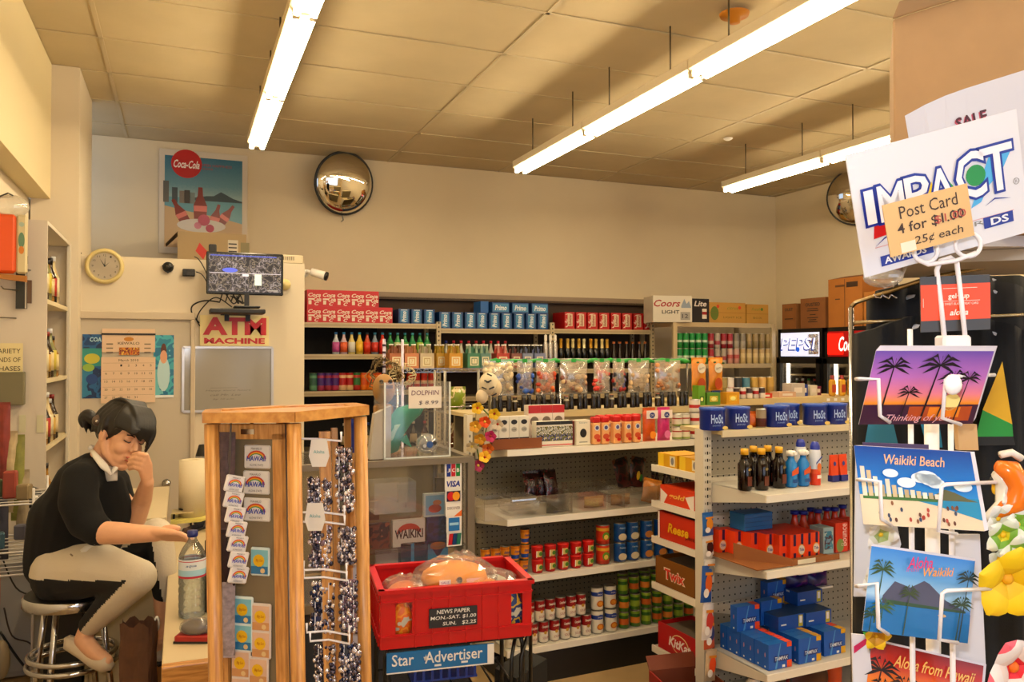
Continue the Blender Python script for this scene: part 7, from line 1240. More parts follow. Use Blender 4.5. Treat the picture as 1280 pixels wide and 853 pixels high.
# impact sign with price note
IM = cf((.567, .1945, 1.07), (.962, .267, .065), (-.247, .944, -.218)); iw, ih = .24, .165
t = thing('logo_sign', 'large white sign with outlined blue IMPACT lettering, hanging tilted', 'sign', IM.translation); t.rotation_euler = IM.to_euler()
g = G(); g.box((0, 0, -.0015), (iw, ih, .002), C('dcdce2', .45)); g.obj('sign_board', t); g = G(); F = Matrix(); NB = C('1c3a9c', .4); SW = C('e6e6ec', .4)
g.poly([(-.1, -.035), (-.088, .03), (-.062, -.02), (-.07, -.04), (-.04, -.03)], C('c82028', .4), F, .0004); g.poly([(-.06, -.03), (-.045, -.005), (-.035, -.03)], C('e07838', .4), F, .0006); g.poly([(-.035, -.022), (-.01, .02), (-.005, -.02)], C('e8c828', .4), F, .0006); g.poly([(-.012, -.02), (.01, .02), (.03, -.01), (.02, -.024)], C('1c9448', .4), F, .0006); g.poly([(.04, -.03), (.075, .035), (.11, .04), (.09, .01), (.07, -.005), (.055, -.025)], C('58b0e0', .4), F, .0006); g.disc(.052, .012, .014, C('1c9448', .4), F, .0008)
lets = [('I', -.099, .013, .045), ('M', -.069, .036, .048), ('P', -.032, .034, .05), ('A', .002, .04, .052), ('C', .044, .042, .062), ('T', .083, .046, .06)]
for l, x, w_, h_ in lets: g.text(l, x, .008+(.006 if l in 'CT' else 0), w_+.007, h_+.007, NB, F, .0012, .0, .055); 
for l, x, w_, h_ in lets: g.text(l, x, .008+(.006 if l in 'CT' else 0), w_-.0, h_-.0, SW, F, .002, .0, .012)
g.tube([(.108+.004*math.cos(R(20*i)), -.01+.004*math.sin(R(20*i)), .0005) for i in range(18)], .0004, GREY, 4, closed=True); g.text('R', .108, -.01, .003, .004, GREY, F, .0005)
g.rect(-.1, -.0475, .1, -.0465, C('d8a8a8', .4), F, .0004); g.text('I A R T  A R T', 0, -.052, .16, .006, GREY, F, .0006); g.rect(-.095, -.074, -.02, -.06, NB, F, .0006); g.text('AWARDS', -.06, -.067, .06, .009, SW, F, .001, 0, .03); g.rect(.055, -.062, .098, -.047, NB, F, .0006); g.text('DS', .078, -.0545, .026, .01, SW, F, .001, 0, .03)
g.poly([(.06, -.032), (.075, -.026), (.098, -.03), (.09, -.0275), (.075, -.024)], NB, F, .0006); g.poly([(-.1, -.046), (-.085, -.036), (-.07, -.033), (-.085, -.038)], NB, F, .0006); g.obj('lettering', t)
NM = cf((.5335, .1545, 1.035), (.966, .255, .04), (-.08, .98, -.17)); t = thing('price_note', 'tan handwritten post card price note clipped below the IMPACT lettering', 'sign', NM.translation); t.rotation_euler = NM.to_euler()
g = G(); g.box((0, 0, 0), (.114, .068, .0016), C('d8b886', .6)); IK = C('4a3428', .5); g.text('Post Card', .002, .019, .078, .016, IK, F, .0014, 0, .0, .0); g.text('4 for $1.00', .002, -.002, .09, .015, IK, F, .0014, 0, .012); g.text('25¢ each', .01, -.022, .066, .013, IK, F, .0014, .1, .005)
g.text('$1.00', .0285, -.002, .042, .0115, C('b85048', .5), F, .0017, 0, -.0); g.box((-.032, -.026, .001), (.02, .013, .001), C('e4dcc8', .5)); g.obj('note_card', t)
# sale sheet + carton above
SM = cf((.76, .326, 1.22), (.95, .30, .03), (-.24, .95, -.2)); t = thing('sale_sheet', 'white sheet reading SALE between the brown carton and the tilted sign', 'sign', SM.translation); t.rotation_euler = SM.to_euler()
g = G(); vs = []; n = 10
for i in range(n+1): x = -.165+.33*i/n; k = max(0, (3-i)/3)**2; vs += [(x+.008*k, -.11, -.02*k), (x, .075-.012*k, -.0), ]
g.add(vs, [(2*i, 2*i+2, 2*i+3, 2*i+1) for i in range(n)], C('cfcfd8', .5)); g.text('SALE', -.066, .028, .05, .018, C('5a1428', .5), Matrix(), .001, 0, .03); g.text('SALE', -.0675, .0265, .05, .018, C('c85a70', .5), Matrix(), .0005, 0, .03); g.obj('paper', t)
BX = cf((0, 0, 0), (.99, .12, .06), (-.1, .99, 0)); bl, br2 = atd(1118, 300, 1.45), atd(1350, 300, 1.45)
t = thing('cardboard_carton', 'large plain brown carton at the top right above the signs', 'carton', (bl.x, bl.y, bl.z-.001), -YAW-R(24)); K = C('a68a68', .75, noise=.05, nscale=20); bw_ = (br2-bl).length; bh_ = .46
g = G(); g.hex8([(0, 0, 0), (bw_, 0, 0), (bw_, .3, 0), (0, .3, 0), (-.0, 0, bh_-.06), (bw_, 0, bh_), (bw_, .3, bh_), (-.0, .3, bh_-.06)], K); g.obj('carton_body', t, bevel=.004)
g = G(); g.hex8([(0, -.005, bh_-.06), (bw_, -.005, bh_), (bw_, .0, bh_), (0, .0, bh_-.06), (.01, -.025, bh_-.04), (bw_, -.03, bh_+.02), (bw_, -.025, bh_+.02), (.01, -.02, bh_-.04)], C('b49874', .75)); g.obj('carton_flap', t)
# shirt rack: chrome frame, glass-clear shelf on top, black shirts
SZ = 1.72; p0 = atd(1064, 400, SZ); t = thing('clothes_rack', 'steel clothes rack with black shirts behind the postcards', 'rack', (p0.x, p0.y, 0)); RK = C('a89878', .25, .9)
o1 = t.location.copy(); x1 = atd(1420, 400, SZ)-o1
def rr_(pts, r, nm_, c=CHROME): g = G(); g.tube([tuple(atd(*k)-o1) for k in pts], r, c, 8); g.obj(nm_, t)
g = G(); g.tube([(0, 0, 0), (0, 0, atd(1064, 384, SZ).z)], .0055, CHROME, 8); g.obj('upright', t); rr_([(1064, 384, SZ), (1070, 378, SZ), (1110, 365, SZ-.05), (1160, 348, SZ-.12), (1300, 320, SZ-.2)], .005, 'top_rail', RK); rr_([(1064, 404, SZ), (1150, 399, SZ), (1420, 388, SZ)], .004, 'lower_rail', RK)
g = G(); q = atd(1420, 388, SZ)-o1; g.tube([(q.x, q.y, 0), (q.x, q.y, q.z+.2)], .0055, CHROME, 8); g.obj('upright', t)
for dy_ in (.0, .35):
    pass
g = G(); a_, b_ = atd(1085, 333, 1.5)-o1, atd(1400, 318, 1.5)-o1; c_ = (a_+b_)/2; g.box(((b_-a_).length/2, .15, 0), ((b_-a_).length, .3, .02), C('b8b0a4', .4), Matrix.Translation((a_.x, a_.y, c_.z)) @ Matrix.Rotation(-YAW-R(22), 4, 'Z')); g.obj('top_shelf', t)
g = G(); q = atd(1380, 320, 1.6)-o1; g.cyl((q.x, q.y, 0), (q.x, q.y, q.z), .01, CHROME, 8); g.obj('upright', t); g = G(); q = atd(1120, 330, 1.74)-o1; g.cyl((q.x, q.y, 0), (q.x, q.y, q.z), .006, CHROME, 8); g.obj('upright', t)
# boxes lying on the shelf edge
g = G(); g.box((0, 0, .012), (.26, .12, .024), C('cfccd0', .5)); q = atd(1195, 325, 1.45); put(g.mesh('paper_stack'), 'paper_stack', 'pale flat papers on the rack shelf under the tilted sign', 'paper', (q.x, q.y, c_.z+o1.z+.011), -YAW)
def shirt(px0, px1, z, y0, col, label, print_=None, seed=0):
    a_, b_ = atd(px0, y0, z), atd(px1, y0, z); w = (b_-a_).length; h = a_.z-.25; rn = random.Random(seed)
    t = thing('hanging_shirt', label, 'shirt', (a_+b_)/2, -YAW+.06); g = G(); n, m = 28, 14; vs = []
    for sg in (-1, 1):
        for j in range(m+1):
            for i in range(n+1):
                u, v = i/n, j/m; sl = max(0, abs(u-.5)*2-.4)*.06*(1-v)**3
                vs.append(((u-.5)*w*(.94+.06*v), sg*.012+.014*math.sin(u*17+seed*2+v*1.5)*(.3+v)+.008*math.sin(u*41+seed), -v*h-sl))
    N = (n+1)*(m+1); ix = lambda s_, i, j: s_*N+j*(n+1)+i
    fs = [(ix(0, i, j), ix(0, i, j+1), ix(0, i+1, j+1), ix(0, i+1, j)) for i in range(n) for j in range(m)]+[(ix(1, i, j), ix(1, i+1, j), ix(1, i+1, j+1), ix(1, i, j+1)) for i in range(n) for j in range(m)]
    fs += [(ix(0, 0, j), ix(1, 0, j), ix(1, 0, j+1), ix(0, 0, j+1)) for j in range(m)]+[(ix(0, n, j), ix(0, n, j+1), ix(1, n, j+1), ix(1, n, j)) for j in range(m)]+[(ix(0, i, 0), ix(0, i+1, 0), ix(1, i+1, 0), ix(1, i, 0)) for i in range(n)]
    g.add(vs, fs, C(col, .85, bump=.2, bscale=600), True); g.obj('cloth', t)
    g = G(); g.tube([(-w*.3, 0, -.04), (0, 0, .0), (w*.3, 0, -.04)], .005, C('c8c8cc', .2), 6); g.tube([(0, 0, 0), (0, 0, .03), (.012, 0, .045), (0, 0, .058), (-.012, 0, .045)], .0025, CHROME, 6); g.obj('hanger', t)
    if print_: g = G(); print_(g, t); g.obj('shirt_print', t)
    return t
def pr1(g, t):
    Mi = (Matrix.Translation(t.location) @ t.rotation_euler.to_matrix().to_4x4()).inverted(); P = lambda x, y: Mi @ atd(x, y, 1.60)
    def pl(pts, c, dz): v = [P(*k) for k in pts]; (g if dz == 0 else h).add([(q.x, -.036, q.z) for q in v], [tuple(range(len(v)))], C(c, .7))
    h = G()
    pl([(1248, 452), (1222, 512), (1260, 530)], 'd8b020', 0); pl([(1222, 512), (1213, 545), (1261, 545), (1260, 530)], '2a9a48', 0); pl([(1213, 545), (1210, 556), (1264, 556), (1261, 545)], '18181c', 0)
    pl([(1080, 505), (1070, 560), (1115, 560), (1108, 530)], '2a7a90', 1); pl([(1140, 520), (1150, 558), (1170, 558), (1165, 520)], '1c88a8', 1); h.obj('teal_print', t, kind='stuff')
shirt(1063, 1300, 1.62, 395, '0c0f16', 'black shirt nearest the postcards, with yellow and green print', pr1, 1)
shirt(1072, 1330, 1.76, 352, '10141f', 'navy-black shirt hanging second, higher behind the orange card', None, 5)
shirt(1085, 1360, 1.92, 345, '0a0b10', 'black shirt hanging third, farthest behind the postcards', None, 9)
# hanger with clear clip, orange gift card
q = atd(1106, 360, 1.5); g = G(); g.tube([(-.03, 0, .02), (0, 0, 0), (.03, 0, .02), (.045, 0, .05)], .003, clear('clip_clear', film=.3, haze=.2), 6); g.tube([(-.02+.005*k, .005*math.sin(k*2.1), -.016+.004*math.cos(k*1.9)) for k in range(9)], .0018, CHROME, 5); put(g.mesh('clear_hanger'), 'clear_hanger', 'clear plastic hanger clip glinting above the black shirts', 'hanger', q, -YAW)
g = G(); g.ell((0, 0, 0), (.035, .03, .02), clear('pot_clear', film=.15, haze=.25)); g.ell((-.01, -.01, .022), (.02, .02, .008), C('5a8a30')); g.ell((.018, -.01, .02), (.012, .012, .008), C('c85a28')); put(g.mesh('clear_dish'), 'clear_dish', 'small clear dish with green and orange bits below the tilted sign corner', 'dish', atd(1104, 346, 1.46), -YAW)
OM = cf((.6, .05, 1.085), (.985, .02, .17), (-.02, .999, -.02)); OM = cf((.594, .0505, 1.082), (.995, .045, .08), (-.045, .998, -.05)); t = thing('gift_card', 'orange gift card with grey bands hanging behind the white loops', 'card', OM.translation); t.rotation_euler = OM.to_euler()
g = G(); g.box((0, 0, -.001), (.098, .074, .0015), C('4c4a4a', .4)); g.rect(-.049, -.022, .049, .026, C('e0581c', .4), F, .0004); Ww = C('f0e4d8', .4); g.text('gel·cup', .004, .009, .03, .009, Ww, F, .001, 0, .02); g.text('THE SWEET ISLAND TREAT CARD', .004, -.0005, .055, .003, Ww, F, .001); g.text('aloha', .004, -.012, .026, .008, Ww, F, .001, .3, .02); g.rect(-.018, .02, .03, .0206, Ww, F, .001); g.rect(-.02, .003, .034, .0035, Ww, F, .001); g.rect(-.046, -.004, -.0455, .008, Ww, F, .001); g.obj('card_face', t)
# white backing sheets, pink-striped bag, wood block
def sheet(name, label, pts, z, col, cat='sheet', th=.003):
    P = [atd(x, y, z) for x, y in pts]; c = sum(P, Vector())/len(P); t = thing(name, label, cat, c, -YAW); g = G(); Mi = (Matrix.Translation(c) @ Matrix.Rotation(-YAW, 4, 'Z')).inverted(); L = [Mi @ p for p in P]; g.prism([(p.x, p.z) for p in L[::-1]], th, C(col, .5), FC); o = g.obj('sheet_panel', t); return t
sheet('white_board', 'white hanging board strip along the left of the beach postcards', [(1070, 557), (1100, 557), (1125, 680), (1105, 745), (1066, 745)], 1.14, 'd4d6de', 'board')
sheet('white_board', 'white board strip right of the lagoon postcards', [(1187, 668), (1224, 668), (1230, 830), (1190, 830)], 1.14, 'd8d8de', 'board')
tt = sheet('striped_bag', 'white bag with green patch and pink stripe at the lower left of the cards', [(1064, 792), (1084, 794), (1092, 870), (1066, 880)], 1.12, 'dcdce4', 'bag'); g = G(); F3 = frame((0, -.005, 0), (1, 0, 0), (0, 0, 1)); g.poly([(-.012, .02), (.012, .038), (.012, .046), (-.012, .03)], C('c82868', .5), F3); g.poly([(.0, .05), (.01, .05), (.012, .04), (.006, .04)], C('48b048', .5), F3); g.obj('stripe_print', tt)
sheet('wood_block', 'small tan wooden piece behind the beach postcards', [(1192, 530), (1216, 530), (1218, 562), (1194, 562)], 1.13, 'c8a878', 'wood', .01)
sheet('dark_card', 'dark blue card edge behind the beach postcards', [(1078, 553), (1160, 556), (1160, 566), (1078, 562)], 1.08, '5a4a70', 'card', .002)
# artificial flowers at the right edge
def bloom(px, py, z, r, cols_, label, cat='flower', n=5, rot=0, core='e8c020', pw=.42, tilt=.35):
    q = atd(px, py, z); t = thing('artificial_flower', label, cat, q, -YAW); g = G()
    M = FC @ Matrix.Rotation(rot, 4, 'Z') @ Matrix.Rotation(.25, 4, 'X')
    for k in range(n):
        g = G(); a_ = 2*math.pi*k/n; P = M @ Matrix.Rotation(a_, 4, 'Z') @ Matrix.Rotation(-tilt, 4, 'Y'); rows_ = 7; vs = []; fs = []; ms = []
        for i in range(rows_+1):
            s_ = i/rows_; hw = r*pw*math.sin(math.pi*min(1, s_*.93+.07))**.6
            for j in range(5): v = (j-2)/2; vs.append((r*s_, hw*v, r*(.12*s_*(1-s_)*4 - .1*v*v + .08*s_*s_)))
        for i in range(rows_):
            for j in range(4): fs.append((i*5+j, (i+1)*5+j, (i+1)*5+j+1, i*5+j+1)); ms.append(C(cols_[min(len(cols_)-1, int(len(cols_)*i/rows_))], .55))
        g.add(vs, fs, ms, True, P); o = g.obj('petal', t)
    g = G(); g.ell((0, -.1*r, 0), (r*.14, r*.1, r*.14), C(core, .6)); g.obj('flower_centre', t); return t
bloom(1256, 722, 1.04, .055, ['e8c410', 'f0d018', 'f0d020'], 'large bright yellow artificial flower beside the lagoon postcards', n=5, rot=.3, core='e8b010', pw=.5)
bloom(1263, 832, 1.0, .052, ['e03040', 'e8d8d0', 'e8e0dc', 'e87080'], 'white and pink artificial plumeria with red centre, bottom right corner', n=5, rot=.9, core='e88018', pw=.5)
for i, (x, y, r_, cc_, nm_) in enumerate([(1252, 668, .03, ['d8d020', '8ab848', 'dce4d4', 'e4e8e0'], 'white artificial blossom with green-yellow heart, upper'), (1268, 690, .032, ['e0d020', '8ab848', 'dce4d4', 'e4e8e0'], 'white artificial blossom with green-yellow heart, middle'), (1246, 648, .026, ['d8d8c8', 'e4e4e0'], 'small plain white artificial blossom beside the beach postcards'), (1270, 655, .028, ['8ab848', 'e0e4dc'], 'white and green artificial blossom at the right edge'), (1264, 625, .024, ['e4e4e0', 'dcdcd8'], 'white artificial blossom under the orange curl'), (1247, 705, .022, ['e8b820', 'dce0d4', 'e4e8e0'], 'small white blossom tucked above the yellow flower')]): bloom(x, y, 1.06+.004*i, r_, cc_, nm_, rot=i*.5)
q = atd(1262, 602, 1.07); t = thing('wooden_ornament', 'glossy orange and white painted curl ornament at the right edge', 'ornament', q, -YAW); g = G(); g.tube([(-.02, 0, -.045), (.005, 0, -.03), (.012, 0, -.005), (-.0, 0, .015), (-.016, 0, .02)], [.006, .014, .016, .015, .008], C('e8862c', .2), 12); g.obj('orange_curl', t); g = G(); g.tube([(-.028, .004, -.05), (-.002, .008, -.034), (.0, .01, -.002), (-.012, .008, .01)], [.006, .012, .012, .008], C('e8e4d8', .2), 10); g.obj('white_edge', t)
g = G(); g.tube([(-.012, .0, .035), (.003, 0, .038), (.016, 0, .03)], .005, C('dcd8d0', .3), 8); g.obj('white_tip', t)
g = G(); g.ell((0, 0, 0), (.008, .006, .018), C('e0b818', .5)); g.ell((0, 0, 0), (.014, .006, .008), C('2a2a2c', .5)); put(g.mesh('bee_ornament'), 'bee_ornament', 'tiny yellow and black ornament beside the orange curl', 'ornament', atd(1249, 603, 1.09), 0, rot=(0, .4, -YAW))
for i, (x, y) in enumerate([(1100, 668), (1091, 722)]): bloom(x, y, 1.1, .024, ['a8b878', 'd8d8c8', 'e4e4e0'], 'cream and green artificial blossom left of the lagoon postcards, %s' % ['upper', 'lower'][i], rot=i)
bloom(1094, 795, 1.06, .02, ['c89810', 'e8c418'], 'small yellow artificial flower at the left of the orange postcards', rot=.2)
# ================================================================ WOMAN ON THE STOOL (behind the counter)
Z0 = 3.2
def Wp(px, py, dy=0): return atd(px, py, Z0+dy)
WO = Wp(100, 700); WO = Vector((WO.x, WO.y, 0))
person = thing('person', 'seated woman in black sweater and black and white trousers, hand to her mouth', 'person', WO)
def L(p): return p-WO
def remesh(g, name, vox, smooth=4, parent=person, shade=True):
    o = g.obj(name, parent); r = o.modifiers.new('remesh', 'REMESH'); r.mode = 'VOXEL'; r.voxel_size = vox; r.use_smooth_shade = True
    s = o.modifiers.new('smooth', 'SMOOTH'); s.factor = .5; s.iterations = smooth; return o
def chain(g, pts, m=None):
    """tapered limb: [(point, radius)]"""
    m = m or SK
    for i, (p, r) in enumerate(pts):
        g.ell(tuple(p), r, m, n=16, k=10)
        if i: a, b = pts[i-1]; g.cyl(tuple(a), tuple(p), b, m, 16, r)
SK = C('dcb090', .5, noise=.03, nscale=40); BK_ = C('050506', 1.0, bump=.3, bscale=500); HR = C('140c09', .5, noise=.3, nscale=60)
# head frame: x forward (her gaze), y towards the camera, z up
th = R(24); fwd = (_rt*math.cos(th)-Vector((0, 0, 1))*math.sin(th)); upv = (_rt*math.sin(th)+Vector((0, 0, 1))*math.cos(th)); nearv = fwd.cross(upv)
if nearv.dot(_fw) > 0: nearv = -nearv
yw = R(32); fwd, nearv = fwd*math.cos(yw)+nearv*math.sin(yw), nearv*math.cos(yw)-fwd*math.sin(yw)
HO = L(Wp(150, 548, 0))
HMt = Matrix(((fwd.x, nearv.x, upv.x, HO.x), (fwd.y, nearv.y, upv.y, HO.y), (fwd.z, nearv.z, upv.z, HO.z), (0, 0, 0, 1)))
hp = lambda x, y, z: HMt @ Vector((x, y, z))
g = G(); sg = g; g.M = HMt
g.ell((-.005, 0, .05), (.095, .072, .082), SK, n=24, k=16); g.ell((.045, 0, .0), (.056, .058, .085), SK, n=24, k=16); g.ell((.058, 0, -.05), (.045, .045, .045), SK, n=20, k=12); g.ell((.078, 0, -.083), (.024, .026, .02), SK, n=16, k=10)
for s in (-1, 1):
    g.tube([(.0, s*.054, -.02), (.03, s*.045, -.055), (.07, s*.015, -.085)], [.022, .022, .02], SK, 10); g.ell((.07, s*.032, -.012), (.028, .024, .028), SK, n=14, k=10); g.ell((.083, s*.03, .03), (.015, .018, .012), SK, n=14, k=10)
    g.ell((-.002, s*.07, .0), (.016, .009, .03), SK, n=14, k=10); g.tube([(.008, s*.076, -.018), (.012, s*.08, .006), (.004, s*.082, .026), (-.012, s*.08, .02), (-.014, s*.079, -.002), (-.004, s*.076, -.024)], .005, SK, 8)
g.ell((.082, 0, .05), (.018, .048, .014), SK, n=16, k=10); g.tube([(.096, 0, .038), (.106, 0, .018), (.12, 0, -.004)], [.007, .009, .0105], SK, 10)
for s in (-1, 1): g.ell((.108, s*.011, -.008), (.009, .008, .007), SK, n=10, k=8)
g.ell((.103, 0, -.036), (.012, .024, .0065), SK, n=14, k=8); g.ell((.1, 0, -.049), (.012, .022, .0075), SK, n=14, k=8)
g.M = Matrix()
chain(g, [(hp(-.03, 0, -.02), .05), (L(Wp(125, 580, 0)), .052), (L(Wp(116, 600, 0)), .065)])
# arms
nearE, nearW = L(Wp(122, 666, -.24)), L(Wp(196, 668, -.3))
chain(g, [(L(Wp(105, 650, -.2)), .045), (nearE, .043), (L(Wp(150, 667, -.27)), .04), (nearW, .027)])
farE, farW = L(Wp(170, 648, .04)), L(Wp(184, 603, -.07))
chain(g, [(L(Wp(150, 625, .1)), .042), (farE, .04), (L(Wp(178, 625, .01)), .036), (farW, .025)])
def hand(g, wrist, palm_c, knuck, across, fingers, thumb, pr=.022):
    """palm as a flat slab of spheres from wrist to knuckles, fingers as bent tapered chains"""
    for k in range(4):
        a = across*(k-1.5)*.0185
        chain(g, [(wrist+a*.45, pr*.8), (palm_c+a*.9, .0145), (knuck+a, .0115)])
    for k, f in enumerate(fingers):
        chain(g, [(knuck+across*(k-1.5)*.0185, .0105)]+[(p, [.0095, .0088, .0078][i]) for i, p in enumerate(f)])
    chain(g, [(wrist+across*-.6*.018, pr*.75)]+[(p, [.0135, .0115, .0095][i]) for i, p in enumerate(thumb)])
nr = -_fw; R_ = _rt; U_ = Vector((0, 0, 1))
# far (left) hand over the mouth: palm rises from wrist, fingers lie to the left across the lips, near side
w_ = farW; kn = L(Wp(179, 578, -.125)); pc = L(Wp(183, 589, -.1)); ac = (U_*.75-R_*.35-nr*.2).normalized()
ac = (U_*.85+R_*.3).normalized()
fg = []
for k in range(4):
    b = kn+ac*(k-1.5)*.0185; ln = [.85, 1, 1.05, .95][k]
    fg.append([b-R_*.026*ln+U_*.006-nr*.0, b-R_*.048*ln+U_*.002-nr*.012, b-R_*.064*ln-U_*.003-nr*.024])
hand(g, w_, pc, kn, ac, fg, [w_+U_*.03-R_*.006-nr*.02, w_+U_*.055-R_*.016-nr*.03, w_+U_*.078-R_*.022-nr*.034])
# near (right) hand resting toward the phone above the bottle
w_ = nearW; kn = L(Wp(221, 670, -.32)); pc = L(Wp(208, 669, -.31)); ac = (U_*.5+nr*.75).normalized()
fg = []
for k in range(4):
    b = kn+ac*(k-1.5)*.0185; ln = [.9, 1.05, 1.1, .95][k]; fg.append([b+R_*.026*ln-U_*.004, b+R_*.046*ln-U_*.014, b+R_*.058*ln-U_*.026])
hand(g, w_, pc, kn, ac, fg, [w_+R_*.03+U_*.018+nr*.0, w_+R_*.055+U_*.024, w_+R_*.077+U_*.02])
# lower legs and feet
nK, nA = L(Wp(173, 722, -.22)), L(Wp(109, 786, -.12)); fK, fA = L(Wp(195, 668, .12)), L(Wp(207, 800, .1))
chain(g, [(L(Wp(128, 768, -.15)), .04), (nA, .031), (L(Wp(104, 800, -.13)), .032), (L(Wp(116, 814, -.14)), .03), (L(Wp(133, 827, -.15)), .024)])
chain(g, [(L(Wp(203, 730, .11)), .042), (fA, .03), (L(Wp(203, 812, .06)), .026), (L(Wp(200, 818, .0)), .02)])
body = remesh(g, 'body', .0042, 3)
# face details, set just on the skin
g = G(); g.M = HMt
for s in (-1, 1):
    g.tube([(.094, s*.017, .023), (.0985, s*.027, .0195), (.094, s*.038, .021), (.086, s*.045, .025)], .0018, C('1c100c', .6), 6)
    g.tube([(.1005, s*.014, .045), (.0995, s*.03, .05), (.09, s*.044, .047)], .0024, C('2a1812', .7), 6)
g.M = Matrix(); g.obj('eyelashes', person)
g = G(); g.M = HMt; g.ell((.1075, 0, -.0365), (.01, .021, .0052), C('a85a4c', .45), n=12, k=8); g.ell((.1045, 0, -.0485), (.01, .019, .006), C('b0604f', .45), n=12, k=8); g.M = Matrix(); g.obj('lips', person)
# hair: cap, side sweep, fringe, ponytail
g = G(); g.M = HMt
g.ell((-.014, 0, .062), (.096, .086, .09), HR, n=24, k=16); g.ell((-.045, 0, .02), (.066, .074, .074), HR, n=20, k=14); g.ell((.03, 0, .1), (.066, .07, .045), HR, n=20, k=14)
for s in (-1, 1):
    n_ = 12
    for k in range(n_):
        u = k/(n_-1); e = (.03+.05*u) if s > 0 else (-.0-.01*u)
        g.crv([(.0+.03*u, s*.022, .146-.008*u), (.035+.05*u, s*(.062-.02*u), .116-.012*u), (.05+.07*u, s*(.079-.036*u), .082-.014*u), (.058+.078*u, s*(.08-.048*u), e+.02*(1-u)*(s > 0)+.012*(k % 2))], [.013, .014, .012, .003], HR, 8)
    for k in range(4): g.crv([(-.0-.02*k, s*.05, .12), (-.005-.02*k, s*.08, .07), (.0-.022*k, s*.082, .035), (-.02-.022*k, s*.066, .006-.008*k)], [.016, .014, .012, .006], HR, 8)
for k in range(7): y = .03-.012*k; g.crv([(.03, y, .142), (.08, y, .122), (.112, y*.9, .088), (.128, y*.8, .05-.006*(k % 3))], [.014, .014, .012, .003], HR, 8)
for k in range(9): y = -.04+.01*k; g.crv([(.05, y*.6, .14), (-.02, y*1.2, .152), (-.08, y*1.3, .11), (-.103, y, .05)], .007, HR, 6)
g.ell((-.085, 0, -.01), (.04, .05, .045), HR); g.M = Matrix()
tl = [L(Wp(x, y, d)) for x, y, d in [(124, 531, 0), (117, 524, -.01), (109, 519, -.01), (103, 525, -.0), (104, 535, 0)]]
g.crv([tuple(p) for p in tl], [.022, .024, .024, .018, .006], HR, 10)
for k in range(6): e = L(Wp(104+2*k, 535+(k % 3)*4, -.02+.008*k)); g.crv([tuple(tl[2]), tuple((tl[2]+e)/2+Vector((0, 0, .012))), tuple(e)], [.016, .01, .002], HR, 6)
remesh(g, 'hair', .0045, 2)
g = G(); c_ = L(Wp(124, 526, -.045)); g.ell(tuple(c_), (.026, .02, .024), C('5a4a40', .35), n=14); g.ell(tuple(c_-_fw*.018), .006, C('e8e4e0', .1, .9), n=8, k=6); g.obj('hair_tie', person)
# sweater
g = G(); S_ = lambda x, y, d=0: L(Wp(x, y, d))
chain(g, [(S_(86, 712), .135), (S_(88, 680), .142), (S_(98, 640), .145), (S_(108, 610), .125), (S_(116, 592), .085)], BK_)
g.ell(tuple(S_(70, 708)), (.115, .13, .07), BK_, n=18); chain(g, [(S_(116, 596, 0), .085), (S_(100, 600, -.15), .066), (S_(98, 628, -.19), .07), (S_(108, 652, -.21), .066), (S_(122, 664, -.24), .055)], BK_)
chain(g, [(S_(118, 600, 0), .085), (S_(140, 604, .14), .07), (S_(150, 628, .13), .06), (S_(158, 646, .1), .052)], BK_); chain(g, [(S_(80, 650), .13), (S_(75, 700), .13)], BK_)
chain(g, [(S_(128, 615, -.02), .09), (S_(132, 640, -.02), .1), (S_(120, 668, 0), .11)], BK_)
remesh(g, 'black_sweater', .007, 5)
# shirt collar, shirt front and cuff
WC = C('dcd8d0', .6); g = G()
g.tube([tuple(S_(115, 563, -.055)), tuple(S_(121, 572, -.085)), tuple(S_(130, 583, -.1)), tuple(S_(139, 594, -.1))], [.008, .015, .018, .005], WC, 8, flat=.5); g.tube([tuple(S_(139, 594, -.1)), tuple(S_(145, 584, -.06)), tuple(S_(147, 574, -.03))], [.005, .014, .01], WC, 8, flat=.5); g.tube([tuple(S_(113, 561, -.045)), tuple(S_(114, 560, .02)), tuple(S_(126, 566, .06))], [.008, .012, .01], WC, 8); g.obj('shirt_collar', person)
g = G(); g.tube([tuple(S_(126, 592, -.02)), tuple(S_(138, 592, -.05)), tuple(S_(140, 602, -.06))], [.03, .03, .02], WC, 10); g.obj('shirt_front', person)
g = G(); a, b = S_(121, 664, -.235), S_(128, 666, -.245); g.cyl(tuple(a), tuple(b), .047, WC, 18, .05); g.obj('shirt_cuff', person); g = G(); g.tube([tuple(S_(92, 700, -.17)), tuple(S_(110, 692, -.17)), tuple(S_(126, 684, -.13))], [.012, .03, .02], WC, 8); g.obj('shirt_tail', person)
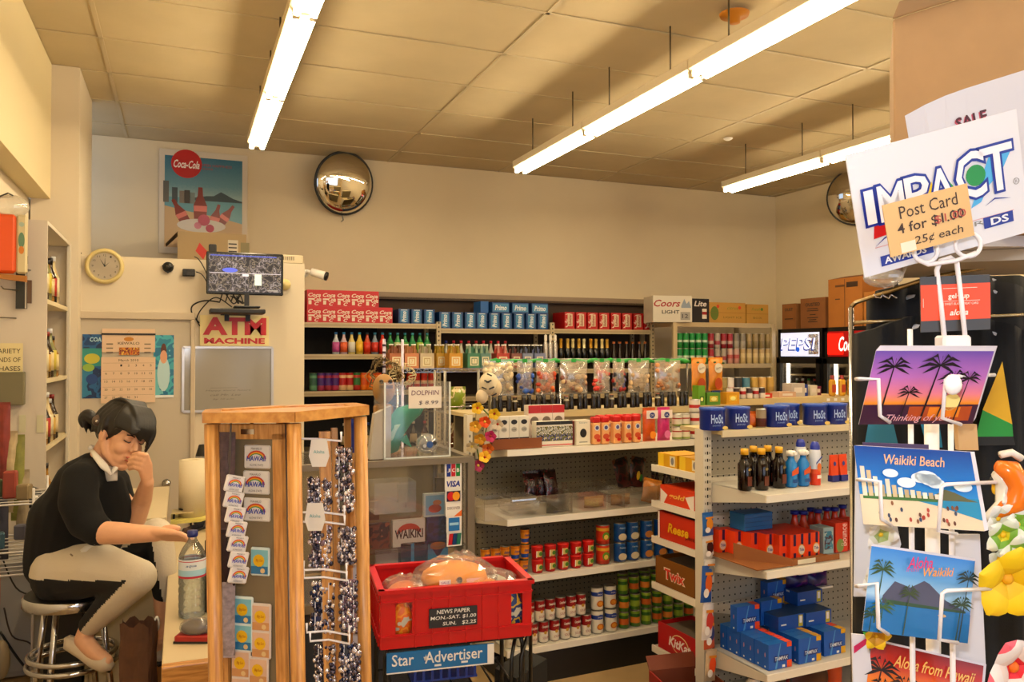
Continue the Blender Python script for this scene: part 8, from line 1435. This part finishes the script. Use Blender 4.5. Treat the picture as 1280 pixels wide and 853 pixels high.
# trousers: pale front, black back
WH, BKK = C('cdc4b2', .75, bump=.25, bscale=120), C('0b0b0d', .8); g = G()
hN, hF = S_(80, 716, -.07), S_(95, 712, .09)
chain(g, [(hF, .12), (hN, .12)], WH); chain(g, [(hN, .115), (S_(125, 712, -.15), .095), (nK, .066), (S_(142, 752, -.18), .058), (S_(113, 781, -.125), .042)], WH)
chain(g, [(hF, .11), (S_(145, 690, .11), .085), (fK, .066), (S_(203, 705, .11), .056), (S_(206, 742, .11), .047)], WH)
tr = remesh(g, 'trousers', .007, 4)
dg = bpy.context.evaluated_depsgraph_get(); me = bpy.data.meshes.new_from_object(tr.evaluated_get(dg)); tr.modifiers.clear(); tr.data = me
me.materials.clear(); me.materials.append(WH); me.materials.append(BKK)
segs = [(hN, nK, nA), (hF, fK, S_(206, 742, .11))]
for p in me.polygons:
    c = p.center; dd = []
    for a, k, e in segs:
        u1, u2 = (k-a).normalized(), (e-k).normalized(); dd.append(min((c-a-u1*max(0, min((k-a).length, (c-a).dot(u1)))).length, (c-k-u2*max(0, min((e-k).length, (c-k).dot(u2)))).length))
    a, k, e = segs[0 if dd[0] < dd[1]+.02 else 1]; u1, u2 = (k-a).normalized(), (e-k).normalized(); n1 = (u2-u1*u2.dot(u1)).normalized(); n2 = (-u1+u2*u1.dot(u2)).normalized()
    p.material_index = 1 if (c-k).dot(n1) > -.004 and (c-k).dot(n2) > -.004 else 0; p.use_smooth = True
g = G(); g.tube([tuple(S_(88, 693, -.185)), tuple(S_(95, 699, -.19))], .003, C('8a7c68', .5), 6); g.obj('pocket_seam', person)
# shoes
SHC = C('c8bca8', .45)
def shoe(pts, sole, nm='shoe'):
    g = G(); g.tube([tuple(S_(*p[:3])) for p in pts], [p[3] for p in pts], SHC, 14); o = g.obj(nm, person); s_ = G(); s_.tube([tuple(S_(*p)) for p in sole], .012, C('1a1614', .5), 8); s_.obj('sole', o)
shoe([(84, 796, -.13, .012), (88, 804, -.13, .03), (104, 817, -.135, .024), (118, 827, -.145, .026), (132, 830, -.15, .034), (141, 835, -.15, .012)], [(88, 809, -.13), (110, 828, -.14), (138, 838, -.15)])
shoe([(206, 812, .12, .02), (204, 817, .07, .026), (201, 821, .0, .03), (199, 823, -.04, .012)], [(206, 820, .12), (203, 828, .04), (199, 830, -.04)])
# ================================================================ STOOL
sc = Wp(92, 735, 0); stz = .665; t = thing('bar_stool', 'chrome-banded round bar stool under the seated woman', 'stool', (sc.x, sc.y, 0))
g = G(); g.lathe([(.165, stz-.05, CHROME), (.178, stz-.045, CHROME), (.178, stz-.012, CHROME), (.17, stz-.006, BLACK), (.16, stz, BLACK), (0, stz+.0, BLACK)], 32); g.obj('seat', t)
for k in range(4): a_ = R(45+90*k+20); g = G(); g.tube([(.11*math.cos(a_), .11*math.sin(a_), stz-.05), (.14*math.cos(a_), .14*math.sin(a_), .4), (.19*math.cos(a_), .19*math.sin(a_), .012)], .0115, CHROME, 10); g.obj('leg', t)
for z, r_ in ((.42, .155), (.385, .16)): g = G(); g.tube([(r_*math.cos(2*math.pi*i/32), r_*math.sin(2*math.pi*i/32), z) for i in range(32)], .0105, CHROME, 8, closed=True); g.obj('foot_ring', t)
# ================================================================ BEHIND AND BESIDE THE WOMAN
# desk with beige panel and drawer, footrest box, paper bag
t = thing('work_desk', 'beige panelled low desk behind the seated woman', 'desk', (-.22, 4.35, 0)); DK = C('b8aa8a', .55)
for nm_, c_, s_, m in [('desk_top', (0, 0, .86), (.32, .9, .03), LAM), ('side_panel', (-.15, 0, .42), (.02, .86, .84), DK), ('front_panel', (0, -.42, .42), (.3, .02, .84), DK), ('rear_panel', (0, .42, .42), (.3, .02, .84), DK)]: g = G(); g.box(c_, s_, m); g.obj(nm_, t, bevel=.003)
q = onZ(200, 835, .3); t = thing('foot_box', 'tan wooden footrest box under the far foot of the woman', 'box', (-.185, 3.62, 0)); g = G(); g.box((.06, 0, .155), (.12, .34, .31), C('b07c3c', .6), ch=.005); g.obj('box_body', t); g = G(); g.box((.06, -.172, .2), (.1, .004, .1), C('c89450', .6)); g.obj('drawer_front', t)
q = atd(173, 820, 3.0); t = thing('paper_bag', 'brown paper grocery bag standing beside the stool', 'bag', (q.x, q.y, 0), -YAW); K = C('6a4a34', .8, noise=.2, nscale=18); hh = 1.6-(778-442)*3.0/FPX
g = G(); n = 10; vs = []
for j in range(n+1):
    for i in range(24): a_ = 2*math.pi*i/24; r_ = 1/max(abs(math.cos(a_)), abs(math.sin(a_)))*.9; r_ = min(r_, 1.1); k = 1+.05*math.sin(j*1.9+i*1.3); vs.append((.066*r_*math.cos(a_)*k, .045*r_*math.sin(a_)*k, hh*j/n+(.012*math.sin(i*1.7) if j == n else 0)))
g.add(vs, [(j*24+i, j*24+(i+1) % 24, (j+1)*24+(i+1) % 24, (j+1)*24+i) for j in range(n) for i in range(24)]+[tuple(range(24))[::-1]], K); g.obj('bag_body', t)
q = atd(196, 780, 3.1); g = G(); g.ell((0, 0, 0), (.012, .012, .03), WHITE); put(g.mesh('tissue'), 'tissue', 'crumpled white tissue poking out beside the brown paper bag', 'tissue', q)
# things on the counter
CT = .701; q = onZ(240, 770, CT); WTR = clear('bottle_plastic', film=.1, gloss=.8, tint=(.96, .98, 1))
t = thing('water_bottle', 'large clear water bottle with blue cap and white-blue label on the counter', 'bottle', q); sc_ = (q-CAM).dot(_fw)/FPX; hb = 100*sc_; rb_ = 16*sc_
pr = [(.85, 0), (1, .03), (1, .08), (.93, .1), (1, .12), (1, .17), (.93, .19), (1, .21), (1, .27), (.93, .29), (1, .31), (1, .36), (.92, .385), (1, .41), (1, .5), (1, .73), (.96, .77), (.75, .85), (.4, .93), (.32, .96), (.32, 1.0)]
g = G(); g.lathe([(rb_*a, hb*b, WTR) for a, b in pr], 24); g.obj('bottle_body', t); g = G(); g.lathe([(rb_*.97, .003, clear('water', film=.03, gloss=.4, tint=(.9, .95, .97))), (rb_*.95, hb*.68, clear('water')), (0, hb*.68, clear('water'))], 24); g.obj('water', t)
g = G(); g.lathe([(rb_*1.02, hb*.5, C('c03048', .4)), (rb_*1.02, hb*.525, C('a8cfe0', .4)), (rb_*1.02, hb*.6, C('d8dfe4', .4)), (rb_*1.02, hb*.7, C('c03048', .4)), (rb_*1.02, hb*.71, C('d8dfe4', .4)), (rb_*1.02, hb*.73, WHITE)], 24, cap=False); Fb = frame((0, -rb_*1.03, 0), (1, 0, 0), (0, 0, 1)); g.text('aqua', -.004, hb*.65, .034, .009, C('2a5a98', .4), Fb, 0, .2, .01); g.obj('label_band', t)
g = G(); g.lathe([(rb_*.36, hb*.985, C('1c2f78', .4)), (rb_*.4, hb*1.0, C('1c2f78', .4)), (rb_*.4, hb*1.06, C('1c2f78', .4)), (0, hb*1.065, C('1c2f78', .4))], 18); g.obj('cap', t)
g = G(); g.box((0, 0, 0), (.1, .05, .01), BLACK, ch=.003); g.box((0, 0, .0055), (.08, .04, .001), C('2a2c34', .1)); put(g.mesh('mobile_phone'), 'mobile_phone', 'dark mobile phone held in the hand above the water bottle', 'phone', atd(243, 661, 2.9), 0, rot=(.4, -.35, -YAW))
q = onZ(246, 800, CT); t = thing('candy_tray', 'dark package on a red tray at the counter edge', 'tray', (q.x, q.y, CT), -YAW); g = G(); g.box((0, 0, .012), (.115, .07, .022), C('a82420', .4), ch=.004); g.box((0, 0, .003), (.118, .073, .006), C('1a1a20', .5)); g.obj('red_base', t); g = G(); g.ell((.0, 0, .038), (.05, .034, .025), C('3a2018', .3), n=14); g.ell((0, 0, .04), (.055, .036, .03), clear('crinkle_film'), n=14); g.obj('dark_package', t)
q = onZ(240, 648, .8); zt = .78; qd = 4.15; a_ = atd(240, 645, qd)
t = thing('yellow_tray', 'pale yellow riser tray under the paper towel roll', 'tray', (a_.x, a_.y, CT)); hz = a_.z-CT; g = G(); g.box((0, 0, hz-.008), (.2, .2, .016), C('d8cc78', .5)); g.obj('tray_top', t)
for x in (-.08, .08):
    for y in (-.08, .08): g = G(); g.box((x, y, (hz-.016)/2), (.02, .02, hz-.016), C('d8cc78', .5)); g.obj('leg', t)
PT = C('d8ccb0', .85, bump=.3, bscale=400); rr2 = 15.5*qd/FPX; th_ = 70*qd/FPX; t = thing('paper_towel_roll', 'upright white paper towel roll on the counter behind the hand', 'roll', (a_.x, a_.y, a_.z+.0)); g = G(); g.lathe([(rr2*.35, 0, PT), (rr2, .0, PT), (rr2, th_, PT), (rr2*.35, th_, PT), (rr2*.35, th_-.05, C('8a6a48', .8)), (0, th_-.05, C('8a6a48', .8))], 28, cap=False); g.obj('towel_roll', t)
a_ = atd(258, 645, 4.3); t = thing('coffee_maker', 'black coffee jug device behind the paper towel roll', 'appliance', (a_.x, a_.y, CT)); g = G(); hz2 = atd(258, 556, 4.3).z-CT; g.box((0, 0, hz2*.35), (.13, .1, hz2*.7), C('1a1a1c', .3), ch=.008); g.obj('base_block', t); g = G(); g.lathe([(.03, hz2*.7, BLACK), (.045, hz2*.75, BLACK), (.045, hz2*.83, C('c8c8cc', .2, .8)), (.046, hz2*.86, BLACK), (.03, hz2, BLACK), (0, hz2, BLACK)], 18, TR(-.01, 0, 0)); g.obj('jug', t)
a_ = atd(212, 645, 4.0); g = G(); g.box((0, 0, 0), (.1, .1, .006), C('c8b890', .5)); g.tube([(-.04, -.03, -.0), (-.045, -.03, -.12), (-.04, -.03, -(a_.z-CT)+.004)], .005, BLACK, 6); g.tube([(.04, .03, 0), (.04, .03, -(a_.z-CT)+.004)], .005, BLACK, 6); g.ell((.01, 0, .012), (.03, .03, .01), BLACK); put(g.mesh('small_stand'), 'small_stand', 'small black-legged stand beside the door knob', 'stand', (a_.x+.06, a_.y+.1, a_.z))
g = G(); g.box((0, 0, .11), (.06, .05, .22), C('181214', .4), ch=.004); g.box((-.0, -.0255, .17), (.04, .001, .08), C('c8c0bc', .4)); a_ = onZ(262, 770, CT); put(g.mesh('dark_carton'), 'dark_carton', 'tall dark carton behind the water bottle', 'carton', (a_.x+.02, a_.y+.05, CT), -YAW, sc=(1, 1, 1.15))
# left: bottle cabinet
t = thing('bottle_cabinet', 'tall white wall cabinet with open shelves of liquor bottles left of the door', 'cabinet', (-.78, 5.42, 0)); CW = C('d4ccbc', .55); y0, y1 = 4.85, 5.98; xx0, xx1 = -.9, -.66
for nm_, c_, s_, m in [('end_panel', (0, y0-5.42+.01, 1.15), (.24, .02, 2.3), C('cdc4b6', .6)), ('end_panel', (0, y1-5.42-.01, 1.15), (.24, .02, 2.3), CW), ('back_panel', (-.11, 0, 1.15), (.02, 1.1, 2.3), CW), ('top_panel', (0, 0, 2.29), (.24, 1.1, .02), CW), ('face_frame', (.112, .45, 1.15), (.016, .2, 2.26), CW)]: g = G(); g.box(c_, s_, m); g.obj(nm_, t)
shz = [onX(75, yy, -.66).z for yy in (385, 468, 540)]
shz = [1.6+(442-382)*4.9/FPX, 1.6+(442-470)*4.9/FPX, 1.6+(442-545)*4.9/FPX]
for z in shz+[.7, .35]: g = G(); g.box((0, 0, z-.012), (.22, 1.1, .024), C('d8ccac', .5)); g.obj('shelf', t)
lq = [bottle(.036, .28, .013, c, l, k, (.15, .55), .6, 12, rough=.1).mesh('liquor_bottle') for c, l, k in [('6a4a18', 'c8a860', 'b8b8b8'), ('c8b890', 'd8d0b0', 'c8c8c8'), ('2a1a10', 'b03828', '1a1418'), ('a8803c', 'd8c898', '2a1a14'), ('8a8a60', 'c8b848', 'c8c8cc'), ('3a2a18', 'd8c8a0', '8a1c18')]]
for si, z in enumerate(shz):
    for i in range(6):
        put(lq[(i*5+si*2) % 6], 'liquor_bottle', 'liquor bottle on the %s open cabinet shelf, %s' % (['top', 'middle', 'lower'][si], ['nearest', 'second nearest', 'third nearest', 'fourth nearest', 'fifth nearest', 'farthest'][i]), 'bottle', (-.71, 4.93+.1*i, z), 0, 'liquor bottles in the white cabinet', sc=(1, 1, .85+.15*((i*7+si) % 3)/2))
for i in range(4): put(lq[(i*3) % 6], 'liquor_bottle', 'liquor bottle behind the woman\'s back, %s' % ['nearest', 'second nearest', 'third nearest', 'farthest'][i], 'bottle', (-.71, 4.93+.1*i, .7), 0, 'liquor bottles on the low cabinet shelf')
# hooks, bag and cards on the cabinet end
EY = 4.85
def eq(px, py, dy=0): return onY(px, py, EY-dy)
for i, (px_, py_, ln, lab) in enumerate([(30, 364, .16, 'upper'), (20, 398, .2, 'lower'), (38, 338, .1, 'top')]):
    a_ = eq(px_, py_, .002); put(G().tube([(0, 0, 0), (-.0, -ln*.9, 0), (.0, -ln, .012)], .0035, C('8a8070', .3, .8), 6).mesh('wire_hook'), 'wire_hook', 'thin %s wire hook sticking out of the cabinet end' % lab, 'hook', a_, -.5)
a_ = eq(8, 305, .12); t = thing('orange_snack_bag', 'clear-edged orange packet hanging at the left edge above the hooks', 'bag', a_); g = G(); g.box((-.03, 0, 0), (.15, .04, .3), C('d8601c', .45), ch=.015); g.obj('orange_packet', t); g = G(); g.box((.068, 0, 0), (.05, .03, .3), C('c8bc98', .5), ch=.01); F5 = frame((.068, -.016, 0), (1, 0, 0), (0, 0, 1)); g.disc(0, .02, .014, C('6a8a70', .5), F5, 0, ry=.04); g.disc(0, -.03, .012, C('c8822c', .5), F5, .0004, ry=.02); g.disc(0, .1, .012, C('a8b8a8', .5), F5, 0); g.obj('clear_edge', t); g = G(); g.hex8([(-.1, -.02, -.17), (.09, -.02, -.19), (.09, .02, -.19), (-.1, .02, -.17), (-.1, -.02, -.15), (.09, -.02, -.16), (.09, .02, -.16), (-.1, .02, -.15)], C('a8742c', .6)); g.obj('bag_bottom', t)
a_ = eq(12, 258, .1); g = G(); g.ell((0, 0, 0), (.09, .05, .06), clear('bag_clear2', film=.12, haze=.35, hazecol=(.8, .75, .6))); g.tube([(-.06, -.03, .03), (0, -.04, .06), (.02, -.03, .05)], .004, C('3a3428'), 6); put(g.mesh('clear_bag'), 'clear_bag', 'clear crumpled bag tied above the orange packet', 'bag', a_)
for i, (px_, py_, w_, h_, c, lab) in enumerate([(27, 362, .05, .2, '2a2a1c', 'dark narrow card pack hanging right of the hooks'), (37, 365, .02, .12, '6a5038', 'thin brown pack hanging behind the dark one'), (30, 325, .035, .04, '141210', 'small black triangular piece on the cabinet end')]):
    g = G(); g.box((0, 0, 0), (w_, .012, h_), C(c, .4)); g.box((w_*.4, -.002, 0), (w_*.15, .012, h_*.98), C('c8c0b0', .4)) if i == 0 else None; put(g.mesh('card_pack'), 'card_pack', lab, 'pack', eq(px_, py_, .03+.01*i))
a_ = eq(6, 450, .03); t = thing('handwritten_sign', 'cream handwritten notice at the left edge above the grey box', 'sign', a_); g = G(); g.box((0, 0, 0), (.16, .004, .17), C('d8cca0', .6)); g.obj('notice_card', t); g = G(); F5 = frame((0, -.003, 0), (1, 0, 0), (0, 0, 1))
for k, l in enumerate(('VARIETY', 'KINDS OF', 'CHASES')): g.text(l, .01, .045-.045*k, .12, .024, C('4a3c20', .5), F5, 0, 0, .004)
g.obj('lettering', t)
a_ = eq(4, 486, .04); g = G(); g.box((0, .0, 0), (.19, .06, .17), C('7a7458', .5), ch=.004); g.box((-.04, -.031, .02), (.05, .002, .08), C('b8b498', .5)); put(g.mesh('grey_box'), 'grey_box', 'olive-grey metal box mounted under the handwritten notice', 'box', a_)
for i, (px_, y_) in enumerate(((28, 530), (50, 530))): a_ = eq(px_, y_, .003); g = G(); g.box((0, 0, 0), (.03, .006, .09), C('c8c4a8', .5)); put(g.mesh('wall_label'), 'wall_label', 'small pale label strip on the cabinet end, %s' % ['left one', 'right one'][i], 'label', a_)
# junk shelf at the lower left
t = thing('wire_shelf_unit', 'white wire shelf unit with small goods at the lower left edge', 'shelf', (-.74, 4.35, 0)); 
for z in (.62, .72, .93):
    g = G(); 
    for k in range(6): g.tube([(-.15, -.2+.08*k, z), (.13, -.2+.08*k, z)], .003, C('c8c4c0', .3), 5)
    g.tube([(-.15, -.2, z), (.13, -.2, z), (.13, .2, z), (-.15, .2, z)], .005, C('c8c4c0', .3), 6, closed=True); g.obj('wire_deck', t)
for x in (-.15, .13):
    for y in (-.2, .2): g = G(); g.cyl((x, y, 0), (x, y, 1.0), .006, C('c8c4c0', .3), 6); g.obj('post', t)
rn = random.Random(8)
jn = [('5a3a2c', 'brown'), ('3a5a68', 'slate blue'), ('8a7a5c', 'khaki'), ('2a2a2c', 'black'), ('9a4838', 'brick red'), ('b8b0a0', 'cream'), ('4a5a38', 'moss green'), ('6a6a78', 'steel grey')]
for i in range(8):
    a_ = Vector((-.86+.033*(i*3 % 8), 4.2+.03*i, [.935, .725][i % 2])); g = G(); hh_ = rn.uniform(.06, .16); g.box((0, 0, hh_/2), (.055, .05, hh_), C(jn[i][0], .5), ch=.006); put(g.mesh('small_box'), 'small_box', 'small %s box on the white wire shelf unit' % jn[i][1], 'box', a_, rn.uniform(-.5, .5), 'small boxes on the wire shelf unit')
for i, (px_, y0_, y1_, c, nm_) in enumerate([(4, 520, 610, '8a3a30', 'red-brown'), (13, 555, 640, 'b8a888', 'tan'), (22, 560, 650, '8a8a48', 'olive'), (2, 610, 700, '4a4a58', 'grey'), (28, 600, 665, 'a89a80', 'beige')]):
    a_ = onY(px_, y1_, 4.55); h_ = (y1_-y0_)*4.5/FPX; put(pouch(.06, h_, .04, C(c, .5, noise=.35, nscale=14)).mesh('hanging_packet'), 'hanging_packet', '%s packet hanging at the left edge by the woman' % nm_, 'packet', a_, -.2)
a_ = onY(36, 622, 4.6); t = thing('black_helmet', 'round black glossy object with a white dot behind the woman', 'object', a_); g = G(); g.ell((0, 0, 0), (.06, .055, .055), BLACK, n=20); g.obj('shell', t); g = G(); g.ell((.035, -.04, .0), .014, WHITE, n=10); g.obj('white_dot', t)
t = thing('low_cabinet', 'white low cabinet at the lower left behind the stool', 'cabinet', (-.62, 4.72, 0)); g = G(); g.box((-.03, 0, .29), (.46, .2, .56), C('aaa8a4', .5), ch=.004); g.obj('cabinet_body', t); g = G(); g.box((-.03, -.102, .29), (.42, .006, .5), C('b4b2ae', .5)); g.obj('cabinet_door', t); g = G(); g.box((.12, 0, .6), (.36, .2, .02), BLACK); g.obj('cabinet_top', t)
t = thing('black_cabinet', 'black upright cabinet behind the stool', 'cabinet', (-.5, 4.4, 0)); g = G(); g.box((0, 0, .33), (.16, .3, .66), C('0e0d0c', .5), ch=.004); g.obj('cabinet_body', t)
wire([onY(0, 690, 4.55), onY(20, 735, 4.55), onY(45, 742, 4.55), onY(55, 720, 4.55)], .004, 'floor_cable', 'upper black cable sagging in front of the white cabinet', C('2a2420', .5)); wire([onY(5, 760, 4.5), onY(15, 795, 4.5), onY(38, 805, 4.5), onY(50, 830, 4.5)], .004, 'floor_cable', 'thin middle cable hanging in front of the white cabinet', C('4a3c34', .5)); wire([onY(0, 790, 4.4), onY(20, 820, 4.4), onY(40, 845, 4.4)], .006, 'floor_cable', 'thick lowest black cable by the left edge', BLACK)
a_ = atd(-4, 745, 3.6); t = thing('racket', 'orange-rimmed round frame cut by the left edge', 'racket', a_, -YAW-1.1); g = G(); g.tube([(.06*math.cos(2*math.pi*i/24), 0, .12*math.sin(2*math.pi*i/24)) for i in range(24)], .008, C('d84c1c', .4), 8, closed=True); g.obj('rim', t); g = G()
for k in range(-4, 5): g.tube([(.012*k, 0, -.11*math.sqrt(1-(k/5)**2)), (.012*k, 0, .11*math.sqrt(1-(k/5)**2))], .0012, C('3a3430'), 4)
g.obj('strings', t); g = G(); g.cyl((0, 0, -.12), (0, 0, -.4), .011, BLACK, 8); g.obj('handle', t)
a_ = atd(2, 825, 3.7); g = G(); g.ell((0, 0, 0), (.035, .03, .09), C('b8a888', .6)); put(g.mesh('cream_cushion'), 'cream_cushion', 'cream rounded object at the bottom left edge', 'object', (a_.x, a_.y, a_.z))

# two more shelving units beyond the frame's right side (seen in the round mirrors)
src = bpy.data.objects['gondola_shelf']
for i, (x, y, r_) in enumerate([(4.4, 2.2, 3), (3.4, .3, 3)]):
    c_ = src.copy(); COL.objects.link(c_); c_.location = (x, y, 0); c_.rotation_euler = (0, 0, R(r_)); c_['label'] = 'cream shelving unit reflected in the round mirror, %s' % ['farther one', 'nearer one'][i]
    for ch in src.children: k = ch.copy(); COL.objects.link(k); k.parent = c_
